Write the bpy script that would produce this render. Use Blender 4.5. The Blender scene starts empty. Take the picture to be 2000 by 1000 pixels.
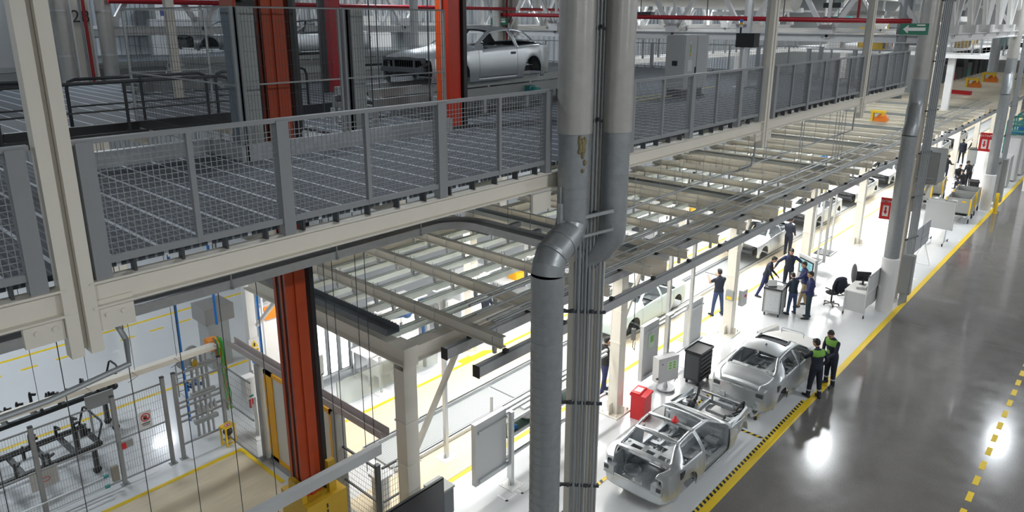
import bpy, bmesh, math, random
from mathutils import Vector, Matrix
R = random.Random(7)
SC = bpy.context.scene
COL = SC.collection
PI = math.pi
# ------------------------------------------------------------------ camera
FPX, CX, CY, YAW, PIT, ROL, CH = 1383.34, 1000.0, 419.67, .73201, .26705, -.0022, 10.3
def _cam():
    cy, sy, cp, sp, cr, sr = math.cos(YAW), math.sin(YAW), math.cos(PIT), math.sin(PIT), math.cos(ROL), math.sin(ROL)
    f0, rt, dn = Vector((cy, sy, 0)), Vector((sy, -cy, 0)), Vector((0, 0, -1))
    f = cp*f0 + sp*dn; d = cp*dn - sp*f0
    return cr*rt + sr*d, -sr*rt + cr*d, f
CR_, CD_, CF_ = _cam()
cam = bpy.data.cameras.new('camera'); camo = bpy.data.objects.new('camera', cam); COL.objects.link(camo)
camo.matrix_world = Matrix(((CR_.x, -CD_.x, -CF_.x, 0), (CR_.y, -CD_.y, -CF_.y, 0), (CR_.z, -CD_.z, -CF_.z, CH), (0, 0, 0, 1)))
cam.sensor_fit = 'HORIZONTAL'; cam.sensor_width = 36.0; cam.lens = 36.0*FPX/2000.0
cam.shift_y = (CY-500.0)/2000.0          # the picture is cropped off centre
cam.clip_end = 400
SC.camera = camo
def ray(u, v): return CR_*((u-CX)/FPX) + CD_*((v-CY)/FPX) + CF_
def at(u, v, z=0.0):
    r = ray(u, v); t = (z-CH)/r.z
    return Vector((r.x*t, r.y*t, z))
def aty(u, v, y):
    r = ray(u, v); t = y/r.y
    return Vector((r.x*t, y, CH+r.z*t))
def atx(u, v, x):
    r = ray(u, v); t = x/r.x
    return Vector((x, r.y*t, CH+r.z*t))
# ------------------------------------------------------------------ materials
MATS = {}
def mat(name, col, rough=.5, metal=0.0, var=.0, scale=6.0, bump=0.0, emit=None, est=0.0, trans=0.0, spec=.5, alpha=1.0, rvar=0.0):
    if name in MATS: return MATS[name]
    m = bpy.data.materials.new(name); m.use_nodes = True
    nt = m.node_tree; b = nt.nodes['Principled BSDF']
    c = (*col, 1)
    b.inputs['Base Color'].default_value = c
    b.inputs['Roughness'].default_value = rough
    b.inputs['Metallic'].default_value = metal
    b.inputs['Specular IOR Level'].default_value = spec
    b.inputs['Transmission Weight'].default_value = trans
    b.inputs['Alpha'].default_value = alpha
    if emit: b.inputs['Emission Color'].default_value = (*emit, 1); b.inputs['Emission Strength'].default_value = est
    if var or bump or rvar:
        tc = nt.nodes.new('ShaderNodeTexCoord'); n = nt.nodes.new('ShaderNodeTexNoise')
        n.inputs['Scale'].default_value = scale; n.inputs['Detail'].default_value = 6; n.inputs['Roughness'].default_value = .65
        nt.links.new(tc.outputs['Object'], n.inputs['Vector'])
        if var:
            rp = nt.nodes.new('ShaderNodeMixRGB'); rp.blend_type = 'MIX'
            rp.inputs[1].default_value = (*[max(0, x*(1-var)) for x in col], 1); rp.inputs[2].default_value = (*[min(1, x*(1+var)) for x in col], 1)
            nt.links.new(n.outputs['Fac'], rp.inputs[0]); nt.links.new(rp.outputs[0], b.inputs['Base Color'])
        if rvar:
            mr = nt.nodes.new('ShaderNodeMapRange'); mr.inputs[1].default_value = .3; mr.inputs[2].default_value = .7
            mr.inputs[3].default_value = max(0.02, rough-rvar); mr.inputs[4].default_value = rough+rvar
            nt.links.new(n.outputs['Fac'], mr.inputs[0]); nt.links.new(mr.outputs[0], b.inputs['Roughness'])
        if bump:
            bp = nt.nodes.new('ShaderNodeBump'); bp.inputs['Strength'].default_value = bump; bp.inputs['Distance'].default_value = .01
            nt.links.new(n.outputs['Fac'], bp.inputs['Height']); nt.links.new(bp.outputs[0], b.inputs['Normal'])
    MATS[name] = m
    return m
def nd(m): return m.node_tree, m.node_tree.nodes['Principled BSDF']
def mth(nt, op, a, b=None):
    n = nt.nodes.new('ShaderNodeMath'); n.operation = op
    for i, x in enumerate((a, b)):
        if x is None: continue
        if isinstance(x, (int, float)): n.inputs[i].default_value = x
        else: nt.links.new(x, n.inputs[i])
    return n.outputs[0]
def stripes(nt, s, period, width):           # 1 inside a stripe
    return mth(nt, 'LESS_THAN', mth(nt, 'FRACT', mth(nt, 'DIVIDE', s, period)), width/period)
def mixc(nt, f, a, b):
    n = nt.nodes.new('ShaderNodeMixRGB')
    nt.links.new(f, n.inputs[0])
    for i, x in ((1, a), (2, b)):
        if isinstance(x, tuple): n.inputs[i].default_value = (*x, 1)
        else: nt.links.new(x, n.inputs[i])
    return n.outputs[0]
def xyz(nt, kind='Object'):
    tc = nt.nodes.new('ShaderNodeTexCoord'); s = nt.nodes.new('ShaderNodeSeparateXYZ')
    nt.links.new(tc.outputs[kind], s.inputs[0])
    return tc, s.outputs[0], s.outputs[1], s.outputs[2]

M_cream = mat('cream_steel', (.74, .70, .61), .45, var=.06, scale=3)
M_white = mat('white_paint', (.78, .78, .77), .4, var=.03, scale=3)
M_rail = mat('grey_railing_paint', (.27, .28, .285), .5, var=.05, scale=5)
M_galv = mat('galvanised_steel', (.44, .46, .47), .42, .35, var=.3, scale=14, rvar=.1)
M_galvd = mat('spangled_galvanised_sheet', (.36, .38, .37), .5, .35, var=.35, scale=30, rvar=.08)
M_duct = mat('spiral_duct_metal', (.34, .36, .37), .42, .5, var=.2, scale=9, rvar=.08)
M_wrap = mat('plastic_wrapped_insulation', (.50, .49, .46), .28, .35, var=.15, scale=5, bump=.5)
M_wbase = mat('white_column_sleeve', (.74, .74, .74), .45, var=.04)
M_cond = mat('conduit_grey', (.34, .36, .37), .38, .3, var=.1, scale=8)
M_black = mat('black_paint', (.018, .02, .022), .42)
M_dark = mat('dark_grey_plastic', (.05, .055, .06), .5)
M_rubber = mat('black_rubber', (.02, .02, .02), .75)
M_orange = mat('orange_red_mast_paint', (.42, .055, .012), .4, var=.12, scale=5)
M_redg = mat('red_mast_paint', (.55, .035, .01), .3, var=.15, scale=5)
M_redd = mat('crimson_mast_paint', (.33, .012, .02), .35, var=.1)
M_red = mat('safety_red', (.62, .02, .025), .4, var=.06)
M_pipe = mat('sprinkler_pipe_red', (.38, .012, .02), .4)
M_yel = mat('safety_yellow', (.80, .52, .02), .45, var=.06)
M_amb = mat('amber_frame_yellow', (.85, .42, .01), .45, var=.05)
M_mach = mat('ochre_machine_paint', (.52, .32, .02), .45, var=.1)
M_blue = mat('blue_hose', (.02, .17, .50), .4)
M_dblue = mat('navy_steel', (.03, .08, .20), .4)
M_cab = mat('light_grey_cabinet', (.50, .51, .51), .45, var=.03)
M_cabd = mat('mid_grey_cabinet', (.30, .31, .30), .5, var=.05)
M_alu = mat('aluminium_profile', (.58, .60, .61), .35, .8, var=.08)
M_raild = mat('dark_aluminium_track', (.42, .43, .435), .4, .1, var=.1)
M_crane = mat('pale_green_crane_rail', (.70, .76, .72), .4, .0, var=.05)
M_tray = mat('slate_cable_tray', (.15, .165, .175), .5, .1, var=.1)
M_car = mat('bare_galvanised_body_steel', (.56, .59, .61), .30, .78, var=.05, scale=4)
M_carin = mat('pressed_inner_steel', (.44, .47, .49), .33, .65, var=.3, scale=16, bump=.4)
M_cover = mat('white_protective_cover', (.74, .73, .70), .6, var=.04)
M_led = mat('led_tube', (1, 1, 1), .5, emit=(1, .98, .94), est=14)
M_lamp = mat('high_bay_tube', (1, 1, 1), .5, emit=(1, .99, .97), est=40)
M_screen = mat('monitor_black_glass', (.012, .012, .016), .18)
M_ylwline = None
# ------------------------------------------------------------------ mesh builder
class MB:
    def __init__(s): s.v = []; s.f = []; s.mi = []; s.k = 0; s.st = []
    def m(s, k): s.k = k; return s
    def add(s, vs, fs):
        n = len(s.v); s.st.append((n, len(s.f))); s.v += [tuple(p) for p in vs]
        for f in fs: s.f.append(tuple(i+n for i in f)); s.mi.append(s.k)
        return s
    def bx(s, x0, x1, y0, y1, z0, z1):
        return s.add([(x0, y0, z0), (x1, y0, z0), (x1, y1, z0), (x0, y1, z0), (x0, y0, z1), (x1, y0, z1), (x1, y1, z1), (x0, y1, z1)],
                     [(0, 3, 2, 1), (4, 5, 6, 7), (0, 1, 5, 4), (1, 2, 6, 5), (2, 3, 7, 6), (3, 0, 4, 7)])
    def box(s, c, d, rz=0.0):
        cs, sn = math.cos(rz), math.sin(rz); out = []
        for z in (-1, 1):
            for x, y in ((-1, -1), (1, -1), (1, 1), (-1, 1)):
                a, b = x*d[0]/2, y*d[1]/2
                out.append((c[0]+a*cs-b*sn, c[1]+a*sn+b*cs, c[2]+z*d[2]/2))
        return s.add(out, [(0, 3, 2, 1), (4, 5, 6, 7), (0, 1, 5, 4), (1, 2, 6, 5), (2, 3, 7, 6), (3, 0, 4, 7)])
    def prism(s, poly, z0, z1):
        n = len(poly)
        return s.add([(p[0], p[1], z0) for p in poly]+[(p[0], p[1], z1) for p in poly],
                     [tuple(range(n))[::-1], tuple(range(n, 2*n))]+[(i, (i+1) % n, (i+1) % n+n, i+n) for i in range(n)])
    def frame(s, p, q, up=(0, 0, 1)):
        p, q = Vector(p), Vector(q); d = (q-p).normalized(); up = Vector(up)
        if abs(d.dot(up)) > .99: up = Vector((1, 0, 0))
        a = d.cross(up).normalized(); b = a.cross(d)
        return p, q, a, b
    def sec(s, p, q, poly, up=(0, 0, 1)):         # any closed section (a, b) swept from p to q
        p, q, a, b = s.frame(p, q, up); n = len(poly)
        return s.add([p+a*x+b*y for x, y in poly]+[q+a*x+b*y for x, y in poly],
                     [tuple(range(n)), tuple(range(n, 2*n))[::-1]]+[(i, i+n, (i+1) % n+n, (i+1) % n) for i in range(n)])
    def bar(s, p, q, w, h, up=(0, 0, 1)):
        return s.sec(p, q, [(-w/2, -h/2), (w/2, -h/2), (w/2, h/2), (-w/2, h/2)], up)
    def ibeam(s, p, q, w, h, tf=.018, tw=.012, up=(0, 0, 1)):
        W, H = w/2, h/2
        return s.sec(p, q, [(-W, -H), (W, -H), (W, -H+tf), (tw/2, -H+tf), (tw/2, H-tf), (W, H-tf), (W, H), (-W, H), (-W, H-tf), (-tw/2, H-tf), (-tw/2, -H+tf), (-W, -H+tf)], up)
    def chan(s, p, q, w, h, t=.012, up=(0, 0, 1)):  # open-top tray
        W, H = w/2, h/2
        return s.sec(p, q, [(-W, -H), (W, -H), (W, H), (W-t, H), (W-t, -H+t), (-W+t, -H+t), (-W+t, H), (-W, H)], up)
    def cyl(s, p, q, r1, r2=None, n=12):
        r2 = r1 if r2 is None else r2
        p, q, a, b = s.frame(p, q); cs = [(math.cos(2*PI*i/n), math.sin(2*PI*i/n)) for i in range(n)]
        return s.add([p+(a*c+b*d)*r1 for c, d in cs]+[q+(a*c+b*d)*r2 for c, d in cs],
                     [tuple(range(n)), tuple(range(n, 2*n))[::-1]]+[(i, i+n, (i+1) % n+n, (i+1) % n) for i in range(n)])
    def tube(s, pts, r, n=8, closed=False):
        pts = [Vector(p) for p in pts]; N = len(pts); rings = []; pa = None
        for i, p in enumerate(pts):
            d = (pts[(i+1) % N] if (closed or i < N-1) else p)-(pts[i-1] if (closed or i > 0) else p)
            d.normalize()
            if pa is None:
                u = Vector((0, 0, 1)) if abs(d.z) < .95 else Vector((1, 0, 0)); a = d.cross(u).normalized()
            else: a = (pa-d*pa.dot(d)).normalized()
            pa = a; b = a.cross(d); rr = r[i] if isinstance(r, (list, tuple)) else r
            rings.append([p+(a*math.cos(2*PI*j/n)+b*math.sin(2*PI*j/n))*rr for j in range(n)])
        fs = [(i*n+j, (i+1) % N*n+j, (i+1) % N*n+(j+1) % n, i*n+(j+1) % n) for i in range(N if closed else N-1) for j in range(n)]
        if not closed: fs += [tuple(range(n)), tuple(range((N-1)*n, N*n))[::-1]]
        return s.add([p for q in rings for p in q], fs)
    def ell(s, c, r, n=12, m=8, rz=0.0):
        vs = []; cs, sn = math.cos(rz), math.sin(rz)
        for i in range(1, m):
            t = PI*i/m
            for j in range(n):
                x, y, z = r[0]*math.sin(t)*math.cos(2*PI*j/n), r[1]*math.sin(t)*math.sin(2*PI*j/n), r[2]*math.cos(t)
                vs.append((c[0]+x*cs-y*sn, c[1]+x*sn+y*cs, c[2]+z))
        k = len(vs); vs += [(c[0], c[1], c[2]+r[2]), (c[0], c[1], c[2]-r[2])]
        fs = [(i*n+j, (i+1)*n+j, (i+1)*n+(j+1) % n, i*n+(j+1) % n) for i in range(m-2) for j in range(n)]
        fs += [(k, j, (j+1) % n) for j in range(n)]+[(k+1, (m-2)*n+(j+1) % n, (m-2)*n+j) for j in range(n)]
        return s.add(vs, fs)
    def lathe(s, c, prof, n=16):                  # (radius, z) profile
        vs = [(c[0]+r*math.cos(2*PI*j/n), c[1]+r*math.sin(2*PI*j/n), c[2]+z) for r, z in prof for j in range(n)]
        N = len(prof)
        return s.add(vs, [(i*n+j, i*n+(j+1) % n, (i+1)*n+(j+1) % n, (i+1)*n+j) for i in range(N-1) for j in range(n)]+[tuple(range(n))[::-1], tuple(range((N-1)*n, N*n))])
    def mesh(s, name, mats, off=(0, 0, 0), smooth=35):
        me = bpy.data.meshes.new(name)
        me.from_pydata([(x-off[0], y-off[1], z-off[2]) for x, y, z in s.v], [], s.f)
        for m_ in (mats if isinstance(mats, (list, tuple)) else [mats]): me.materials.append(m_)
        if any(s.mi): me.polygons.foreach_set('material_index', s.mi)
        bm = bmesh.new(); bm.from_mesh(me); bmesh.ops.recalc_face_normals(bm, faces=bm.faces); bm.to_mesh(me); bm.free()
        if smooth:
            me.polygons.foreach_set('use_smooth', [True]*len(me.polygons)); me.set_sharp_from_angle(angle=math.radians(smooth))
        me.update()
        return me
    def pieces(s, name, mats, parent, world=True, smooth=35):       # every piece its own object
        st = s.st+[(len(s.v), len(s.f))]; out = []
        for (a, c), (b, d) in zip(st[:-1], st[1:]):
            m2 = MB(); m2.add(s.v[a:b], [tuple(i-a for i in f) for f in s.f[c:d]]); out.append(m2.build(name, mats, parent, world, smooth))
        return out
    def build(s, name, mats, parent=None, world=True, smooth=35):   # world: points are given in the world, the parent not turned
        off = (0, 0, 0)
        if world:
            q = parent; off = Vector((0, 0, 0))
            while q is not None: off += q.location; q = q.parent
            if parent is None: off = Vector((0, 0, 0))
        o = bpy.data.objects.new(name, s.mesh(name, mats, off, smooth)); COL.objects.link(o)
        if parent is not None: o.parent = parent
        return o
def tag(o, label, cat, group=None, kind=None):
    o['label'] = label; o['category'] = cat
    if group: o['group'] = group
    if kind: o['kind'] = kind
    return o
def thing(name, label, cat, loc=(0, 0, 0), rz=0.0, group=None):
    o = bpy.data.objects.new(name, None); COL.objects.link(o)
    o.empty_display_size = .1; o.location = loc; o.rotation_euler = (0, 0, rz)
    return tag(o, label, cat, group)
def solo(mb, name, mats, label, cat, group=None, kind=None):        # a thing that is one mesh, its origin at its base
    zs = min(p[2] for p in mb.v); xs = sum(p[0] for p in mb.v)/len(mb.v); ys = sum(p[1] for p in mb.v)/len(mb.v)
    o = bpy.data.objects.new(name, mb.mesh(name, mats, (xs, ys, zs))); COL.objects.link(o); o.location = (xs, ys, zs)
    return tag(o, label, cat, group, kind)
def struct(mb, name, mats):
    o = mb.build(name, mats); o['kind'] = 'structure'; return o
KIDS = {}
def kids(o): return [c for c in o.children]
def dup(root, loc, rz=0.0, label=None, group=None, only=None):       # copy of a thing with copies of its parts and sub-parts
    r = root.copy(); COL.objects.link(r); r.location = loc; r.rotation_euler = (0, 0, rz)
    if label: r['label'] = label
    if group: r['group'] = group
    for ch in kids(root):
        if only and ch.name.split('.')[0] not in only: continue
        c = ch.copy(); COL.objects.link(c); c.parent = r
        for g in kids(ch):
            d = g.copy(); COL.objects.link(d); d.parent = c
    return r
ORD = 'first second third fourth fifth sixth seventh eighth ninth tenth eleventh twelfth thirteenth fourteenth fifteenth sixteenth seventeenth eighteenth nineteenth twentieth'.split()
def nth(i):                                    # 0 -> first
    if i < 20: return ORD[i]
    t = ['twenty', 'thirty', 'forty', 'fifty', 'sixty'][(i+1)//10-2]
    u = (i+1) % 10
    return {'twenty': 'twentieth', 'thirty': 'thirtieth', 'forty': 'fortieth', 'fifty': 'fiftieth', 'sixty': 'sixtieth'}[t] if u == 0 else t+'-'+ORD[u-1]
# ================================================================== SETTING: floors, lines, walls, roof
def m_floor_white():
    m = mat('white_epoxy_floor', (.66, .68, .69), .22, var=.03, scale=.8, rvar=.06)
    nt, b = nd(m)
    b.inputs['Coat Weight'].default_value = .3; b.inputs['Coat Roughness'].default_value = .08
    return m
def m_floor_aisle():
    m = mat('polished_grey_concrete', (.155, .148, .14), .16, var=.22, scale=1.3, rvar=.05, spec=.5)
    nt, b = nd(m)
    tc = nt.nodes.new('ShaderNodeTexCoord'); n = nt.nodes.new('ShaderNodeTexNoise'); n.inputs['Scale'].default_value = 45; n.inputs['Detail'].default_value = 4
    nt.links.new(tc.outputs['Object'], n.inputs['Vector'])
    src = b.inputs['Base Color'].links[0].from_socket
    mr = nt.nodes.new('ShaderNodeMapRange'); mr.inputs[1].default_value = .3; mr.inputs[2].default_value = .7; mr.inputs[3].default_value = .8; mr.inputs[4].default_value = 1.2
    nt.links.new(n.outputs['Fac'], mr.inputs[0])
    x = nt.nodes.new('ShaderNodeMixRGB'); x.blend_type = 'MULTIPLY'; x.inputs[0].default_value = 1
    nt.links.new(src, x.inputs[1]); nt.links.new(mr.outputs[0], x.inputs[2]); nt.links.new(x.outputs[0], b.inputs['Base Color'])
    b.inputs['Coat Weight'].default_value = .35; b.inputs['Coat Roughness'].default_value = .05
    return m
M_fw, M_fa = m_floor_white(), m_floor_aisle()
M_matc = mat('cream_floor_mat', (.66, .57, .41), .55, var=.06, scale=2.5, bump=.1)
nt, b = nd(M_matc)
tc, sx, sy, sz = xyz(nt)
n_ = nt.nodes.new('ShaderNodeTexNoise'); n_.inputs['Scale'].default_value = 3
mp_ = nt.nodes.new('ShaderNodeMapping'); mp_.inputs['Scale'].default_value = (.6, 9, 1); nt.links.new(tc.outputs['Object'], mp_.inputs[0]); nt.links.new(mp_.outputs[0], n_.inputs[0])
nt.links.new(mixc(nt, n_.outputs['Fac'], (.58, .49, .34), (.74, .65, .48)), b.inputs['Base Color'])
M_ln = mat('yellow_floor_paint', (.80, .56, .02), .4, var=.08, scale=3)
M_slot = mat('floor_joint', (.16, .15, .145), .5)
struct(MB().bx(-14, 115, 5.62, 48, -.2, 0), 'floor', M_fw)
struct(MB().bx(-14, 115, -26, 5.62, -.2, 0), 'floor_aisle', M_fa)
struct(MB().bx(7.5, 110, 10.62, 11.7, 0, .012).bx(7.5, 110, 13.05, 14.42, 0, .012).bx(-6, 6.95, 9.5, 15.26, 0, .012), 'floor_mat', M_matc)
struct(MB().bx(-14, 110, 5.60, 5.78, 0, .006), 'trim_1', M_ln)                       # aisle edge line
struct(MB().bx(6, 110, 10.5, 10.61, 0, .007), 'trim_2', M_ln)
struct(MB().bx(7.5, 110, 14.43, 14.54, 0, .007), 'trim_3', M_ln)
struct(MB().bx(-6, 7.05, 15.28, 15.40, 0, .007).bx(6.96, 7.06, 13.4, 15.28, 0, .007), 'trim_4', M_ln)
dash = MB()
for i in range(46): dash.bx(12.2+i*.78, 12.62+i*.78, 1.43, 1.55, 0, .006)
struct(dash, 'trim_5', M_ln)
dd = MB()
dd.bx(-6, 12, 19.65, 19.77, 0, .007).bx(-6, 16, 25.16, 25.3, 0, .007)
for i in range(18): dd.bx(-5.9+i*.95, -5.45+i*.95, 24.14, 24.26, 0, .007)
for i in range(16): dd.bx(-5.9+i*.95, -5.45+i*.95, 27.6, 27.72, 0, .007)
struct(dd, 'trim_6', M_ln)
# black-and-yellow hazard tape round the two bays
hz = MB(); hk = MB()
def hazard(p, q, w=.09):
    p, q = Vector((*p, 0)), Vector((*q, 0)); d = (q-p); L = d.length; d.normalize(); n = Vector((-d.y, d.x, 0))
    k = int(L/.16)
    for i in range(k):
        a, b_ = p+d*(i*.16), p+d*(i*.16+.085)
        o = d*.05
        hk.add([a-n*w/2+Vector((0, 0, .0085)), b_-n*w/2+Vector((0, 0, .0085)), b_+o+n*w/2+Vector((0, 0, .0085)), a+o+n*w/2+Vector((0, 0, .0085))], [(0, 1, 2, 3)])
    a, b_ = p, q
    hz.add([a-n*w/2+Vector((0, 0, .007)), b_-n*w/2+Vector((0, 0, .007)), b_+n*w/2+Vector((0, 0, .007)), a+n*w/2+Vector((0, 0, .007))], [(0, 1, 2, 3)])
hazard((9.0, 5.83), (18.8, 5.83)); hazard((16.2, 5.9), (16.2, 7.9)); hazard((14.9, 7.95), (19.0, 7.95)); hazard((9.5, 7.95), (12.2, 7.95))
tp = struct(hz, 'trim_7', M_ln); struct(hk, 'trim_8', M_black)
jt = MB()
for x in (8.6, 26.6, 44.6): jt.bx(x, x+.02, -26, 5.6, 0, .002)
jt.bx(-14, 110, -7, -6.98, 0, .002)
struct(jt, 'trim_9', M_slot)
# short yellow hatching and an arrow beside the line, pale taped corners
hh = MB()
for i in range(7): hh.bx(19.9+i*.17, 19.98+i*.17, 9.95, 10.45, 0, .007)
struct(hh, 'trim_10', M_ln)
ar = MB(); c_ = at(930, 698)
ar.add([(c_.x-.6, c_.y-.25, .008), (c_.x+.1, c_.y-.25, .008), (c_.x+.1, c_.y-.5, .008), (c_.x+.7, c_.y, .008), (c_.x+.1, c_.y+.5, .008), (c_.x+.1, c_.y+.25, .008), (c_.x-.6, c_.y+.25, .008)], [tuple(range(7))])
struct(ar, 'trim_11', M_ln)
M_tape = mat('pale_tape', (.80, .81, .82), .4)
tpm = MB()
for (u, v) in ((990, 980), (1020, 965), (1370, 760), (1395, 745), (1480, 800)):
    p = at(u, v); tpm.bx(p.x, p.x+.35, p.y, p.y+.05, 0, .006).bx(p.x, p.x+.05, p.y, p.y+.3, 0, .006)
struct(tpm, 'trim_12', M_tape)
# walls
M_corr = mat('pale_corrugated_cladding', (.50, .54, .57), .45, .2)
nt, b = nd(M_corr); tc, sx, sy, sz = xyz(nt)
rib = stripes(nt, mth(nt, 'ADD', sx, sy), .42, .07)
bp = nt.nodes.new('ShaderNodeBump'); bp.inputs['Strength'].default_value = .8; bp.inputs['Distance'].default_value = .05; nt.links.new(rib, bp.inputs['Height']); nt.links.new(bp.outputs[0], b.inputs['Normal'])
nt.links.new(mixc(nt, rib, (.52, .56, .59), (.30, .33, .36)), b.inputs['Base Color'])
wb = MB()
for i in range(150): wb.bx(-14+i*.86, -14+i*.86+.5, 47.92, 48.0, 0, 15)
wb.bx(-14, 115, 48, 48.3, 0, 15)
struct(wb, 'wall_back', M_corr)
struct(MB().bx(-14, 115, 47.7, 47.9, 9.78, 9.98), 'trim_13', M_white)
struct(MB().bx(-14, 115, 47.8, 47.9, 9.35, 9.78), 'trim_14', M_cabd)
struct(MB().bx(115, 115.3, -26, 48.3, 0, 15), 'wall_far', M_cabd)
struct(MB().bx(-14.3, -14, -26, 48.3, 0, 15), 'wall_near', M_cab)
struct(MB().bx(-14, 115, -26.3, -26, 0, 15), 'wall_aisle', M_cab)
struct(MB().bx(-14.3, 115.3, -26.3, 48.3, 14.6, 14.9), 'ceiling', mat('roof_deck', (.34, .35, .35), .6))
# ================================================================== MEZZANINE
DZ = 8.27
def m_grating():
    m = mat('grating_deck', (.15, .165, .18), .65, .0, spec=.25)
    nt, b = nd(m); tc, sx, sy, sz = xyz(nt)
    major = stripes(nt, sx, .41, .04); minor = stripes(nt, sx, .082, .022); cross = stripes(nt, sy, .035, .014); cr2 = stripes(nt, sy, 1.02, .03)
    dots = mth(nt, 'MULTIPLY', minor, mth(nt, 'SUBTRACT', 1.0, cross))
    c = mixc(nt, cross, (.07, .08, .092), (.115, .128, .14))
    c = mixc(nt, cr2, c, (.07, .08, .09))
    c = mixc(nt, mth(nt, 'MULTIPLY', dots, .6), c, (.30, .33, .36))
    c = mixc(nt, major, c, (.60, .64, .68))
    nt.links.new(c, b.inputs['Base Color'])
    bp = nt.nodes.new('ShaderNodeBump'); bp.inputs['Strength'].default_value = .5; bp.inputs['Distance'].default_value = .015
    nt.links.new(mth(nt, 'ADD', minor, cross), bp.inputs['Height']); nt.links.new(bp.outputs[0], b.inputs['Normal'])
    return m
M_grat = m_grating()
dk = MB()
for x0, x1, y0, y1 in ((-8, 5.05, 6.5, 11.0), (5.05, 27.2, 6.5, 9.9), (9.35, 29, 9.9, 47), (-8, 2.9, 11.0, 13.9), (-8, 9.35, 13.9, 47), (7.6, 9.35, 9.9, 13.9)):
    dk.bx(x0, x1, y0, y1, DZ-.05, DZ)
struct(dk, 'floor_mezzanine', M_grat)
js = MB()
for x in [i*1.72+.1 for i in range(-4, 17)]:
    if 3.0 < x < 9.4: js.bx(x-.05, x+.05, 6.5, 9.8, DZ-.24, DZ-.05).bx(x-.05, x+.05, 14.1, 46, DZ-.24, DZ-.05)
    else: js.bx(x-.05, x+.05, 6.5, 46, DZ-.24, DZ-.05)
struct(js, 'beam_joists', M_cream)
HX = [-5.25, 1.68, 8.61, 15.54, 22.5, 28.3]
EY = 6.4
for i in range(5):
    x0, x1 = HX[i]+.09, HX[i+1]-.09
    if i == 4: x1 = 27.2
    o = MB().ibeam((x0, EY, 8.06), (x1, EY, 8.06), .16, .24, .02, .012).build('edge_beam', M_cream)
    tag(o, 'cream steel edge beam of the mezzanine, '+['left of the near hanger column at the left edge', 'between the left hanger column and the big ducts', 'right of the big ducts up to the next hanger column', 'between the two hanger columns on the right', 'last stretch before the far duct tower'][i], 'beam', 'mezzanine edge beams')
for i, x in enumerate(HX[1:5]):
    t = thing('hanger_column', ['cream steel hanger column crossing the left side of the picture from top to below the mezzanine beam', 'cream steel hanger column half hidden behind the big centre ducts', 'cream steel hanger column standing alone right of the centre ducts', 'cream hanger column with conduits near the far end of the mezzanine'][i], 'column', (x, EY, 7.56), 0, 'mezzanine hanger columns')
    mb = MB()
    for s in (-1, 1): mb.bx(x+s*.075-.05, x+s*.075+.05, EY-.07, EY+.07, 7.56, 14.5)
    mb.bx(x-.02, x+.02, EY+.0, EY+.05, 7.6, 14.5)
    mb.build('profile', M_cream, t)
    pb = MB().bx(x+.13, x+.42, EY-.03, EY+.03, 7.72, 8.0).bx(x-.42, x-.13, EY-.03, EY+.03, 7.74, 7.95)
    for s in (-1, 1):
        for k in range(2): pb.cyl((x+s*(.2+.13*k), EY-.045, 7.86), (x+s*(.2+.13*k), EY-.02, 7.86), .02, n=8)
    pb.build('gusset_plate', M_cream, t)
# railing sections: posts, rails and wire mesh
def railing(name, xs, wide, label, y=EY, z0=DZ+.0, ht=1.1, mesh=.052, group='mezzanine railing sections', along='x', fixed=None):
    t = thing(name, label, 'railing', ((xs[0]+xs[-1])/2, y, z0) if along == 'x' else (fixed, (xs[0]+xs[-1])/2, z0), 0, group)
    def bx(mb, a0, a1, d0, d1, z0_, z1_):
        if along == 'x': mb.bx(a0, a1, y+d0, y+d1, z0_, z1_)
        else: mb.bx(fixed+d0, fixed+d1, a0, a1, z0_, z1_)
    for i, x in enumerate(xs):
        mb = MB()
        if wide[i]: bx(mb, x-.065, x+.065, -.055, .055, z0-.09, z0+ht-.02)
        else: bx(mb, x-.025, x+.025, -.04, .01, z0+.05, z0+ht-.04)
        mb.build('post', M_rail, t)
    mb = MB(); bx(mb, xs[0]-.1, xs[-1]+.1, -.04, .04, z0+ht-.04, z0+ht); mb.build('top_rail', M_rail, t)
    mb = MB(); bx(mb, xs[0], xs[-1], -.035, .005, z0+.03, z0+.09); mb.build('bottom_rail', M_rail, t)
    mb = MB()
    L = xs[-1]-xs[0]; n = int(L/mesh)
    for i in range(1, n): bx(mb, xs[0]+L*i/n-.003, xs[0]+L*i/n+.003, -.003, .003, z0+.09, z0+ht-.04)
    for k in range(1, int((ht-.13)/mesh)): bx(mb, xs[0], xs[-1], -.006, -.001, z0+.09+k*mesh-.003, z0+.09+k*mesh+.003)
    mb.build('wire_mesh', M_rail, t, smooth=0)
    mb = MB(); k = int(L/.42)
    for i in range(k): bx(mb, xs[0]+.25+i*.42, xs[0]+.272+i*.42, -.03, .06, z0-.09, z0+.03)
    mb.pieces('foot_clip', M_dark, t, smooth=0)
    return t
railing('mesh_railing', [-4.9, -3.9, -2.9, -1.9, -.5, .5, 1.42], [1, 0, 1, 0, 1, 0, 1], 'grey mesh railing section left of the leftmost hanger column')
railing('mesh_railing', [1.9, 2.75, 3.67, 4.7, 5.8, 6.85, 7.85], [1, 0, 1, 0, 1, 0, 1], 'long grey mesh railing section along the near mezzanine left of the big ducts')
railing('mesh_railing', [9.0, 10.05, 11.05, 12.1, 13.1, 14.15, 15.2], [1, 1, 0, 1, 0, 1, 1], 'grey mesh railing section just right of the big centre ducts')
railing('mesh_railing', [15.95, 16.95, 18.0, 19.05, 20.1, 21.1, 22.15], [1, 0, 1, 0, 1, 0, 1], 'grey mesh railing section between the two right hanger columns')
railing('mesh_railing', [22.85, 23.7, 24.6, 25.5, 26.4, 27.0], [1, 0, 1, 0, 1, 1], 'farthest grey mesh railing section ending at the duct tower')
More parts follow.
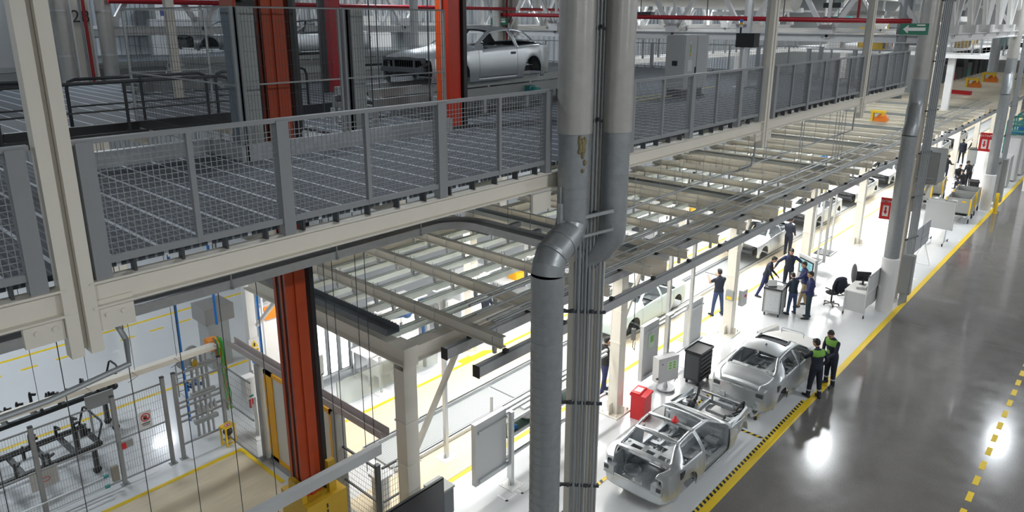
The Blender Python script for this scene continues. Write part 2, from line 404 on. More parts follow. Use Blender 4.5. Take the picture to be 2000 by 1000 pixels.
railing('mesh_railing', [6.55, 7.3, 8.1, 8.9, 9.7], [1, 0, 1, 0, 1], 'short grey mesh railing closing the far end of the mezzanine', along='y', fixed=27.05)
railing('mesh_railing', [9.9+i*1.25 for i in range(14)], [i % 2 == 0 for i in range(14)], 'grey mesh railing behind the tall grey cabinet on the mezzanine', along='y', fixed=28.9, mesh=.09)
# galvanised curb round the lift shaft
for p, q, lb in (((3.0, 10.95), (5.15, 10.95), 'left near side of the lift shaft'), ((5.1, 10.95), (5.1, 9.9), 'short jog of the lift shaft edge by the orange mast'), ((5.1, 9.95), (9.3, 9.95), 'front of the lift shaft below the tall fence'), ((3.0, 13.85), (9.3, 13.85), 'far side of the lift shaft')):
    mb = MB().bar((p[0], p[1], DZ+.09), (q[0], q[1], DZ+.09), .1, .3)
    o = solo(mb, 'shaft_curb', M_black if p[1] > 13 else M_galv, ('black' if p[1] > 13 else 'galvanised')+' curb along the '+lb, 'curb', 'lift shaft curbs')
# ================================================================== DUCT TOWERS
def conduits(x, y, n, z0, z1, dx, r=.018):
    mb = MB()
    for i in range(n): mb.cyl((x+dx[0]*i, y+dx[1]*i, z0), (x+dx[0]*i, y+dx[1]*i, z1), r if i % 3 else r*1.25, n=8)
    return mb
def rings(mb, pts, r, step=.14):
    for (a, b_) in pts:
        a, b_ = Vector(a), Vector(b_); L = (b_-a).length; k = max(1, int(L/step)); d = (b_-a)/k
        for i in range(k): mb.cyl(a+d*i, a+d*i+d.normalized()*.008, r+.004, n=24)
# near tower
RT = Vector((ray(1100, 500).x, ray(1100, 500).y, 0)).normalized(); PERP = Vector((RT.y, -RT.x, 0))        # toward the right
cw = Vector((8.75, 6.25, 0))
col = MB().ibeam((cw.x, cw.y, 0), (cw.x, cw.y, 14.5), .40, .42, .03, .02, up=(1, 0, 0))
solo(col, 'tower_column', M_cream, 'beige steel column between the two big ducts and the bundle of grey conduits in the centre', 'column', 'duct tower columns')
lo = Vector((7.36, 5.93, 0)); up_ = Vector((8.13, 6.1, 0))
t = thing('ventilation_duct', 'big galvanised centre duct with an elbow at half height and white wrap above', 'duct', (lo.x, lo.y, 0), 0, 'tower ducts')
RD = .235
z1, z2 = 6.85, 7.5
mb = MB().cyl((lo.x, lo.y, 0), (lo.x, lo.y, z1), RD, n=32); rings(mb, [((lo.x, lo.y, .1), (lo.x, lo.y, z1-.3))], RD); mb.cyl((lo.x, lo.y, z1-.28), (lo.x, lo.y, z1), RD+.006, n=32)
mb.build('lower_duct', M_duct, t)
mb = MB().tube([(lo.x, lo.y, z1), (lo.x+.02, lo.y+.005, z1+.12), lo.lerp(up_, .15)+Vector((0, 0, z1+.26)), lo.lerp(up_, .5)+Vector((0, 0, (z1+z2)/2+.02)), lo.lerp(up_, .85)+Vector((0, 0, z2-.22)), (up_.x-.02, up_.y, z2-.1), (up_.x, up_.y, z2)], RD, 48)
for q_, d_ in ((lo.lerp(up_, .15)+Vector((0, 0, z1+.26)), Vector((.6, 0, .5))), (lo.lerp(up_, .5)+Vector((0, 0, (z1+z2)/2+.02)), Vector((.8, .1, .4))), (lo.lerp(up_, .85)+Vector((0, 0, z2-.22)), Vector((.6, 0, .5)))): mb.cyl(q_-d_.normalized()*.012, q_+d_.normalized()*.012, RD+.012, n=32)
mb.build('elbow', M_duct, t, smooth=9)
mb = MB().cyl((up_.x, up_.y, z2), (up_.x, up_.y, 8.8), RD, n=32); rings(mb, [((up_.x, up_.y, z2), (up_.x, up_.y, 8.75))], RD); mb.build('upper_duct', M_duct, t)
M_rust = mat('rust_glue_stain', (.24, .20, .10), .7, var=.5, scale=40)
mb = MB()
for k in range(16):
    a = math.atan2(-up_.y, -up_.x)+.55+R.uniform(-.25, .22); z = 8.72-abs(R.gauss(0, .22)); mb.ell((up_.x+RD*math.cos(a), up_.y+RD*math.sin(a), z), (.03, .03, R.uniform(.03, .09)), 8, 6)
mb.build('glue_stain', M_rust, t)
mb = MB().cyl((up_.x, up_.y, 8.76), (up_.x, up_.y, 14.5), RD+.022, n=32); mb.build('wrap', M_wrap, t)
p2 = up_+PERP*.62+RT*.25
t = thing('ventilation_duct', 'second wrapped duct on the right side of the conduit bundle, tapering away at half height', 'duct', (p2.x, p2.y, 6.7), 0, 'tower ducts')
MB().cyl((p2.x, p2.y, 8.75), (p2.x, p2.y, 14.5), .215, n=28).build('wrap', M_wrap, t)
mb = MB().cyl((p2.x, p2.y, 7.35), (p2.x, p2.y, 8.78), .2, n=28); rings(mb, [((p2.x, p2.y, 7.4), (p2.x, p2.y, 8.7))], .2); mb.build('upper_duct', M_duct, t)
q2 = p2-PERP*.42+RT*.15
MB().tube([(p2.x, p2.y, 7.35), (p2.x, p2.y, 7.15), (*(p2*.6+q2*.4).xy, 6.9), (*q2.xy, 6.6), (*q2.xy, 5.9)], [.2, .2, .19, .16, .15], 28).build('elbow', M_duct, t)
cf = cw-RT*.36-PERP*.02
t = thing('conduit_bundle', 'tall bundle of thin grey conduits clamped to the centre column', 'conduits', (cf.x, cf.y, 0), 0, 'conduit bundles')
for i in range(9):
    p = cf+PERP*(.052*i-.16)-RT*(.02*(i % 2))
    MB().cyl((p.x, p.y, 0), (p.x, p.y, 14.5), .017+.006*(i % 3 == 1), n=10).build('conduit', M_cond, t)
mb = MB()
for z in (1.2, 2.75, 4.3, 5.9, 7.5, 8.9, 10.2, 11.6):
    mb = MB(); a = cf-PERP*.36; b_ = cf+PERP*.32
    mb.bar((a.x, a.y, z), (b_.x, b_.y, z), .04, .045)
    for s in (-.33, -.2, .1): c = cf+PERP*s-RT*.05; mb.box((c.x, c.y, z+.03), (.05, .05, .05))
    mb.build('clamp_bar', M_dark, t)
# junction plate and bracket on the near tower
t = thing('bracket_frame', 'galvanised bracket arms holding the cable tray end at the centre duct elbow', 'bracket', (*(cf-RT*.3).xy, 7.3))
a = cf-RT*.42-PERP*.42; b_ = cf-RT*.25+PERP*.36
MB().bar((a.x, a.y, 7.46), (b_.x, b_.y, 7.62), .04, .05).build('upper_arm', M_galv, t)
MB().bar((a.x, a.y, 7.16), (b_.x, b_.y, 7.34), .04, .04).build('lower_arm', M_galv, t)
MB().bar((a.x, a.y, 7.02), (a.x, a.y, 7.75), .06, .06).bar((a.x, a.y, 7.75), (a.x, a.y, 8.0), .016, .016).build('drop_post', M_galv, t)
c = cf-RT*.4-PERP*.24; MB().box((c.x, c.y, 7.3), (.02, .14, .13), YAW).build('end_plate', M_galv, t)
sp = aty(1055, 390, 6.3); solo(MB().bx(sp.x-.28, sp.x+.12, 6.2, 6.24, sp.z-.13, sp.z+.13), 'splice_plate', M_cream, 'flat cream bolted plate joining the mezzanine beam beside the centre duct', 'plate')
# farther towers
def tower(cx, cy, label_, near=True, grp='tower ducts'):
    solo(MB().ibeam((cx, cy, 0), (cx, cy, 14.5), .4, .42, .03, .02, up=(1, 0, 0)), 'tower_column', M_cream, 'beige steel column behind the ducts of the '+label_, 'column', 'duct tower columns')
    lx, ly, ux, uy = cx-1.37, cy-.13, cx-.75, cy-.05
    t = thing('ventilation_duct', 'white sleeved galvanised front duct of the '+label_, 'duct', (lx, ly, 0), 0, grp)
    MB().lathe((lx, ly, 0), [(.285, 0), (.29, .05), (.29, 2.02), (.25, 2.06)], 28).build('sleeve', M_wbase, t)
    mb = MB().cyl((lx, ly, 2.0), (lx, ly, 6.5), .25, n=24); rings(mb, [((lx, ly, 2.1), (lx, ly, 6.4))], .25, .25); mb.build('lower_duct', M_duct, t)
    MB().tube([(lx, ly, 6.5), (lx+.02, ly, 6.65), (lx+.15, ly, 6.85), (ux-.15, uy, 7.35), (ux-.02, uy, 7.5), (ux, uy, 7.7)], .25, 24).build('elbow', M_duct, t)
    MB().cyl((ux, uy, 7.7), (ux, uy, 8.4), .25, n=24).build('upper_duct', M_duct, t)
    MB().cyl((ux, uy, 8.4), (ux, uy, 14.5), .27, n=24).build('wrap', M_wrap, t)
    wx, wy = cx+.15, cy+.9
    t = thing('ventilation_duct', 'plain upright duct at the back of the '+label_, 'duct', (wx, wy, 7.6), 0, grp)
    MB().cyl((wx, wy, 7.6), (wx, wy, 14.5), .24, n=24).build('upper_duct', M_duct, t)
    t = thing('conduit_bundle', 'grey conduits running down the column of the '+label_, 'conduits', (cx-.1, cy-.5, 0), 0, 'conduit bundles')
    for i in range(5): MB().cyl((cx-.55+.13*i, cy-.42-.03*i, 0), (cx-.55+.13*i, cy-.42-.03*i, 14.5), .028, n=8).build('conduit', M_cond, t)
    mb = MB()
    for z in (2.6, 4.2, 5.8, 7.3, 9, 11): mb.bar((cx-.7, cy-.36, z), (cx+.2, cy-.56, z), .05, .05)
    mb.pieces('clamp_bar', M_dark, t)
tower(28.75, 6.2, 'duct tower at the end of the mezzanine')
tower(48.4, 6.2, 'distant duct tower by the yellow bollard')
# ================================================================== LINE FRAME: columns, girders, cross beams, crane rails, lights
FX = [7.55, 14.75, 21.6, 28.45, 35.3, 42.15, 49.0, 55.85, 62.7, 69.55, 76.4, 83.25, 90.1]
FNAME = ['nearest cream line column, left of the centre ducts, with diagonal brace', 'cream line column behind the red bin', 'cream line column with grey switch boxes beside the man seen from behind', 'cream line column left of the information monitor stand', 'cream line column with small notice, left of the far duct tower', 'cream line column behind the large grey wall box on the duct tower', 'cream line column behind the standing group at the far carts']
def line_column(i, x, y, front=True):
    if front: lb = FNAME[i] if i < 7 else nth(i)+' cream column along the aisle side of the line'
    else: lb = nth(i)+' cream column in the back row of the line frame'
    t = thing('line_column', lb, 'column', (x, y, 0), 0, 'columns of the line frame')
    MB().ibeam((x, y, .03), (x, y, 4.17), .30, .30, .022, .016, up=(0, 1, 0)).bx(x-.145, x-.135, y-.13, y+.13, .03, 4.1).build('shaft', M_cream, t)
    if i < 7:
        b = MB().bx(x-.36, x+.36, y-.3, y+.3, 0, .03)
        for a in (-.28, .28):
            for c in (-.22, .22): b.cyl((x+a, y+c, .03), (x+a, y+c, .09), .022, n=6)
        for s in (-1, 1): b.bx(x+s*.15, x+s*.3, y-.01, y+.01, .03, .33).bx(x-.01, x+.01, y+s*.15, y+s*.28, .03, .25)
        b.build('base_plate', M_cream, t)
        MB().bx(x-.17, x+.17, y-.17, y+.17, 3.0, 3.03).bx(x-.17, x+.17, y-.17, y+.17, 2.1, 2.12).build('stiffener_band', M_cream, t)
    return t
for i, x in enumerate(FX):
    line_column(i, x, 9.45)
    if i: line_column(i-1, x, 15.0, False)
for i, x in enumerate(FX[:7]):                                     # knee braces
    d = 1.25 if i != 0 else 1.5
    o = MB().bar((x+.16, 9.45, 4.1-d*1.25), (x+d, 9.45, 4.2), .09, .09)
    solo(o, 'knee_brace', M_cream, 'diagonal knee brace on the '+FNAME[i].split(',')[0].split(' with')[0].replace(' on the duct tower', ''), 'brace', 'knee braces')
for j, y in enumerate((9.45, 15.0)):
    for i in range(len(FX)-1):
        o = MB().ibeam((FX[i]+(.16 if i == 0 else .0), y, 4.34), (FX[i+1], y, 4.34), .28, .32, .025, .016)
        solo(o, 'line_girder', M_cream, '%s length of cream girder along the %s of the line frame' % (nth(i), 'aisle side' if j == 0 else 'back'), 'beam', 'line girders')
for i, x in enumerate(FX):
    big = i > 0
    t = thing('cross_girder', ('cream end girder with box ends carrying a dark cable tray, nearest of the line frame' if i == 0 else nth(i)+' deep cream cross girder of the line frame with a cable tray on top'), 'beam', (x, 12.2, 4.17), 0, 'deep cross girders')
    MB().ibeam((x, 9.3 if i == 0 else 8.15, 4.42 if big else 4.36), (x, 15.2, 4.42 if big else 4.36), .26, .5 if big else .36, .025, .016).build('beam', M_cream, t)
    if i < 8:
        if i == 0: MB().bx(x-.16, x+.16, 9.25, 9.29, 4.17, 4.54).bx(x-.17, x+.17, 9.25, 9.75, 4.54, 4.565).build('end_plate', M_cream, t)
        tr = MB().chan((x, 9.75 if i == 0 else 9.1, 4.74), (x, 14.9, 4.74), .3, .13)
        tr.build('cable_tray', M_tray if i == 0 else M_galvd, t)
        k = MB()
        for q in range(60): k.bx(x+.155, x+.165, 9.85+q*.085, 9.9+q*.085, 4.76, 4.81)
        k.build('slotted_edge', M_galv, t, smooth=0)['kind'] = 'stuff'
# slender cross beams
XB = []
x = 8.76
while x < 100:
    if all(abs(x-f) > .5 for f in FX): XB.append(x)
    x += 1.717
for i, x in enumerate(XB):
    t = thing('cross_beam', nth(i)+' slender cream cross beam of the line frame counted from the orange mast', 'beam', (x, 12, 4.5), 0, 'slender cross beams')
    MB().ibeam((x, 8.08, 4.61), (x, 15.3, 4.61), .15, .22, .016, .012).build('beam', M_cream, t)
    if i < 14:
        h = MB()
        for y in (8.3, 9.9, 10.5, 11.25, 11.85, 12.65, 13.25, 14.0, 14.6):
            h.bx(x-.03, x+.03, y-.03, y+.03, 4.33, 4.5).cyl((x-.06, y, 4.4), (x-.06, y, 4.85), .008, n=6).cyl((x+.06, y, 4.4), (x+.06, y, 4.8), .008, n=6)
        h.build('rail_hanger', M_galv, t, smooth=0)
# crane rails along the line
CY_ = [9.9, 10.5, 11.25, 11.85, 12.65, 13.25, 14.0, 14.6]
for i, y in enumerate(CY_):
    for a, (x0, x1) in enumerate(((8.0, 27.5), (28.6, 62), (62.2, 100))):
        mb = MB().sec((x0, y, 4.26), (x1, y, 4.26), [(-.07, -.07), (.07, -.07), (.07, .06), (.025, .06), (.025, .08), (-.025, .08), (-.025, .06), (-.07, .06)])
        solo(mb, 'crane_rail', M_crane, '%s pale green overhead crane rail from the aisle side, %s run' % (nth(i), ('near', 'middle', 'far')[a]), 'rail', 'overhead crane rails')
for nme, y, z, x0, lb in (('tool_track', 8.02, 4.34, 8.0, 'long dark aluminium tool track along the aisle edge of the line frame'), ('tool_track', 8.95, 4.34, 8.1, 'short dark aluminium tool track ending beside the diagonal brace')):
    t = thing(nme, lb, 'track', (x0, y, z), 0, 'aluminium tool tracks')
    x1 = 100 if y < 8.5 else 30
    MB().sec((x0, y, z), (x1, y, z), [(-.07, -.1), (.07, -.1), (.07, .1), (.05, .1), (.05, .06), (-.05, .06), (-.05, .1), (-.07, .1)]).build('track', M_raild, t)
    MB().bx(x0-.02, x0, y-.08, y+.08, z-.11, z+.11).build('end_cap', M_black, t)
    h = MB(); xx = 8.76
    while xx < min(x1, 60): h.bx(xx-.04, xx+.04, y-.05, y+.05, z+.08, 4.5); xx += 1.717
    h.pieces('hanger_clip', M_dark, t, smooth=0)
# light battens
def batten(x, y, z, n, lb, grp, w=.16, L=1.5):
    t = thing('light_batten', lb, 'lamp', (x, y, z), 0, grp)
    MB().bx(x, x+L, y-w/2, y+w/2, z, z+.05).build('housing', M_white, t)
    MB().bx(x+.02, x+L-.02, y-w/2+.015, y+w/2-.015, z-(.09 if w < .15 else .03), z).build('diffuser', M_led, t)
    return t
k = 0
for row, (y, z, w, x0, step, cnt, lb) in enumerate(((15.2, 4.16, .10, 7.9, 1.55, 45, 'slim glowing batten in the back row under the line frame'), (12.2, 4.02, .34, 8.9, 1.75, 40, 'wide white light housing above the middle of the line'), (10.2, 4.02, .3, 8.9, 3.43, 20, 'wide white light housing near the aisle side of the line'))):
    t0 = None
    for i in range(cnt):
        x = x0+i*step
        if t0 is None: t0 = batten(x, y, z, i, lb, 'line light battens row '+('back', 'middle', 'front')[row], w)
        else: dup(t0, (x, y, z))
# small pipes and conduits along the frame
for i, (y, z, r_, x0, x1) in enumerate(((8.42, 4.86, .022, 8.9, 60), (8.5, 4.86, .018, 8.9, 60), (8.62, 4.86, .025, 8.9, 60), (8.9, 4.9, .018, 8.9, 60), (9.2, 4.95, .03, 9, 60), (9.3, 5.0, .02, 9, 48))):
    solo(MB().cyl((x0, y, z), (x1, y, z), r_, n=8), 'conduit', M_cond, nth(i)+' thin grey conduit lying along the aisle side of the line frame', 'conduit', 'conduits along the line frame')
mb = MB().tube([(8.9, 6.95, 6.9), (15.0, 6.95, 6.95), (15.25, 6.8, 7.0), (15.36, 6.52, 7.15), (15.38, 6.48, 7.5), (15.38, 6.47, 13)], .022, 8)
t = thing('conduit', 'grey conduit running under the mezzanine edge then bending up beside the lone hanger column', 'conduit', (8.9, 6.95, 6.9)); mb.build('pipe', M_cond, t)
h = MB()
for i in range(7): h.cyl((9.4+i*.9, 6.95, 6.9), (9.4+i*.9, 6.95, 8.0), .007, n=6)
h.pieces('drop_rod', M_galv, t)
mb = MB().tube([(15.6, 6.9, 7.0), (21.9, 6.9, 7.0), (22.2, 6.8, 7.05), (22.36, 6.5, 7.2), (22.36, 6.47, 13)], .02, 8)
t = thing('conduit', 'thin conduit below the mezzanine edge bending up at the farther hanger column', 'conduit', (15.6, 6.9, 7.0)); mb.build('pipe', M_cond, t)
h = MB()
for i in range(6): h.cyl((16+i*1.1, 6.9, 7), (16+i*1.1, 6.9, 8.0), .007, n=6)
h.pieces('drop_rod', M_galv, t)
mb = MB().tube([(-2.5, 6.15, 7.25), (1.3, 6.15, 7.36), (1.95, 6.25, 7.4), (2.05, 6.55, 7.5), (2.0, 6.75, 7.75), (1.9, 6.8, 7.95)], .025, 10)
solo(mb, 'conduit', M_cond, 'bent grey conduit passing under the left hanger column foot', 'conduit')
# galvanised cable tray below the mezzanine
t = thing('cable_tray', 'wide galvanised cable tray slung under the mezzanine, curving toward the centre duct', 'cable tray', (0, 9.1, 7))
def traypath():
    pts = [(-4, 9.1), (7.9, 9.1)]
    for k in range(1, 9):
        a = PI/2*(1-k/8); pts.append((7.9+.7*math.cos(a), 8.4+.7*math.sin(a)))
    pts.append((8.62, 6.1)); return pts
P_ = traypath()
def sweep(mb, pts, prof):          # profile (sideways, z) along a plan path
    rings_ = []
    for i, p in enumerate(pts):
        a = Vector(pts[max(0, i-1)]); b_ = Vector(pts[min(len(pts)-1, i+1)]); d = (b_-a).normalized(); n = Vector((-d.y, d.x))
        rings_.append([(p[0]+n.x*s, p[1]+n.y*s, z) for s, z in prof])
    m = len(prof)
    mb.add([q for r_ in rings_ for q in r_], [(i*m+j, (i+1)*m+j, (i+1)*m+(j+1) % m, i*m+(j+1) % m) for i in range(len(pts)-1) for j in range(m)]+[tuple(range(m)), tuple(range((len(pts)-1)*m, len(pts)*m))[::-1]])
    return mb
sweep(MB(), P_, [(-.17, 6.75), (.17, 6.75), (.17, 6.88), (.155, 6.88), (.155, 6.77), (-.155, 6.77), (-.155, 6.88), (-.17, 6.88)]).build('trough', mat('tray_zinc', (.66, .67, .66), .5, .1, var=.2, scale=8), t)
sweep(MB(), P_, [(-.15, 6.77), (.15, 6.77), (.14, 6.83), (-.14, 6.83)]).build('cables', M_cond, t)
h = MB()
for i in range(7):
    x = -2.6+i*1.7; h.bx(x-.02, x+.02, 8.9, 9.3, 6.75, 6.78).cyl((x, 8.92, 6.75), (x, 8.92, 8.02), .012, n=8).cyl((x, 9.28, 6.75), (x, 9.28, 8.02), .012, n=8)
h.pieces('hanger', M_galv, t)
# thin suspension rods right of the lone hanger
for i, (u, v) in enumerate(((1556, 340), (1560, 345), (1623, 320), (1629, 322), (1635, 318), (1641, 316), (1472, 325))):
    p = at(u, v, 4.75); top = 8.0 if p.y > 6.5 else 12
    solo(MB().cyl((p.x, p.y, 4.75), (p.x, p.y, top), .014, n=6), 'suspension_rod', M_galv, nth(i)+' thin steel suspension rod hanging from the mezzanine onto the line frame', 'rod', 'suspension rods')
# yellow and orange hoists on the line frame
def hoist(u, v, lb):
    p = at(u, v, 4.85)
    t = thing('hoist', lb, 'hoist', (p.x, p.y, 4.7), 0, 'orange hoists on the line frame')
    s = max(.75, p.x/75)
    MB().bx(p.x-.25*s, p.x+.25*s, p.y-.45*s, p.y-.3*s, 4.75, 4.75+.75*s).bx(p.x-.25*s, p.x+.25*s, p.y+.3*s, p.y+.45*s, 4.75, 4.75+.75*s).bx(p.x-.3*s, p.x+.3*s, p.y-.5*s, p.y+.5*s, 4.75+.65*s, 4.75+.8*s).build('gantry', M_yel, t)
    MB().bx(p.x-.3*s, p.x+.3*s, p.y-.7*s, p.y+.2*s, 4.75, 4.75+.3*s).ell((p.x, p.y-.3*s, 4.75+.35*s), (.3*s, .35*s, .25*s)).build('motor', mat('hoist_orange', (.75, .2, .02), .4), t)
hoist(1714, 233, 'orange and yellow hoist on the line frame left of the duct tower'); hoist(1898, 168, 'orange hoist on the line frame near the red bar'); hoist(1930, 158, 'farthest orange hoist on the line frame')
p = at(1850, 178, 4.9); q = at(1896, 182, 4.9); solo(MB().bar(p, q, .3, .3), 'red_bar', M_red, 'long red bar lying across the far line frame', 'bar')

for k, (x0, x1, y0, y1) in enumerate(((12.2, 12.4, 11.8, 12.95), (12.5, 13.4, 11.72, 11.84), (12.5, 13.25, 10.9, 11.02))): solo(MB().bx(x0, x1, y0, y1, 5.12, 5.24).cyl(((x0+x1)/2, (y0+y1)/2, 5.24), ((x0+x1)/2, (y0+y1)/2, 8.0), .008, n=6), 'trunking_stub', M_tray, nth(k)+' short dark trunking stub hanging above the cross beams left of the centre duct', 'trunking', 'short trunking stubs')
# ================================================================== CAR BODIES (local: x forward, y left, z up from the ground)
def curve(pts):
    xs = [p[0] for p in pts]; ys = [p[1] for p in pts]; n = len(xs)
    dl = [(ys[i+1]-ys[i])/(xs[i+1]-xs[i]) for i in range(n-1)]
    m = [dl[0]]+[0 if dl[i-1]*dl[i] <= 0 else 2*dl[i-1]*dl[i]/(dl[i-1]+dl[i]) for i in range(1, n-1)]+[dl[-1]]
    def f(x):
        if x <= xs[0]: return ys[0]
        if x >= xs[-1]: return ys[-1]
        i = 0
        while x > xs[i+1]: i += 1
        h = xs[i+1]-xs[i]; t = (x-xs[i])/h
        return (2*t**3-3*t*t+1)*ys[i]+(t**3-2*t*t+t)*h*m[i]+(-2*t**3+3*t*t)*ys[i+1]+(t**3-t*t)*h*m[i+1]
    return f
SPEC = {
 'coupe': dict(top=[(-2.2, .84), (-2.15, .96), (-1.9, 1.0), (-1.78, 1.03), (-1.30, 1.305), (-.7, 1.375), (-.1, 1.335), (.32, 1.16), (.64, 1.0), (.8, .965), (1.6, .88), (2.0, .79), (2.2, .66)],
   belt=[(-2.2, .84), (-2.1, .93), (-1.5, .95), (-.6, .90), (.7, .885), (1.5, .82), (2.0, .72), (2.2, .6)], ax=(-1.32, 1.38), sw=(-1.58, .53), bp=(-.74, -.62), doors=[(-.68, .70)], head=(-.12, .62), rearw=(-1.76, -1.32), rl=(-1.30, .64)),
 'sedan': dict(top=[(-2.28, .84), (-2.22, .98), (-1.8, 1.04), (-1.62, 1.07), (-1.0, 1.36), (-.4, 1.415), (.15, 1.37), (.6, 1.18), (.95, 1.0), (1.1, .97), (1.75, .87), (2.1, .78), (2.28, .66)],
   belt=[(-2.28, .82), (-2.15, .93), (-1.5, .96), (-.4, .91), (.9, .89), (1.6, .82), (2.1, .72), (2.28, .6)], ax=(-1.42, 1.42), sw=(-1.3, .82), bp=(-.36, -.26), doors=[(-1.12, -.31), (-.31, .92)], head=(.12, .92), rearw=(-1.6, -1.03), rl=(-1.0, .95)),
}
def car_mesh(kind, style):
    S = SPEC[kind]; top, belt = curve(S['top']), curve(S['belt'])
    x0, x1 = S['top'][0][0], S['top'][-1][0]
    wid = curve([(x0, .70), (x0+.12, .80), (x0+.45, .87), (-1.0, .90), (0, .895), (1.2, .89), (x1-.45, .83), (x1-.12, .70), (x1, .58)])
    rl0, rl1 = S['rl']
    wr = curve([(x0, .52), (x0+.3, .66), (rl0-.55, .68), (rl0, .55), (-.4, .565), (rl1-.72, .56), (rl1, .70), (x1-.5, .62), (x1, .42)])
    xs = []; x = x0
    while x < x1-.001: xs.append(x); x += .03
    xs.append(x1)
    for a, b_ in S['doors']: xs += [a-.005, a+.005, b_-.005, b_+.005]
    xs += [S['bp'][0], S['bp'][1]]
    xs = sorted(set(round(v, 4) for v in xs)); xs = [v for i, v in enumerate(xs) if i == 0 or v-xs[i-1] > .004]
    NL, NS, NG, NT = 7, 6, 10, 11
    def zbot(x):
        z = .21 if -1.9 < x < 1.9 else .27
        for c in S['ax']:
            d = .37**2-(x-c)**2
            if d > 0: z = max(z, .33+math.sqrt(d)*1.02 if d > 0 else z)
        return z
    P = {}; rows = NL+NS+NG+NT
    for i, x in enumerate(xs):
        w, zb, zt, wt, z0 = wid(x), belt(x), top(x), wr(x), zbot(x)
        cr = .045 if x > rl0-.5 else .03
        zr = zt-cr
        if zr < zb+.012: zr = zb+.012; zt = max(zt, zr+.012)
        inr = rl0-.6 < x < rl1+.05
        bw = w*.965
        ys = []
        zm = max(.52, z0+.06)
        zm = min(zm, zb-.06)
        for k in range(NL+1):                # sill to the widest line
            t = k/NL; z = z0+(zm-z0)*t; ys.append((w-.055*((zm-z)/.32)**2 if z < zm else w, z))
        for k in range(1, NS+1):             # to the belt
            t = k/NS; ys.append((w+(bw-w)*t**1.6, zm+(zb-zm)*t))
        for k in range(1, NG+1):             # belt to roof rail
            t = k/NG; bul = .03*math.sin(PI*t)*min(1, max(0, (zr-zb)/.3)); ys.append((bw+(wt-bw)*t+bul, zb+(zr-zb)*(t**.92)))
        for k in range(1, NT+1):             # rail to the middle
            t = k/NT; ys.append((wt*(1-t), zr+(zt-zr)*(1-(1-t)**2)))
        for j, (y, z) in enumerate(ys): P[(i, j)] = (x, y, z)
    parts = {}
    def get(n):
        if n not in parts: parts[n] = MB()
        return parts[n]
    cache = {}
    RB, RRL = NL+NS, NL+NS+NG
    sw0, sw1 = S['sw']; h0, h1 = S['head']; q0, q1 = S['rearw']
    def where(xm, j):
        """part and whether it is a hole"""
        t = (j-RB+.5)/NG
        seam = 0
        for a, b_ in S['doors']:
            for e in (a, b_):
                if abs(xm-e) < .005 and j < RRL-1 and j >= 2: seam = 1
        if RB <= j < RRL:                     # greenhouse side
            gz = top(xm)-belt(xm)
            zr_ = min(max(gz*2.2, 0), 1)
            if sw0+.34*t < xm < sw1-.12*t and gz > .14 and .06 < t < .88 and not (S['bp'][0] <= xm <= S['bp'][1]): return None, seam
        if j >= RRL:
            yy = (1-(j-RRL+.5)/NT)
            if h0+.06 < xm < h1-.03 and yy < .90: return None, 0
            if q0 < xm < q1 and yy < .88: return None, 0
            if style == 'roofhole' and -.34 < xm < .06 and yy < .76: return None, 0
        if style == 'open':
            if j >= RRL and q1 < xm < h0+.06 and (1-(j-RRL+.5)/NT) < .93 and not (q1 < xm < q1+.09 or -.74 < xm < -.66 or h0-.05 < xm): return None, 0
            if j >= RRL and xm <= q0-.08 and (1-(j-RRL+.5)/NT) < .97: return None, 0
            if j >= RB and xm > .74: return None, 0
            if j < RB and xm > 1.55 and j >= 0: return None, 0
            if j >= 2 and j < RRL-1 and -.6 < xm < .64 and t < .9: return None, 0
        if style in ('nofront', 'line') and xm > 2.02: return None, 0
        if style != 'open':
            for k, (a, b_) in enumerate(S['doors'][::-1]):
                if a < xm < b_ and 2 <= j < RRL-1 and (t < .9): return ('front_door', 'rear_door')[k], seam
            if j >= RRL-1 and xm > h1+.05: return 'bonnet', 0
            if j >= RRL and xm < q0-.06: return 'boot_lid', 0
        return 'body_shell', seam
    for side in (1, -1):
        for i in range(len(xs)-1):
            xm = (xs[i]+xs[i+1])/2
            for j in range(rows):
                n, seam = where(xm, j)
                if n is None: continue
                key = n+('' if n in ('body_shell', 'bonnet', 'boot_lid') else ('_l' if side > 0 else '_r'))
                mb = get(key); mb.k = 1 if seam else 0
                q = []
                for (a, b_) in ((i, j), (i+1, j), (i+1, j+1), (i, j+1)):
                    kk = (key, side if P[(a, b_)][1] > 1e-6 else 0, a, b_)
                    if kk not in cache:
                        p = P[(a, b_)]; cache[kk] = len(mb.v); mb.v.append((p[0], side*p[1], p[2]))
                    q.append(cache[kk])
                if side < 0: q = q[::-1]
                mb.f.append(tuple(q)); mb.mi.append(mb.k)
    # rear face
    mb = get('body_shell'); mb.k = 0
    hole_top = style == 'open'
    ring = [P[(0, j)] for j in range(rows+1)]
    jm = NL+1 if hole_top else rows
    for side in (1, -1):
        loop = [(p[0], side*p[1], p[2]) for p in ring[:jm+1]]
        b0 = len(mb.v); mb.v += loop; mid = [(p[0]-.05, side*p[1]*.72, p[2]*.94+.03) for p in ring[:jm+1]]; mb.v += mid
        cen = [(p[0]-.06, 0, (p[2]*.94+.03)) for p in ring[:jm+1]]; mb.v += cen; n = jm+1
        for j in range(jm):
            mb.f += [(b0+j, b0+j+1, b0+n+j+1, b0+n+j), (b0+n+j, b0+n+j+1, b0+2*n+j+1, b0+2*n+j)]; mb.mi += [0, 0]
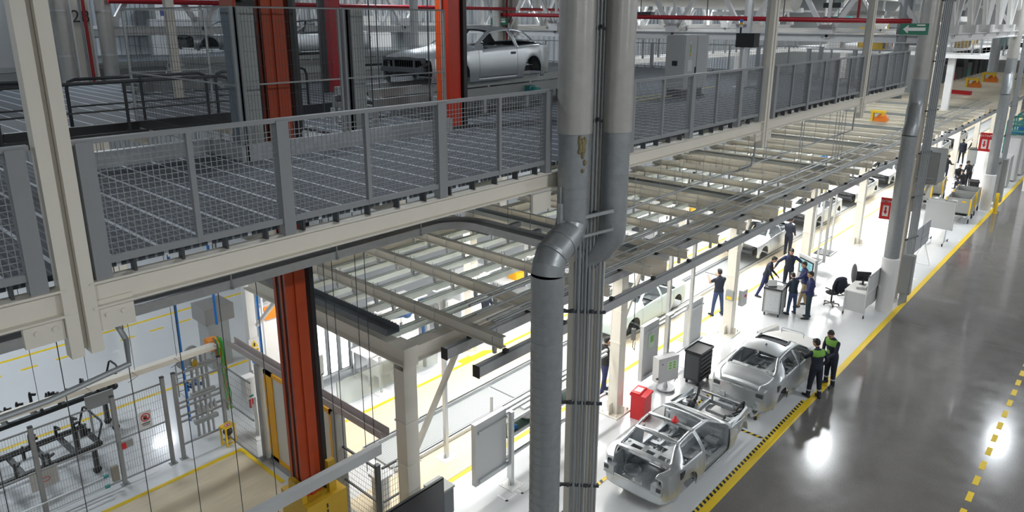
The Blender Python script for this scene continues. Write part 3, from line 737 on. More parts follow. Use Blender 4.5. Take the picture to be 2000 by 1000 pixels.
    if style in ('closed', 'roofhole'):        # nose
        k = len(xs)-1
        for side in (1, -1):
            b0 = len(mb.v); loop = [(P[(k, j)][0], side*P[(k, j)][1], P[(k, j)][2]) for j in range(rows+1)]; mb.v += loop
            mb.v += [(P[(k, j)][0]+.04, 0, P[(k, j)][2]) for j in range(rows+1)]
            n = rows+1
            for j in range(rows): mb.f.append((b0+j, b0+j+1, b0+n+j+1, b0+n+j)); mb.mi.append(0)
    info = dict(wid=wid, wr=wr, top=top, belt=belt, x0=x0, x1=x1)
    return parts, info
def panel_obj(mb, name, mats, parent, thick=.012):
    me = bpy.data.meshes.new(name); me.from_pydata(mb.v, [], mb.f)
    for m_ in mats: me.materials.append(m_)
    me.polygons.foreach_set('material_index', mb.mi)
    bm = bmesh.new(); bm.from_mesh(me); bmesh.ops.remove_doubles(bm, verts=bm.verts, dist=.0004); bmesh.ops.recalc_face_normals(bm, faces=bm.faces); bm.to_mesh(me); bm.free()
    me.polygons.foreach_set('use_smooth', [True]*len(me.polygons)); me.set_sharp_from_angle(angle=math.radians(40))
    o = bpy.data.objects.new(name, me); COL.objects.link(o); o.parent = parent
    md = o.modifiers.new('thickness', 'SOLIDIFY'); md.thickness = thick; md.offset = 0
    return o
M_seam = mat('shut_line', (.05, .055, .06), .6)
def inner(t, kind, info, style):
    """floor pan, bulkhead, shelf, wheel tubs, rails: the pressed inner structure"""
    x0, x1, wid = info['x0'], info['x1'], info['wid']; S = SPEC[kind]; f, r_ = S['ax'][1], S['ax'][0]
    mb = MB().bx(r_+.45, f-.45, -.78, .78, .25, .28)
    mb.sec((r_+.5, 0, .28), (f-.5, 0, .30), [(-.16, 0), (.16, 0), (.1, .17), (-.1, .17)])
    for x in (-.35, .1, .5): mb.bx(x, x+.12, -.76, .76, .28, .34)
    for s in (-1, 1):
        mb.bx(r_+.45, f-.45, s*.78-.05, s*.78+.05, .22, .40)
        for k in range(10): mb.cyl((R.uniform(-.6, .7), s*R.uniform(.25, .65), .28), (R.uniform(-.6, .7), s*R.uniform(.25, .65), .30), .03, n=8)
        for x in (-.2, .3): mb.box((x, s*.42, .37), (.4, .07, .06))
    mb.build('floor_pan', M_carin, t, world=False)
    c = S['head'][1]
    mb = MB().bx(c+.02, c+.06, -.74, .74, .3, .92).bx(c-.02, c+.22, -.76, .76, .86, .9)
    for s in (-1, 1): mb.cyl((c, s*.35, .62), (c+.01, s*.35, .62), .12, n=14).box((c-.12, s*.5, .5), (.2, .3, .05))
    mb.bar((c-.15, -.74, .8), (c-.15, .74, .8), .06, .06)
    mb.build('bulkhead', M_carin, t, world=False)
    q0, q1 = S['rearw']
    mb = MB(); zs = info['belt'](q0)-.03
    for (a, b_, y0, y1) in ((q0-.05, q0+.10, -.66, .66), (q0+.30, q0+.42, -.66, .66), (q0+.10, q0+.30, -.66, -.48), (q0+.10, q0+.30, -.22, -.1), (q0+.10, q0+.30, .1, .22), (q0+.10, q0+.30, .48, .66)): mb.bx(a, b_, y0, y1, zs-.02, zs)
    for k in range(8): mb.ell((q0+R.uniform(.0, .38), R.uniform(-.6, .6), zs), (.05, .04, .025), 10, 6)
    mb.bx(q0+.40, q0+.43, -.7, .7, .55, zs-.02).bx(q0+.40, q0+.9, -.72, .72, .48, .52).bx(q0+.88, q0+.9, -.72, .72, .28, .52)
    for s in (-1, 1): mb.box((q0+.62, s*.36, .54), (.35, .42, .05))
    mb.build('parcel_shelf', M_carin, t, world=False)
    mb = MB().bx(x0+.06, q0+.40, -.62, .62, .46, .49).lathe((x0+.42, .28, .49), [(.22, .0), (.21, .03), (.18, .035), (.15, .02)], 20)
    mb.build('boot_floor', M_carin, t, world=False)
    for ax in (f, r_):
        for s in (-1, 1):
            tub = MB(); n = 14; A = [PI*k/n for k in range(n+1)]
            for y0, y1 in ((s*.52, s*.84),):
                vs = [(ax+.40*math.cos(a), y, .33+.40*math.sin(a)) for a in A for y in (y0, y1)]
                tub.add(vs, [(2*k, 2*k+1, 2*k+3, 2*k+2) for k in range(n)])
                tub.add([(ax+.40*math.cos(a), y0, .33+.40*math.sin(a)) for a in A]+[(ax, y0, .33)], [tuple(range(n+2))])
            panel_obj(tub, 'wheel_tub', [M_carin if style == 'open' else M_dark], t, .008)
def front_end(t, kind, info, dark=False):
    S = SPEC[kind]; f = S['ax'][1]; m_ = M_dark if dark else M_carin
    for s in (-1, 1):
        mb = MB().bar((S['head'][1], s*.42, .48), (f+.75, s*.42, .5), .1, .13)
        mb.sec((f-.15, s*.52, .74), (f-.15, s*.72, .74), [(-.18, -.2), (.18, -.2), (.14, .04), (-.14, .04)])
        mb.lathe((f-.15, s*.62, .76), [(.11, 0), (.11, .05), (.05, .055)], 16)
        mb.bar((S['head'][1]+.05, s*.74, .86), (f+.5, s*.70, .72), .07, .07).bar((f+.5, s*.7, .72), (f+.75, s*.42, .55), .05, .05)
        mb.build('front_rail', m_, t, world=False)
    MB().bar((f+.76, -.62, .52), (f+.76, .62, .52), .08, .1).bar((f+.72, -.6, .74), (f+.72, .6, .74), .04, .05).bar((f+.72, -.3, .5), (f+.72, -.3, .74), .04, .04).bar((f+.72, .3, .5), (f+.72, .3, .74), .04, .04).build('bumper_beam', m_, t, world=False)
def rear_details(t, kind, info):
    x = info['x0']
    mb = MB()
    for s in (-1, 1):
        mb.box((x-.005, s*.56, .72), (.10, .26, .10)); mb.box((x-.045, s*.18, .80), (.03, .10, .05)); mb.box((x-.02, s*.40, .42), (.09, .08, .09))
    mb.build('lamp_recess', M_dark, t, world=False)
    mb = MB()
    for s in (-1, 1): mb.box((x-.03, s*.40, .46), (.12, .14, .14)).box((x-.05, s*.58, .60), (.03, .22, .05))
    mb.bar((x-.05, -.55, .42), (x-.05, .55, .42), .05, .08)
    mb.build('crash_mount', M_carin, t, world=False)
def flap(t, kind, info):
    x = -1.62 if kind == 'coupe' else -1.72
    y = -info['wid'](x)*.975
    MB().box((x, y, .80), (.17, .05, .16)).build('fuel_flap_opening', M_black, t, world=False)
    return x
def handle(t, kind, info):
    for k, (a, b_) in enumerate(SPEC[kind]['doors']):
        for s in (-1, 1):
            y = s*(info['wid'](a+.16)*.975)
            MB().box((a+.15, y, .80), (.19, .025, .055)).build('handle_recess', M_dark if kind == 'coupe' else M_alu, t, world=False)
def make_car(kind, style, name, label, group, loc, rz, body=M_car, front=True, darkfront=False):
    t = thing(name, label, 'car body', loc, rz, group)
    parts, info = car_mesh(kind, style)
    for k, mb in parts.items(): panel_obj(mb, k[:-2] if k[-2:] in ('_l', '_r') else k, [body, M_seam], t)
    inner(t, kind, info, style)
    if front: front_end(t, kind, info, darkfront)
    if style != 'open': rear_details(t, kind, info)
    else:
        for s in (-1, 1): MB().box((info['x0']+.0, s*.60, .62), (.14, .26, .22)).build('crash_mount', M_carin, t, world=False); MB().box((info['x0']-.06, s*.66, .66), (.06, .1, .08)).build('lamp_recess', M_dark, t, world=False)
    flap(t, kind, info)
    if style != 'open': handle(t, kind, info)
    return t, info
# --- the open coupe shell in the near bay
c1, i1 = make_car('coupe', 'open', 'car_body', 'open bare-metal coupe shell without doors, lid or roof skin, in the near bay', 'bare car bodies in the bays', (13.95, 6.98, .06), 0.0)
mb = MB()
for s in (-1, 1):                                      # front inner wings and dark strut parts
    mb.sec((.8, s*.80, .3), (1.9, s*.74, .42), [(-.02, 0), (.02, 0), (.02, .46), (-.02, .5)])
mb.pieces('inner_wing', M_car, c1, world=False)
for s in (-1, 1):
    mb = MB().lathe((1.3, s*.55, .66), [(.15, 0), (.14, .1), (.09, .16), (.04, .17)], 14).bx(1.1, 1.6, s*.6-.1, s*.6+.1, .62, .72).bar((1.1, s*.45, .7), (1.5, s*.66, .8), .05, .05).bar((1.3, s*.5, .8), (1.95, s*.62, .72), .05, .05).bar((1.6, s*.5, .72), (1.95, s*.62, .95), .045, .045).bar((1.95, s*.62, .72), (1.95, s*.62, .95), .045, .045)
    mb.build('strut_tower', M_black, c1, world=False)
MB().bar((-.70, -.56, 1.34), (-.70, .56, 1.34), .10, .03).bar((-1.28, -.55, 1.265), (-1.28, .55, 1.265), .12, .035).pieces('roof_bow', M_car, c1, world=False)
for s in (-1, 1):
    mb = MB().sec((-1.5, s*.77, .5), (-.55, s*.8, .34), [(-.02, 0), (.02, 0), (.02, .5), (-.02, .44)])
    mb.sec((.62, s*.80, .3), (.80, s*.80, .3), [(-.05, 0), (.05, 0), (.05, .6), (-.05, .6)]); mb.pieces('side_inner_panel', M_carin, c1, world=False)
o = MB().bx(-2.16, -1.72, -.6, -.57, .48, .9).bx(-2.16, -1.72, .57, .6, .48, .9).pieces('boot_side', M_carin, c1, world=False)
p = Vector((13.95-.66, 6.98-.1, 1.415))
solo(MB().lathe((p.x, p.y, p.z), [(.085, 0), (.09, .03), (.05, .07), (.03, .13), (.0, .16)], 16).box((p.x, p.y, p.z+.02), (.2, .06, .04), .6), 'red_clamp', M_red, 'small red clamp standing on the roof bow of the open coupe shell', 'clamp')
# --- the sedan in the far bay
c2, i2 = make_car('sedan', 'roofhole', 'car_body', 'bare-metal sedan body with roof opening and white covered bonnet, two workers beside it', 'bare car bodies in the bays', (19.05, 6.90, .10), 0.0)
for ch in list(c2.children):
    if ch.name.startswith('bonnet'): ch.data.materials[0] = M_cover; ch['label'] = 'white protective bonnet cover'
mb = MB()
for s in (-1, 1): mb.sec((1.05, s*.86, .62), (2.15, s*.72, .55), [(-.03, 0), (.05*s, .02), (.02*s, .3), (-.1*s, .34), (-.14*s, .32)])
for o in mb.pieces('wing_cover', M_cover, c2, world=False): o['label'] = 'white wing cover'
mb = MB().bx(-.35, .07, -.44, -.40, 1.385, 1.41).bx(-.35, .07, .40, .44, 1.385, 1.41).bx(-.35, -.31, -.44, .44, 1.385, 1.41).bx(-.2, -.16, -.42, .42, 1.35, 1.37); mb.build('roof_opening_frame', M_dark, c2, world=False)
MB().ell((-.62, 0, 1.42), (.05, .02, .03), 10, 6).build('antenna_base', M_dark, c2, world=False)
q = (20.75, 7.0)
solo(MB().tube([(q[0]+.1, q[1]+.32, .02), (q[0], q[1]+.32, 1.16), (q[0], q[1]+.29, 1.22), (q[0], q[1]-.29, 1.22), (q[0], q[1]-.32, 1.16), (q[0]+.1, q[1]-.32, .02)], .015, 8) if False else MB().tube([(q[0], q[1]+.34, .87), (q[0], q[1]+.34, 1.10), (q[0], q[1]+.31, 1.13), (q[0], q[1]-.31, 1.13), (q[0], q[1]-.34, 1.10), (q[0], q[1]-.34, .87)], .013, 8), 'wire_stand', M_cond, 'thin grey wire hoop standing on the white bonnet cover', 'stand')
# --- dollies under both
def dolly(loc, lb, post=False):
    t = thing('body_dolly', lb, 'dolly', loc, 0, 'dollies under the bare bodies')
    for s in (-1, 1): MB().bx(-1.95, 1.8, s*.47-.04, s*.47+.04, .19, .27).build('side_rail', M_alu, t, world=False)
    for x in (-1.9, -.4, 1.2): MB().bx(x, x+.08, -.5, .5, .19, .26).build('cross_rail', M_alu, t, world=False)
    for x in (-1.75, 1.45):
        for s in (-1, 1):
            c = MB().bx(x-.05, x+.05, s*.47-.05, s*.47+.05, .12, .19).bx(x-.05, x+.02, s*.47-.035, s*.47-.028, .06, .13).bx(x-.05, x+.02, s*.47+.028, s*.47+.035, .06, .13).build('caster', M_mach, t, world=False)
            MB().cyl((x-.03, s*.47-.025, .065), (x-.03, s*.47+.025, .065), .065, n=14).build('wheel', M_rubber, c, world=False)
    return t
d1 = dolly((14.0, 6.98, 0), 'wheeled metal dolly carrying the open coupe shell'); d2 = dolly((18.7, 6.88, 0), 'wheeled metal dolly carrying the sedan body, rails sticking out behind')
mb = MB()
for s in (-1, 1): mb.bar((-2.9, s*.42, .45), (-1.6, s*.42, .42), .07, .09)
mb.bar((-2.9, -.42, .45), (-2.9, .42, .45), .06, .08)
for s in (-1, 1): mb.bar((-2.1, s*.42, .42), (-2.0, s*.45, .2), .06, .06)
mb.build('tow_frame', M_alu, d2, world=False)
MB().bx(-1.86, -1.7, -.58, -.44, .06, .52).bx(-1.9, -1.66, -.62, -.40, .1, .16).build('jack_post', M_mach, d1, world=False)
# --- bodies travelling on the line (facing the camera end, noses off)
LINEX = [(15.2, 12.35), (21.5, 12.4), (30.6, 12.4), (37.2, 12.4), (43.8, 12.4), (50.4, 12.4), (57, 12.4), (63.6, 12.4), (70.2, 12.4)]
LN = ['pale primer coloured car body at the start of the line behind the centre column post', None, 'silver car body on the line with the lone worker standing at its side', 'silver car body on the line behind the second aisle column', 'silver car body on the line behind the third aisle column', 'fifth silver car body down the line', 'sixth silver car body down the line', 'seventh silver car body down the line', 'farthest silver car body down the line']
M_prim = mat('pale_mint_primer', (.50, .58, .55), .35, var=.03)
lc, li = make_car('sedan', 'line', 'car_body', LN[2], 'car bodies on the line', (30.9, 12.4, .1), PI, darkfront=True)
MB().bx(1.95, 2.16, -.62, .62, .32, .62).box((2.1, .5, .5), (.2, .25, .2)).box((2.1, -.5, .5), (.2, .25, .2)).build('radiator_carrier', M_black, lc, world=False)
LC = [lc]
for x, lb in ((37.6, LN[3]), (44.2, LN[4]), (50.8, LN[5]), (57.4, LN[6]), (64, LN[7]), (70.6, LN[8])): LC.append(dup(lc, (x, 12.4, .1), PI, lb))
pc, pi_ = make_car('sedan', 'closed', 'car_body', LN[0], 'car bodies on the line', (20.35, 12.4, .1), PI, body=M_prim, front=False)
MB().box((2.25, .58, .62), (.12, .2, .1)).box((2.25, -.58, .62), (.12, .2, .1)).build('headlamp', M_cab, pc, world=False)
# --- bodies up on the mezzanine (facing left)
cc, ci = make_car('coupe', 'nofront', 'car_body', 'silver coupe body with doors on the mezzanine conveyor behind the red mast', 'car bodies on the mezzanine', (11.8, 11.95, 8.80), PI+.09, darkfront=True)
b_ = ray(603, 72)*26.5; c3 = dup(lc, (b_.x, b_.y, 8.95), PI, 'silver sedan body on the upper conveyor seen between the orange and crimson masts', 'car bodies on the mezzanine')
b_ = ray(455, 80)*29.5; c4 = dup(lc, (b_.x, b_.y, 8.95), PI, 'silver car body on the upper conveyor partly hidden by the galvanised box column at left', 'car bodies on the mezzanine')
# ================================================================== PEOPLE
M_skin = mat('skin', (.42, .24, .155), .5); M_skin2 = mat('skin_tan', (.33, .18, .11), .5)
M_hair = mat('black_hair', (.012, .010, .009), .5)
M_navy = mat('navy_cloth', (.012, .016, .030), .8, bump=.3, scale=25); M_blk = mat('black_cloth', (.012, .013, .015), .85, bump=.3, scale=25)
M_royal = mat('deep_blue_cloth', (.016, .022, .085), .8, bump=.3, scale=25); M_teal = mat('dark_teal_cloth', (.012, .028, .042), .8, bump=.3, scale=25)
M_jean = mat('blue_jeans', (.035, .06, .14), .8, bump=.3, scale=30); M_khaki = mat('khaki_cloth', (.30, .23, .14), .8)
M_green = mat('green_yoke_cloth', (.16, .36, .05), .75); M_band = mat('reflective_band', (.50, .52, .55), .35, .3)
M_shoe = mat('black_shoe', (.012, .012, .012), .45); M_eye = mat('dark_eye', (.01, .008, .007), .3); M_lip = mat('lip', (.28, .11, .09), .5); M_cloth = mat('white_print', (.7, .7, .7), .6)
def rotv(v, ax, a): return Matrix.Rotation(a, 3, ax) @ Vector(v)
def person(label, loc, head_dir, P, H=1.74, group=None, vox=.0115):
    """P: lean, twist, legs [(pitch, out, knee)], arms [(pitch, out, elbow, inward)], head (yaw, pitch), clothes"""
    s = H/1.75; t = thing('person', label, 'person', loc, head_dir, group)
    lean, side = P.get('lean', 0), P.get('side', 0)
    hip_z = P.get('hip', .93)
    mb = MB(); bones = []            # (p, q, radius, tag)
    hip = Vector((P.get('hx', 0), 0, hip_z))
    Rt = Matrix.Rotation(side, 3, 'X') @ Matrix.Rotation(lean, 3, 'Y')
    def T(x, y, z): return hip+Rt @ Vector((x, y, z))
    def limb(p, q, r1, r2, tg, n=12):
        mb.cyl(p, q, r1, r2, n); mb.ell(p, (r1, r1, r1), 12, 8); mb.ell(q, (r2, r2, r2), 12, 8); bones.append((Vector(p), Vector(q), (r1+r2)/2, tg))
    # torso rings, overlapping
    prof = [(z_, a_*1.07, b_*1.05) for z_, a_, b_ in [(-.06, .11, .155), (.0, .125, .172), (.06, .118, .165), (.14, .105, .148), (.24, .112, .158), (.34, .12, .175), (.42, .115, .185), (.49, .09, .17), (.535, .065, .10), (.56, .055, .062)]]
    n = 20; vs = []
    for z, rx, ry in prof:
        fat = P.get('fat', 1.0)
        for j in range(n):
            a = 2*PI*j/n; vs.append(T(rx*fat*math.cos(a), ry*fat**.5*math.sin(a), z))
    m = len(prof)
    mb.add(vs, [(i*n+j, i*n+(j+1) % n, (i+1)*n+(j+1) % n, (i+1)*n+j) for i in range(m-1) for j in range(n)]+[tuple(range(n))[::-1], tuple(range((m-1)*n, m*n))])
    bones.append((T(0, 0, .02), T(0, 0, .46), .17, 'torso')); bones.append((T(0, .06, -.03), T(0, -.06, -.03), .14, 'pelvis'))
    # legs
    for k, sd in ((0, 1), (1, -1)):
        pit, out, knee = P['legs'][k]
        d = Matrix.Rotation(sd*out, 3, 'X') @ (Matrix.Rotation(-pit, 3, 'Y') @ Vector((0, 0, -1)))
        h = hip+Vector((0, sd*.09, -.02)); kn = h+d*.43
        d2 = Matrix.Rotation(sd*out*.6, 3, 'X') @ (Matrix.Rotation(-pit+knee, 3, 'Y') @ Vector((0, 0, -1)))
        an = kn+d2*.41
        lw = P.get('loose', 1.0)
        limb(h, kn, .096*lw, .068*lw, 'thigh'); limb(kn, an, .066*lw, .052*lw, 'shin'); bones[-1] = (kn, an, .055, 'shin')
        f = Vector((1, 0, 0)) if P.get('flat', True) else d2.cross(Vector((0, -1, 0)))
        f = Matrix.Rotation(sd*P.get('toe', .2), 3, 'Z') @ f
        fz = an.z-.045 if an.z > .12 else .045
        c0 = Vector((an.x, an.y, max(fz, .045)))-f*.04; c1 = c0+f*.19
        mb.ell(c0+Vector((0, 0, .005)), (.05, .045, .05), 12, 8); mb.ell((c0+c1)/2, (.12, .045, .042), 14, 8, math.atan2(f.y, f.x)); mb.ell(c1-Vector((0, 0, .01)), (.055, .047, .034), 12, 8, math.atan2(f.y, f.x))
        mb.cyl(an, c0, .045, .045, 10); bones.append((c0, c1, .045, 'shoe'))
    # arms
    for k, sd in ((0, 1), (1, -1)):
        pit, out, elb, inw = P['arms'][k]
        sh = T(0, sd*.185, .455)
        d = Matrix.Rotation(sd*out, 3, 'X') @ (Matrix.Rotation(-pit, 3, 'Y') @ Vector((0, 0, -1)))
        d = Rt @ d; el = sh+d*.285
        ax = Matrix.Rotation(sd*inw, 3, d) @ (Rt @ Vector((0, -1, 0)))
        d2 = Matrix.Rotation(elb, 3, ax) @ d
        wr = el+d2*.25
        limb(sh, el, .066, .052, 'uparm'); limb(el, wr, .051, .036, 'forearm')
        # hand: palm, four bent fingers, thumb
        nrm = d2.cross(ax).normalized(); sdv = ax.normalized()
        pc = wr+d2*.05
        mb.sec(wr+d2*.005, wr+d2*.095, [(-.038, -.013), (.038, -.013), (.038, .013), (-.038, .013)], up=nrm); bones.append((wr+d2*.02, wr+d2*.17, .04, 'hand'))
        for fi, (o, L) in enumerate(((-.033, .066), (-.011, .078), (.011, .072), (.033, .055))):
            a0 = wr+d2*.09+sdv*o; b1 = a0+(d2*.9+sdv*o*1.6+nrm*.25).normalized()*L*.55; b2 = b1+(d2*.75+nrm*.65).normalized()*L*.5
            mb.tube([a0-d2*.02, a0, b1, b2], [.0095, .0095, .0088, .0075], 8)
        th = wr+d2*.03+sdv*(-sd)*.035; mb.tube([th-sdv*(-sd)*.02, th+(d2*.6+sdv*(-sd)*.7).normalized()*.035, th+(d2*.9+sdv*(-sd)*.45).normalized()*.068], [.012, .0105, .009], 8)
    # head
    yw, pt = P.get('head', (0, 0))
    nb = T(0, 0, .53); Rh = Rt @ Matrix.Rotation(yw, 3, 'Z') @ Matrix.Rotation(pt-lean*.6, 3, 'Y')
    hc = nb+Vector(Rt @ Vector((.015, 0, .06)))+Rh @ Vector((.025, 0, .125))
    def E(dx, dy, dz, r, seg=14, rings_=10):
        k0 = len(mb.v); mb.ell((0, 0, 0), r, seg, rings_)
        for q in range(k0, len(mb.v)): mb.v[q] = tuple(hc+Rh @ (Vector(mb.v[q])+Vector((dx, dy, dz))))
    E(-.005, 0, .02, (.098, .076, .098)); E(.028, 0, -.05, (.066, .058, .066)); E(.045, 0, -.088, (.03, .032, .026))
    E(.098, 0, -.018, (.022, .014, .024), 10, 8); E(.082, 0, .03, (.02, .05, .014), 10, 8)
    for sd in (1, -1): E(-.005, sd*.077, -.008, (.018, .010, .032), 10, 8); E(.06, sd*.035, -.03, (.03, .025, .03), 10, 8)
    limb(nb-Vector(Rt @ Vector((0, 0, .03))), hc-Rh @ Vector((.02, 0, .05)), .054, .052, 'neck'); bones.append((hc-Rh @ Vector((0, 0, .06)), hc+Rh @ Vector((0, 0, .03)), .085, 'head'))
    # fuse everything into one continuous skin
    me = bpy.data.meshes.new('tmp'); me.from_pydata([tuple(Vector(v)) for v in mb.v], [], mb.f)
    ob = bpy.data.objects.new('tmp', me); COL.objects.link(ob)
    md = ob.modifiers.new('r', 'REMESH'); md.mode = 'VOXEL'; md.voxel_size = vox; md.use_smooth_shade = True
    sm = ob.modifiers.new('s', 'SMOOTH'); sm.factor = .5; sm.iterations = 2
    dg = bpy.context.evaluated_depsgraph_get(); fin = bpy.data.meshes.new_from_object(ob.evaluated_get(dg)); bpy.data.objects.remove(ob)
    C = P['wear']; slots = []
    def slot(m_):
        if m_ not in slots: slots.append(m_)
        return slots.index(m_)
    inv = Rt.transposed(); idx = []
    short = P.get('short', False)
    for poly in fin.polygons:
        c = poly.center; best = None; bd = 1e9
        for p, q, r_, tg in bones:
            pq = q-p; u = max(0, min(1, (c-p).dot(pq)/pq.length_squared)); d = (c-(p+pq*u)).length-r_
            if d < bd: bd = d; best = (tg, u, p, q)
        tg, u = best[0], best[1]; L = inv @ (c-hip)
        if tg in ('head', 'neck', 'hand'): mm = P.get('skin', M_skin)
        elif tg == 'shoe': mm = M_shoe
        elif tg in ('thigh', 'shin', 'pelvis'): mm = C[1]
        elif tg == 'forearm': mm = P.get('skin', M_skin) if short else C[0]
        else: mm = C[0]
        if tg in ('torso', 'pelvis'): mm = C[0] if L.z > .0 else C[1]
        if tg == 'uparm' and short and u > .62: mm = P.get('skin', M_skin)
        if tg == 'neck' and L.z < .52: mm = C[0]
        if P.get('yoke') and tg in ('torso', 'uparm', 'neck') and L.z > .36 and L.z < .53 and abs(L.y) < .19: mm = M_green
        if P.get('yoke') == 2 and tg == 'torso' and .10 < L.z < .22 and L.x > 0 and L.y < .02: mm = M_green
        if P.get('bands') and tg == 'shin' and .52 < u < .64: mm = M_band
        if P.get('shoulder') and tg in ('uparm', 'torso') and L.z > .40 and abs(L.y) > .1: mm = M_royal
        idx.append(slot(mm))
    for m_ in slots: fin.materials.append(m_)
    fin.polygons.foreach_set('material_index', idx); fin.polygons.foreach_set('use_smooth', [True]*len(idx))
    if s != 1: fin.transform(Matrix.Scale(s, 4))
    fin.name = 'body'; o = bpy.data.objects.new('body', fin); COL.objects.link(o); o.parent = t
    # hair, eyes, mouth
    def child(nm, parts, mt):
        m2 = MB()
        for (dx, dy, dz, r) in parts:
            k0 = len(m2.v); m2.ell((0, 0, 0), r, 16, 12)
            for q in range(k0, len(m2.v)): m2.v[q] = tuple((hc+Rh @ (Vector(m2.v[q])+Vector((dx, dy, dz))))*s)
        return m2.build(nm, mt, t, world=False, smooth=80)
    if P.get('cap'):
        child('cap', [(-.012, 0, .062, (.102, .086, .066)), (.10, 0, .055, (.07, .06, .012))], M_blk)
        child('hair', [(-.03, 0, .0, (.084, .079, .07))], M_hair)
    else:
        child('hair', [(-.022, 0, .042, (.098, .083, .090)), (-.045, 0, -.005, (.070, .076, .075)), (.02, 0, .085, (.075, .066, .038))], M_hair)
    child('eyes', [(.088, .03, .012, (.010, .014, .008)), (.088, -.03, .012, (.010, .014, .008)), (.090, .032, .034, (.010, .022, .005)), (.090, -.032, .034, (.010, .022, .005))], M_eye)
    child('mouth', [(.088, 0, -.062, (.012, .024, .007))], M_lip)
    return t
ST = [(.03, .05, .04), (-.03, .05, .04)]            # plain standing legs
VA = YAW                                            # heading away from the camera
def fl(u, v): p = at(u, v); return (p.x, p.y, 0)
person('worker in navy overalls with a green shoulder yoke, back turned, at the sedan body', fl(1588, 776), VA+.25, dict(legs=[(.08, .09, .05), (-.05, .07, .05)], arms=[(.75, .25, 1.0, .5), (-.25, .35, 1.3, 1.3)], head=(.35, .25), lean=.08, wear=(M_navy, M_navy), yoke=1, bands=1, loose=1.12, fat=1.1), 1.76, 'workers at the sedan body')
person('worker in navy and green looking down toward the sedan, farther of the two beside it', fl(1618, 752), VA+2.0, dict(legs=[(.05, .08, .05), (.0, .06, .05)], arms=[(.5, .2, .9, .4), (-.1, .45, 1.25, 1.0)], head=(.15, .45), lean=.14, wear=(M_navy, M_navy), yoke=2, bands=1, loose=1.12, fat=1.12), 1.8, 'workers at the sedan body')
person('man in dark tee shirt and blue jeans seen from behind beside the cream column', fl(1400, 616), VA+.25, dict(legs=[(.02, .16, .04), (.02, .16, .04)], arms=[(.9, .3, 1.2, .5), (1.0, .25, 1.2, .4)], head=(-.1, .1), wear=(M_navy, M_jean), short=True, fat=1.1), 1.76)
GRP = 'colleagues around the laptop cart'
person('man in navy jacket leaning on the laptop cart from its left side', fl(1492, 580), VA-2.1, dict(legs=[(.1, .05, .1), (-.25, .05, .12)], arms=[(.45, .1, .7, .3), (.5, .15, .3, .2)], head=(.1, .3), lean=.28, wear=(M_navy, M_royal), fat=1.0), 1.72, GRP)
person('man in navy jacket facing the camera behind the cart, arm stretched to the monitor', fl(1536, 570), VA+PI-.1, dict(legs=ST, arms=[(.25, .95, .25, .3), (.1, .95, .9, .9)], head=(-.15, .3), lean=.1, wear=(M_navy, M_navy), shoulder=1, fat=1.08), 1.84, GRP)
person('person in dark teal shirt and blue jeans standing with back to camera at the cart', fl(1545, 614), VA+.3, dict(legs=[(.02, .13, .03), (.05, .12, .05)], arms=[(.55, .2, .9, .5), (.5, .2, .9, .5)], head=(.1, .3), lean=.1, wear=(M_teal, M_jean), fat=1.05), 1.58, GRP)
person('man in blue overalls in front of the monitor, hand on hip, facing left', fl(1576, 622), VA+1.15, dict(legs=[(.04, .05, .04), (-.02, .05, .04)], arms=[(.2, .15, 1.0, .6), (-.4, .35, 1.2, 1.0)], head=(.35, .1), wear=(M_royal, M_teal), fat=1.1, loose=1.08), 1.78, GRP)
person('man in blue top and khaki trousers, nearest the monitor screen', fl(1567, 598), VA+1.5, dict(legs=[(.3, .06, .1), (-.12, .05, .1)], arms=[(.9, .1, .5, .3), (.3, .1, .6, .3)], head=(.1, .15), lean=.08, wear=(M_royal, M_khaki), fat=1.05), 1.76, GRP)
person('lone worker in navy overalls standing against the silver car on the line', fl(1537, 498), VA-.9, dict(legs=[(.02, .04, .03), (-.02, .04, .03)], arms=[(.25, .08, .9, .6), (.2, .1, .8, .6)], head=(-.1, .25), wear=(M_navy, M_navy), loose=1.08), 1.78)
person('man in dark shirt and jeans half hidden behind the centre conduits', fl(1179, 766), VA-1.3, dict(legs=[(.12, .04, .06), (-.1, .04, .08)], arms=[(.3, .1, .9, .5), (.35, .1, .9, .5)], head=(0, .2), wear=(M_blk, M_royal), fat=1.0), 1.72)
p = at(948, 568, 1.62)
person('dark-haired man under the line frame whose head shows between two cross beams', (p.x, p.y, 0), VA-2.2, dict(legs=ST, arms=[(.5, .1, .9, .4), (.4, .1, .9, .4)], head=(.1, .2), wear=(M_navy, M_navy)), 1.7)
SIT = [(1.45, .1, 1.45), (1.4, .1, 1.4)]
GB = 'group at the far carts'
person('man in black and cap, leftmost of the group by the grey carts', fl(1844, 352), VA-1.3, dict(legs=ST, arms=[(.5, .1, 1.0, .4), (.6, .1, .9, .4)], head=(0, .3), wear=(M_blk, M_navy), cap=1), 1.72, GB)
person('seated worker in black with red sleeve edge, middle of the group by the carts', fl(1868, 360), VA+PI-.2, dict(legs=SIT, hip=.55, arms=[(.6, .15, .9, .4), (.5, .2, .9, .4)], head=(.1, .3), lean=.15, wear=(M_blk, M_navy)), 1.74, GB)
person('tall worker in black standing at the right of the group by the carts', fl(1888, 366), VA+1.9, dict(legs=ST, arms=[(.5, .1, 1.0, .4), (.3, .2, 1.1, .5)], head=(0, .4), lean=.2, wear=(M_blk, M_blk), cap=1, fat=1.1), 1.78, GB)
person('worker seen from behind on a dark chair in front of the far group', fl(1877, 372), VA+.2, dict(legs=SIT, hip=.55, arms=[(.5, .15, .8, .4), (.5, .15, .8, .4)], head=(0, .2), lean=.05, wear=(M_blk, M_navy)), 1.7, GB)
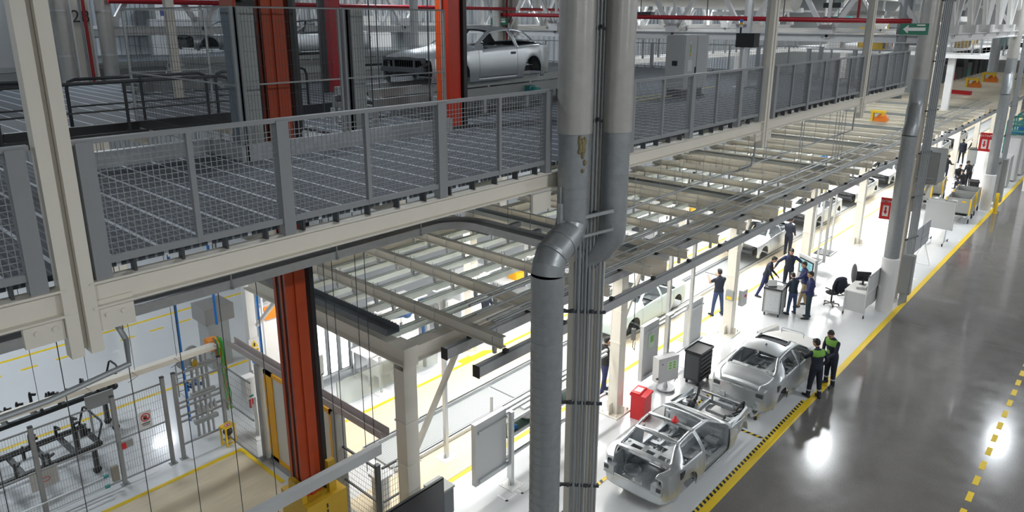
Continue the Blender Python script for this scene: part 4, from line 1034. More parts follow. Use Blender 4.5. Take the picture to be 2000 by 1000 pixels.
person('tall worker in dark blue walking beside the far cream column', fl(1875, 319), VA-.4, dict(legs=[(.12, .04, .1), (-.1, .04, .05)], arms=[(.1, .08, .3, .2), (-.1, .08, .3, .2)], wear=(M_navy, M_navy)), 1.86)
person('worker in black with cap leaning over a grey trolley far down the aisle', fl(1900, 315), VA+1.9, dict(legs=[(.25, .06, .1), (-.2, .05, .1)], arms=[(.9, .1, .4, .3), (.8, .1, .4, .3)], head=(0, .3), lean=.35, wear=(M_blk, M_blk), cap=1), 1.8)

def stool(x, y, lb):
    t = thing('stool', lb, 'stool', (x, y, 0), 0, 'stools of the far group')
    for a in range(4): MB().bar((0, 0, .1), (.24*math.cos(a*PI/2+.4), .24*math.sin(a*PI/2+.4), .02), .03, .03).build('leg', M_black, t, world=False)
    MB().cyl((0, 0, .08), (0, 0, .40), .025, n=8).build('column', M_black, t, world=False); MB().lathe((0, 0, .40), [(.19, 0), (.2, .03), (.18, .06)], 16).build('seat', M_black, t, world=False)
for (u, v, lb) in ((1868, 360, 'black stool under the seated worker in the middle of the far group'), (1877, 372, 'black stool under the worker seen from behind')):
    p = fl(u, v); stool(p[0], p[1], lb)
# ================================================================== FLOOR EQUIPMENT (aisle side and line)
def wheel_set(mb_parent, pts, r=.05, z0=0, m_=None):
    for (x, y) in pts:
        c = MB().bx(x-.03, x+.03, y-.03, y+.03, z0+r*1.6, z0+r*2.3).bx(x-.025, x+.03, y-.026, y-.02, z0+r*.8, z0+r*1.7).bx(x-.025, x+.03, y+.02, y+.026, z0+r*.8, z0+r*1.7).build('caster', M_dark, mb_parent, world=False)
        MB().cyl((x, y-.018, z0+r), (x, y+.018, z0+r), r, n=14).build('wheel', M_rubber, c, world=False)
# --- moving conveyor in the middle of the line
M_plate = mat('perforated_conveyor_plate', (.36, .38, .38), .4, .1)
nt, b = nd(M_plate); tc, sx, sy, sz = xyz(nt)
h1 = mth(nt, 'MULTIPLY', stripes(nt, sx, .06, .028), stripes(nt, sy, .06, .028))
nt.links.new(mixc(nt, h1, (.40, .42, .42), (.24, .26, .26)), b.inputs['Base Color'])
t = thing('floor_conveyor', 'long floor conveyor of perforated grey plates between two steel edges along the line', 'conveyor', (9.0, 12.4, 0))
k = 0; x = 9.0
while x < 100:
    L = 4.4 if k < 14 else 20
    MB().bx(x, min(x+L-.12, 100), 11.92, 12.88, .012, .05).build('plate', M_plate, t); x += L; k += 1
for y in (11.78, 13.0):
    MB().bx(9, 100, y-.06, y+.06, .012, .11).build('edge_rail', M_alu, t)
    MB().bx(9, 100, y-.012, y+.012, .11, .125).build('guide_strip', M_dark, t)
# --- red bin
t = thing('waste_bin', 'red metal waste bin with a paper label on its lid', 'bin', (15.0, 8.8, 0), .12)
MB().sec((0, 0, 0), (0, 0, .68), [(-.22, -.2), (.22, -.2), (.22, .2), (-.22, .2)], up=(0, 1, 0)).build('body', M_red, t, world=False)
MB().prism([(-.25, -.23), (.25, -.23), (.25, .23), (-.25, .23)], .68, .74).prism([(-.23, -.05), (.23, -.05), (.23, .21), (-.23, .21)], .74, .78).build('lid', M_red, t, world=False)
o = MB().bx(-.12, .12, -.02, .16, .781, .784).build('paper_label', M_cloth, t, world=False); o['label'] = 'white paper label'
# --- tool cabinets
def tool_cabinet(loc, rz, lb, h=1.02, m1=None, drawers=6, w=.75, d=.5, grp='tool cabinets'):
    t = thing('tool_cabinet', lb, 'cabinet', loc, rz, grp)
    MB().bx(-w/2, w/2, -d/2+.02, d/2, .14, h-.04).build('body', m1 or M_dark, t, world=False)
    MB().bx(-w/2-.02, w/2+.02, -d/2-.01, d/2+.02, h-.04, h).bx(-w/2-.02, w/2+.02, -d/2-.01, -d/2+.01, h, h+.03).bx(-w/2-.02, w/2+.02, d/2, d/2+.02, h, h+.03).bx(-w/2-.02, -w/2, -d/2, d/2, h, h+.03).bx(w/2, w/2+.02, -d/2, d/2, h, h+.03).build('top_tray', M_black, t, world=False)
    if drawers:
        H = (h-.24)/drawers
        for i in range(drawers):
            dr = MB().bx(-w/2+.03, w/2-.03, -d/2, -d/2+.03, .17+i*H, .17+(i+1)*H-.02).build('drawer', M_dark, t, world=False)
            MB().bx(-w/2+.06, w/2-.06, -d/2-.02, -d/2+.004, .17+(i+1)*H-.05, .17+(i+1)*H-.03).build('handle', M_black, dr, world=False)
    wheel_set(t, [(sx_*(w/2-.07), sy_*(d/2-.07)) for sx_ in (-1, 1) for sy_ in (-1, 1)], .055)
    return t
M_panel = mat('perforated_dark_panel', (.10, .11, .115), .5, .3)
t = tool_cabinet((17.85, 8.62, 0), 0, 'dark tool cabinet on wheels with black drawers, left of the sedan body', 1.04, M_dark)
MB().bx(-.385, -.376, -.2, .2, .2, .95).build('side_panel', M_panel, t, world=False)
MB().bx(-.2, .05, -.12, .1, 1.0, 1.01).bx(.1, .3, -.15, .12, 1.0, 1.012).build('tray_mat', M_cabd, t, world=False)
# laptop cart
t = tool_cabinet((24.35, 8.98, 0), .15, 'grey equipment cart on wheels with a laptop and papers, people gathered round it', 1.06, M_cabd, 0, .85, .62)
MB().bx(-.432, -.424, -.24, .24, .22, .96).build('side_panel', M_galv, t, world=False)
MB().bx(-.425, -.395, -.31, -.28, .14, 1.02).bx(-.425, -.395, .29, .32, .14, 1.02).bx(.395, .425, -.31, -.28, .14, 1.02).build('corner_post', M_black, t, world=False)
l = thing('laptop', 'small open laptop on the grey equipment cart', 'laptop', (24.27, 9.12, 1.06), 2.3)
MB().bx(-.16, .16, -.12, .12, 0, .018).build('keyboard_base', M_dark, l, world=False)
MB().sec((-.16, .12, .015), (.16, .12, .015), [(0, 0), (.01, 0), (.08, .21), (.07, .21)]).build('screen', M_cab, l, world=False)
for i, (x, y, r_) in enumerate(((24.55, 8.95, .3), (24.68, 9.05, .6))):
    pp = MB().box((x, y, 1.064), (.21, .29, .006), r_); solo(pp, 'paper_sheet', M_cloth, ('printed white sheet beside the laptop on the equipment cart', 'white sheet at the far corner of the equipment cart')[i], 'paper')
# --- suspended control box with round foot
t = thing('control_station', 'grey control box on an aluminium post with round foot and six green pictures', 'control box', (16.75, 9.05, 0))
MB().lathe((16.75, 9.05, 0), [(.27, .04), (.28, .06), (.27, .08), (.06, .085), (.05, .16), (.03, .2)], 24).build('round_foot', M_galv, t)
f = MB()
for a in range(5): f.cyl((16.75+.2*math.cos(a*1.257), 9.05+.2*math.sin(a*1.257), 0), (16.75+.2*math.cos(a*1.257), 9.05+.2*math.sin(a*1.257), .04), .03, n=8)
f.build('foot_pad', M_rubber, t)
MB().bx(16.72, 16.78, 9.03, 9.09, .1, 2.3).bx(16.64, 16.72, 9.02, 9.10, 1.15, 2.35).bx(16.60, 16.9, 9.0, 9.12, 2.28, 2.36).build('post', M_alu, t)
rot = -.35
MB().box((16.5, 8.95, .83), (.72, .26, .74), rot).build('box', M_cab, t)
cs, sn = math.cos(rot), math.sin(rot)
def onbox(a, z, d=-.132): return (16.5+a*cs-d*sn, 8.95+a*sn+d*cs, z)
s_ = MB().box(onbox(.12, .93), (.36, .006, .26), rot).build('instruction_sheet', mat('pale_green_paper', (.55, .68, .50), .6), t)
gm = mat('picture_green', (.20, .45, .10), .6)
m_ = MB()
for i in range(2):
    for j in range(3): m_.box(onbox(.05+.15*i, .85+.08*j, -.137), (.09, .004, .05), rot)
m_.pieces('picture', gm, s_)
MB().box(onbox(-.22, 1.02), (.03, .01, .03), rot).cyl(onbox(-.37, .62), onbox(-.42, .62), .03, n=10).build('lock', M_black, t)
pc_ = MB()
for i in range(4): a = onbox(.42, .98-.03*i, .0); pc_.tube([a, (a[0]+.06, a[1], a[2]-.1), (a[0]+.05+.02*i, a[1]+.02, a[2]-.5), (a[0]-.02, a[1]+.05, .25)], .007, 6)
pc_.build('cable', M_cond, t)
MB().box(onbox(.4, 1.06, .02), (.05, .05, .05), rot).box(onbox(.42, .99, .02), (.06, .05, .05), rot).build('red_plug', M_red, t)
# --- aluminium boards and rails along the line edge
def board(x0, x1, z0, z1, y, lb, paper=False):
    t = thing('shield_board', lb, 'board', ((x0+x1)/2, y, z0), 0, 'grey shield boards along the line')
    MB().bx(x0, x1, y-.06, y+.06, z0, z1).build('panel', M_cab, t)
    MB().bx(x0+.08, x1, y-.10, y-.06, z1-.24, z1-.18).bx(x0+.08, x1+.05, y-.11, y-.06, z0+.06, z0+.16).pieces('mounting_rail', M_alu, t)
    if paper:
        o = MB().box((x0+.42, y-.07, z1-.55), (.3, .01, .42)).build('instruction_sheet', MATS['pale_green_paper'], t); MB().box((x0+.46, y-.077, z1-.5), (.16, .004, .2)).build('picture', gm, o)
board(9.45, 10.44, .43, 1.95, 9.6, 'large blank grey board on an aluminium post, just left of the centre duct')
board(16.2, 17.05, .27, 1.98, 9.6, 'grey board with a tilted green sheet behind the control box', True)
board(18.8, 19.75, .33, 1.85, 9.6, 'plain grey board farther along the rail, left of the tall thin post')
def alu_post(x, y, h, lb, w=.09):
    t = thing('aluminium_post', lb, 'post', (x, y, 0), 0, 'aluminium posts along the line')
    MB().bx(x-w/2, x+w/2, y-w/2, y+w/2, .02, h).build('profile', M_alu, t)
    b_ = MB().bx(x-.2, x+.2, y-.2, y+.2, 0, .02)
    for a in (-.15, .15):
        for c in (-.15, .15): b_.cyl((x+a, y+c, .02), (x+a, y+c, .035), .018, n=6)
    for s in (-1, 1): b_.bx(x+s*.05, x+s*.1, y-.006, y+.006, .02, .12)
    b_.build('foot_plate', M_white, t)
alu_post(10.48, 9.42, 1.9, 'thick aluminium post with square foot plate holding the large blank board')
alu_post(18.45, 9.3, 4.2, 'tall thin white post standing right of the second grey board')
alu_post(10.2, 11.3, 4.2, 'tall thin post at the near conveyor end behind the large blank board')
alu_post(17.35, 9.45, 4.2, 'tall thin grey post right behind the suspended control box', .1)
t = thing('shelf_rail', 'aluminium rails running from the large blank board toward the centre duct', 'rail', (12.3, 9.6, .5))
for z in (.62, 1.78, 1.9): MB().bx(10.4, 14.4, 9.53, 9.59, z, z+.06).build('rail', M_alu, t)
t = thing('shelf_rail', 'aluminium rails linking the two grey boards behind the control box', 'rail', (18, 9.6, .4))
for z in (.42, 1.72, 1.86): MB().bx(17.0, 18.85, 9.53, 9.59, z, z+.06).build('rail', M_alu, t)
# shelf with tools left of the centre duct
t = thing('tool_shelf', 'two level aluminium tool shelf beside the large blank board', 'shelf', (11.9, 9.9, 0))
for x in (10.65, 13.2):
    for y in (9.66, 10.2): MB().bx(x-.025, x+.025, y-.025, y+.025, 0, 1.9).build('leg', M_alu, t)
for z in (1.05, 1.42):
    MB().bx(10.6, 13.25, 9.64, 10.22, z, z+.025).build('shelf_plate', M_cabd if z > 1.2 else mat('dark_green_mat', (.03, .07, .05), .7), t)
    MB().bx(10.6, 13.25, 9.62, 9.645, z-.02, z+.06).build('lip', M_alu, t)
bag = MB().ell((11.9, 9.93, 1.18), (.42, .2, .12), 16, 10).ell((11.6, 9.9, 1.14), (.2, .18, .1), 12, 8); solo(bag, 'cloth_bag', M_cover, 'crumpled white cloth bag on the lower level of the tool shelf', 'bag')
gun = MB().cyl((12.4, 9.9, 1.50), (12.75, 9.95, 1.52), .06, n=12).cyl((12.5, 9.85, 1.5), (12.45, 10.05, 1.47), .04, n=10).ell((12.72, 9.95, 1.52), (.09, .08, .08)); solo(gun, 'power_tool', M_white, 'white hand tool lying on the upper level of the tool shelf', 'tool')
solo(MB().bx(11.3, 11.7, 9.75, 10.05, 1.445, 1.48), 'grey_tray', M_cab, 'shallow grey tray on the upper level of the tool shelf', 'tray')
solo(MB().bx(10.9, 11.05, 9.75, 9.9, 1.075, 1.16), 'blue_box', M_blue, 'small blue box on the lower tool shelf behind the post', 'box')
# --- boxes on the second aisle column
t = thing('switch_box', 'light grey electrical switch box on the cream column beside the man in jeans', 'switch box', (21.9, 9.22, 1.2))
MB().bx(21.78, 22.12, 9.1, 9.26, 1.0, 1.55).build('box', M_cab, t); MB().cyl((21.95, 9.1, 1.35), (21.95, 9.07, 1.35), .05, n=12).build('knob', M_red, t)
t = thing('meter_box', 'small dark meter box with yellow label on the front of the same cream column', 'meter', (21.38, 9.35, 1.3))
MB().bx(21.34, 21.44, 9.26, 9.52, 1.28, 1.62).build('box', M_cabd, t); MB().bx(21.335, 21.34, 9.3, 9.48, 1.32, 1.42).build('label_plate', M_yel, t)
t = thing('pendant_control', 'grey pendant switch on a cable hanging by the first aisle column', 'control', (15.1, 9.2, 2.1))
MB().box((15.1, 9.2, 2.25), (.09, .09, .32)).build('box', M_cabd, t); MB().tube([(15.1, 9.2, 2.4), (15.1, 9.2, 3.2), (15.05, 9.25, 4.2)], .012, 6).tube([(15.1, 9.2, 2.1), (15.05, 9.18, 1.9), (15.1, 9.15, 1.8), (15.2, 9.2, 2.0)], .01, 6).build('cable', M_dark, t)
# --- information monitor
t = thing('information_monitor', 'grey information terminal with a lit pale blue screen beside the gathered men', 'monitor', (27.0, 8.8, 0), -.6)
MB().bx(-.06, .06, -.05, .05, .03, 1.0).build('post', M_alu, t, world=False)
MB().bx(-.35, .35, -.25, .25, 0, .03).build('foot', M_cab, t, world=False)
MB().bx(-.10, .02, -.5, .5, .55, 1.55).build('housing', M_cab, t, world=False)
MB().bx(-.115, -.10, -.42, .42, .82, 1.42).build('bezel', M_black, t, world=False)
sm = mat('lit_screen', (.05, .1, .12), .3, emit=(.30, .62, .68), est=.9)
o = MB().bx(-.118, -.115, -.37, .37, .87, 1.37).build('screen', sm, t, world=False)
sl = MB()
for i in range(7): sl.bx(-.121, -.118, -.3+.03*(i % 3), .22-.06*(i % 2), .93+i*.055, .95+i*.055)
sl.build('screen_text', mat('screen_dark_text', (.1, .2, .22), .4), o, world=False)
MB().bx(-.35, -.1, -.45, .45, .56, .60).build('keyboard_shelf', M_cabd, t, world=False)
# --- desk with divider, monitor and chair
t = thing('mobile_desk', 'white mobile desk on casters beside the white sleeved duct', 'desk', (26.75, 6.75, 0), 0)
MB().bx(25.95, 27.55, 6.35, 7.1, .92, .96).build('top', M_white, t)
MB().bx(25.97, 25.99, 6.38, 7.07, .2, .92).bx(25.97, 27.5, 6.37, 6.39, .35, .92).bx(26.9, 27.5, 6.4, 7.05, .25, .9).build('panel', M_cab, t)
for x in (25.97, 27.52):
    for y in (6.37, 7.07):
        MB().bx(x-.02, x+.02, y-.02, y+.02, .12, .92).build('leg', M_alu, t)
        c = MB().bx(x-.02, x+.02, y-.02, y+.02, .08, .13).build('caster', M_dark, t); MB().cyl((x, y-.015, .05), (x, y+.015, .05), .05, n=12).build('wheel', M_rubber, c)
MB().bx(25.95, 27.55, 6.33, 6.36, .98, 1.62).build('divider', M_cab, t)
MB().bx(25.93, 27.57, 6.325, 6.365, 1.60, 1.63).bx(25.93, 25.97, 6.325, 6.365, .9, 1.63).bx(27.53, 27.57, 6.325, 6.365, .9, 1.63).build('divider_frame', M_alu, t)
t = thing('computer_monitor', 'black computer monitor seen from behind on the white mobile desk', 'monitor', (26.9, 6.7, .96), 0)
MB().box((26.9, 6.78, 1.27), (.04, .5, .36), .5).build('screen', M_screen, t); MB().bx(26.88, 26.93, 6.74, 6.8, .97, 1.15).bx(26.8, 27.0, 6.66, 6.88, .96, .975).build('stand', M_black, t)
solo(MB().box((26.4, 6.62, .972), (.2, .42, .02), .3), 'keyboard', M_cabd, 'grey keyboard on the white mobile desk', 'keyboard')
solo(MB().box((26.4, 6.45, 1.02), (.12, .1, .12), .3).cyl((26.4, 6.45, .96), (26.4, 6.45, 1.0), .05), 'desk_phone', M_dark, 'small dark desk phone near the divider of the mobile desk', 'phone')
t = thing('office_chair', 'office chair with a black jacket over its back behind the mobile desk', 'chair', (26.6, 7.7, 0), 1.2)
for a in range(5): MB().bar((0, 0, .08), (.28*math.cos(a*1.257), .28*math.sin(a*1.257), .06), .04, .03).cyl((.28*math.cos(a*1.257), .28*math.sin(a*1.257), 0), (.28*math.cos(a*1.257), .28*math.sin(a*1.257), .05), .025, n=8).build('leg', M_black, t, world=False)
MB().cyl((0, 0, .08), (0, 0, .45), .03, n=10).build('gas_column', M_black, t, world=False)
MB().ell((0, 0, .48), (.24, .24, .06), 18, 8).build('seat', M_blk, t, world=False)
MB().ell((-.24, 0, .82), (.07, .22, .30), 18, 12).bar((-.2, 0, .47), (-.26, 0, .65), .05, .03).build('backrest', M_blk, t, world=False)
for s in (-1, 1): MB().bar((-.1, s*.24, .47), (-.1, s*.27, .68), .04, .03).bar((-.2, s*.27, .69), (.1, s*.27, .69), .05, .03).build('armrest', M_black, t, world=False)
t = thing('jacket', 'black jacket draped over the office chair back', 'jacket', (26.55, 7.45, .5), 1.2)
MB().ell((-.02, 0, .58), (.13, .27, .10), 16, 10).ell((-.10, 0, .36), (.08, .27, .30), 16, 10).build('body', M_navy, t, world=False)
for s in (-1, 1): MB().tube([(-.02, s*.24, .58), (.02, s*.30, .35), (.03, s*.30, .12)], [.06, .055, .04], 10).build('sleeve', M_navy, t, world=False)
t = thing('office_chair', 'second dark office chair standing closest to the white duct sleeve', 'chair', (27.7, 7.55, 0), 2.2)
for a in range(5): MB().bar((0, 0, .08), (.28*math.cos(a*1.257), .28*math.sin(a*1.257), .06), .04, .03).build('leg', M_black, t, world=False)
MB().cyl((0, 0, .08), (0, 0, .45), .03, n=10).build('gas_column', M_black, t, world=False); MB().ell((0, 0, .48), (.24, .24, .06), 18, 8).build('seat', M_blk, t, world=False); MB().ell((-.24, 0, .98), (.07, .23, .40), 18, 12).build('backrest', M_dark, t, world=False)
# --- planning boards
t = thing('planning_board', 'long grey planning board on thin splayed legs parallel to the yellow aisle line', 'board', (32.8, 6.35, 0))
MB().bx(29.9, 34.6, 6.32, 6.36, .95, 1.95).build('panel', mat('board_grey', (.36, .38, .42), .5), t)
MB().bx(29.9, 32.2, 6.305, 6.32, 1.86, 1.92).bx(33.3, 34.6, 6.305, 6.32, 1.3, 1.34).bx(33.3, 34.6, 6.305, 6.32, 1.62, 1.65).bx(33.2, 33.24, 6.305, 6.32, .95, 1.95).build('strip', M_cabd, t)
for x in (30.6, 34.0):
    MB().tube([(x, 6.0, .03), (x, 6.3, .95)], .018, 8).tube([(x, 6.7, .03), (x, 6.38, .95)], .018, 8).tube([(x, 6.0, .03), (x, 6.7, .03)], .015, 6).build('leg', M_white, t)
t = thing('whiteboard', 'pale whiteboard on a castored tube frame facing down the aisle', 'whiteboard', (37.9, 6.62, 0))
MB().bx(37.85, 37.9, 6.02, 7.22, .78, 2.1).build('panel', M_cab, t)
MB().bx(37.84, 37.91, 6.0, 6.04, .76, 2.12).bx(37.84, 37.91, 7.2, 7.24, .76, 2.12).bx(37.84, 37.91, 6.0, 7.24, 2.08, 2.12).bx(37.84, 37.91, 6.0, 7.24, .76, .8).build('frame', M_alu, t)
MB().bx(38.4, 38.44, 6.1, 7.2, .9, 2.1).build('rear_panel', M_cab, t)
MB().bx(37.86, 38.42, 6.04, 6.07, 2.05, 2.09).bx(37.86, 38.42, 7.17, 7.2, 2.05, 2.09).bx(37.86, 38.42, 6.55, 6.58, 2.02, 2.06).build('tie_bar', M_alu, t)
for y in (6.25, 6.95):
    MB().bar((37.9, y, .15), (37.9, y, .8), .04, .04).bar((37.5, y, .14), (38.6, y, .14), .04, .04).bar((37.6, y, .15), (37.9, y, .7), .025, .025).build('leg', M_alu, t)
    for x in (37.5, 38.6):
        MB().cyl((x, y-.02, .06), (x, y+.02, .06), .06, n=12).bx(x-.02, x+.02, y-.03, y+.03, .06, .14).build('caster', M_rubber, t)
# --- grey box carts
def box_cart(loc, rz, lb):
    t = thing('box_cart', lb, 'cart', loc, rz, 'grey box carts')
    W, D, zb, zt = .78, .55, .55, 1.32
    for (a, c, e, f) in ((-W, W, -D, -D+.03), (-W, W, D-.03, D), (-W, -W+.03, -D, D), (W-.03, W, -D, D)): MB().bx(a, c, e, f, zb, zt).build('side_panel', M_cabd, t, world=False)
    MB().bx(-W, W, -D, D, zb-.04, zb).build('floor', M_dark, t, world=False)
    for a in (-1, 1):
        for c in (-1, 1):
            MB().bx(a*W-.035, a*W+.035, c*D-.035, c*D+.035, zb-.05, zt+.02).build('corner_post', M_yel, t, world=False)
            k_ = MB().bar((a*(W-.1), c*D, .35), (a*(W-.1), c*D, zb), .06, .06).bx(a*(W-.1)-.03, a*(W-.1)+.03, c*D-.05, c*D+.05, .14, .36).build('caster', M_alu, t, world=False)
            MB().cyl((a*(W-.1), c*D-.03, .13), (a*(W-.1), c*D+.03, .13), .13, n=16).build('wheel', M_rubber, k_, world=False)
    MB().bx(-W-.1, W+.1, -D+.1, D-.1, .34, .42).bar((-W-.1, -.3, .38), (-W-.4, 0, .3), .05, .05).bar((-W-.1, .3, .38), (-W-.4, 0, .3), .05, .05).build('chassis', M_alu, t, world=False)
    MB().bx(-W-.01, -W, .05, .3, .95, 1.2).build('paper_label', M_cloth, t, world=False); MB().bx(-W-.012, -W-.001, -.35, -.15, 1.12, 1.2).build('yellow_label', M_yel, t, world=False)
    return t
bc = box_cart((43.6, 6.75, 0), .05, 'grey box cart with yellow corners nearest the yellow aisle line')
dup(bc, (45.75, 6.85, 0), .05, 'grey box cart coupled behind the nearest one, close to the yellow bollards')
dup(bc, (45.4, 9.05, 0), .15, 'grey box cart under the large wall box, nearer one of the two'); dup(bc, (47.7, 8.9, 0), .1, 'grey box cart behind another, beside the seated group')
def bollard(x, y, h, lb):
    t = thing('bollard', lb, 'bollard', (x, y, 0), 0, 'yellow bollards')
    MB().lathe((x, y, 0), [(.09, 0), (.09, h-.05), (.07, h-.01), (.02, h)], 16).build('post', M_yel, t); MB().lathe((x, y, 0), [(.14, 0), (.14, .02), (.09, .025)], 16).build('foot', M_yel, t)
bollard(46.5, 5.5, 1.15, 'yellow bollard standing on the aisle line in front of the distant duct tower'); bollard(47.0, 7.3, 1.0, 'yellow bollard mostly hidden behind the grey box carts')
tool_cabinet((50, 7.2, 0), .2, 'dark cabinet behind the white sleeve of the distant duct tower', 1.0, M_black, 0)
tool_cabinet((61.5, 9.3, 0), .3, 'grey trolley with folded display held by the man in the cap', 1.25, M_cabd, 4)
# --- boxes and signs on the towers
t = thing('wall_box', 'large grey electrical wall box bracketed out from the duct tower above the aisle', 'electrical box', (29.6, 5.75, 4.6))
MB().bx(29.1, 30.3, 5.35, 6.15, 4.55, 5.75).build('box', M_cabd, t); MB().bx(29.06, 29.1, 5.4, 6.1, 4.6, 5.7).build('door', M_cabd, t)
MB().bar((29.0, 5.75, 4.5), (30.4, 5.75, 4.5), .07, .07).bar((28.9, 5.75, 3.7), (30.2, 5.75, 4.45), .08, .08).bx(28.86, 28.94, 5.7, 6.1, 3.5, 4.55).build('bracket', M_cream, t)
MB().cyl((29.05, 5.45, 4.78), (29.05, 6.05, 4.78), .03, n=8).build('conduit', M_galv, t)
solo(MB().bx(28.0, 28.3, 5.45, 5.85, .55, 2.05).bx(27.98, 28.0, 5.5, 5.8, .6, 2.0), 'cabinet_box', M_cabd, 'narrow grey electrical cabinet on the aisle side of the duct tower foot', 'electrical box')
solo(MB().bx(48.0, 48.5, 5.5, 6.0, .3, 2.8), 'cabinet_box', M_cabd, 'grey electrical cabinet at the foot of the distant duct tower', 'electrical box')
def text(parent, body, loc, size, rot, m_, name='lettering', ext=.004):
    c = bpy.data.curves.new(name, 'FONT'); c.body = body; c.size = size; c.align_x = 'CENTER'; c.align_y = 'CENTER'; c.extrude = ext
    q = bpy.data.objects.new(name, c); COL.objects.link(q)
    me = bpy.data.meshes.new_from_object(q.evaluated_get(bpy.context.evaluated_depsgraph_get())); bpy.data.objects.remove(q); bpy.data.curves.remove(c)
    me.materials.clear(); me.materials.append(m_)
    o = bpy.data.objects.new(name, me); COL.objects.link(o); o.location = loc; o.rotation_euler = rot; o.parent = parent
    return o
def ext_sign(p, lb, s=1.0):
    t = thing('extinguisher_sign', lb, 'sign', p, -PI/2+.12, 'extinguisher signs')
    MB().bx(-.32*s, .32*s, -.01, .01, -.42*s, .42*s).build('board', M_red, t, world=False)
    text(t, 'EXTINTOR', (0, -.016, .28*s), .125*s, (PI/2, 0, 0), M_white)
    MB().bx(-.22*s, -.02*s, -.014, -.01, -.3*s, .12*s).bx(.06*s, .24*s, -.014, -.01, -.3*s, .12*s).build('pictogram', M_white, t, world=False)
    a = MB().add([(-.15*s, -.016, .06*s), (-.09*s, -.016, .06*s), (-.09*s, -.016, -.1*s), (-.05*s, -.016, -.1*s), (-.12*s, -.016, -.24*s), (-.19*s, -.016, -.1*s), (-.15*s, -.016, -.1*s)], [tuple(range(7))]); a.build('arrow', M_red, t, world=False)
    MB().bx(-.02, .02, .01, .03, -.3*s, .42*s).bx(-.02, 1.0, .01, .03, .3*s, .34*s).build('bracket', M_dark, t, world=False)
p = aty(1737, 408, 6.75); ext_sign(p, 'red extinguisher sign with white lettering and arrow beside the duct tower', 1.0)
p = aty(1929, 278, 6.75); ext_sign(p, 'red extinguisher sign at the distant duct tower', 1.3)
t = thing('fire_extinguisher', 'red fire extinguisher behind the foot of the duct tower', 'extinguisher', (29.4, 5.95, 0))
MB().lathe((29.4, 5.95, 0), [(.09, 0), (.1, .03), (.1, .45), (.06, .54), (.03, .56)], 16).build('cylinder', M_red, t); MB().cyl((29.4, 5.95, .55), (29.4, 5.95, .62), .02).bar((29.35, 5.95, .62), (29.5, 5.95, .64), .03, .02).tube([(29.4, 5.9, .58), (29.4, 5.82, .5), (29.4, 5.82, .2)], .012, 6).build('valve', M_black, t)
# far grey cabinets and green racks by the aisle
for i, (x, y, w, d, h, lb) in enumerate(((55, 6.45, 1.3, .7, 2.0, 'small grey cabinet nearest the distant duct tower'), (57.5, 6.4, 1.4, .8, 2.9, 'tall grey cabinet standing behind the small one at the aisle edge'), (60.6, 6.4, 2.2, .9, 2.5, 'wide grey cabinet farthest along the aisle edge'))):
    t = thing('floor_cabinet', lb, 'cabinet', (x, y, 0), 0, 'grey floor cabinets at the aisle edge')
    MB().bx(x-w/2, x+w/2, y-d/2, y+d/2, .08, h).build('body', M_cab, t); MB().bx(x-w/2+.05, x+w/2-.05, y-d/2+.05, y+d/2-.05, 0, .08).build('plinth', M_dark, t)
    MB().bx(x-w/2-.02, x-w/2, y-d/2+.04, y+d/2-.04, .14, h-.06).build('door', M_cab, t)
M_tealp = mat('teal_rack_paint', (.05, .25, .24), .45)
for i, x in enumerate((66, 71, 76.5)):
    t = thing('storage_rack', ('teal steel rack with blue bins nearest on the far right', 'second teal steel rack on the far right', 'third teal steel rack on the far right')[i], 'rack', (x, 7.2, 0), 0, 'teal racks on the far right')
    for a in (-1.8, 1.8):
        for c in (-.6, .6): MB().bx(x+a-.06, x+a+.06, 7.2+c-.06, 7.2+c+.06, 0, 3.2).build('leg', M_tealp, t)
    for z in (.6, 1.5, 2.4, 3.1): MB().bx(x-1.85, x+1.85, 6.55, 6.65, z, z+.12).bx(x-1.85, x+1.85, 7.75, 7.85, z, z+.12).bx(x-1.85, x-1.75, 6.6, 7.8, z, z+.12).bx(x+1.75, x+1.85, 6.6, 7.8, z, z+.12).build('shelf_frame', M_tealp, t)
    for z in (.72, 1.62):
        for k in range(3): MB().bx(x-1.6+k*1.1, x-.7+k*1.1, 6.7, 7.7, z, z+.55).build('bin', M_blue if (k+i) % 2 else M_tealp, t)
# hanging tool frames over the line edge
t = thing('hanging_rack', 'aluminium hanging frame with two dark trays between the second and third aisle columns', 'frame', (30.5, 9.6, .5))
for x, y in ((29.7, 9.35), (31.2, 9.35), (31.2, 10.1)): MB().bx(x-.035, x+.035, y-.035, y+.035, .55, 4.2).build('hanger_leg', M_alu, t)
for x in (29.7, 31.2): MB().bx(x-.42, x+.42, 9.2, 9.85, .5, .55).build('tray', M_dark, t); MB().bx(x-.46, x+.46, 9.17, 9.2, .5, .6).bx(x-.46, x+.46, 9.85, 9.88, .5, .6).build('tray_edge', M_alu, t)
MB().bx(29.7, 31.2, 9.33, 9.38, 1.3, 1.36).build('cross_bar', M_alu, t)
for i, x in enumerate((26.2, 38.5)):
    t = thing('hanging_post', ('thin grey drop post hanging from the tool track by the information monitor', 'thin grey drop post hanging from the tool track farther along')[i], 'post', (x, 8.02, 1.6), 0, 'drop posts'); MB().bx(x-.04, x+.04, 7.98, 8.06, 1.7, 4.24).build('profile', M_alu, t)
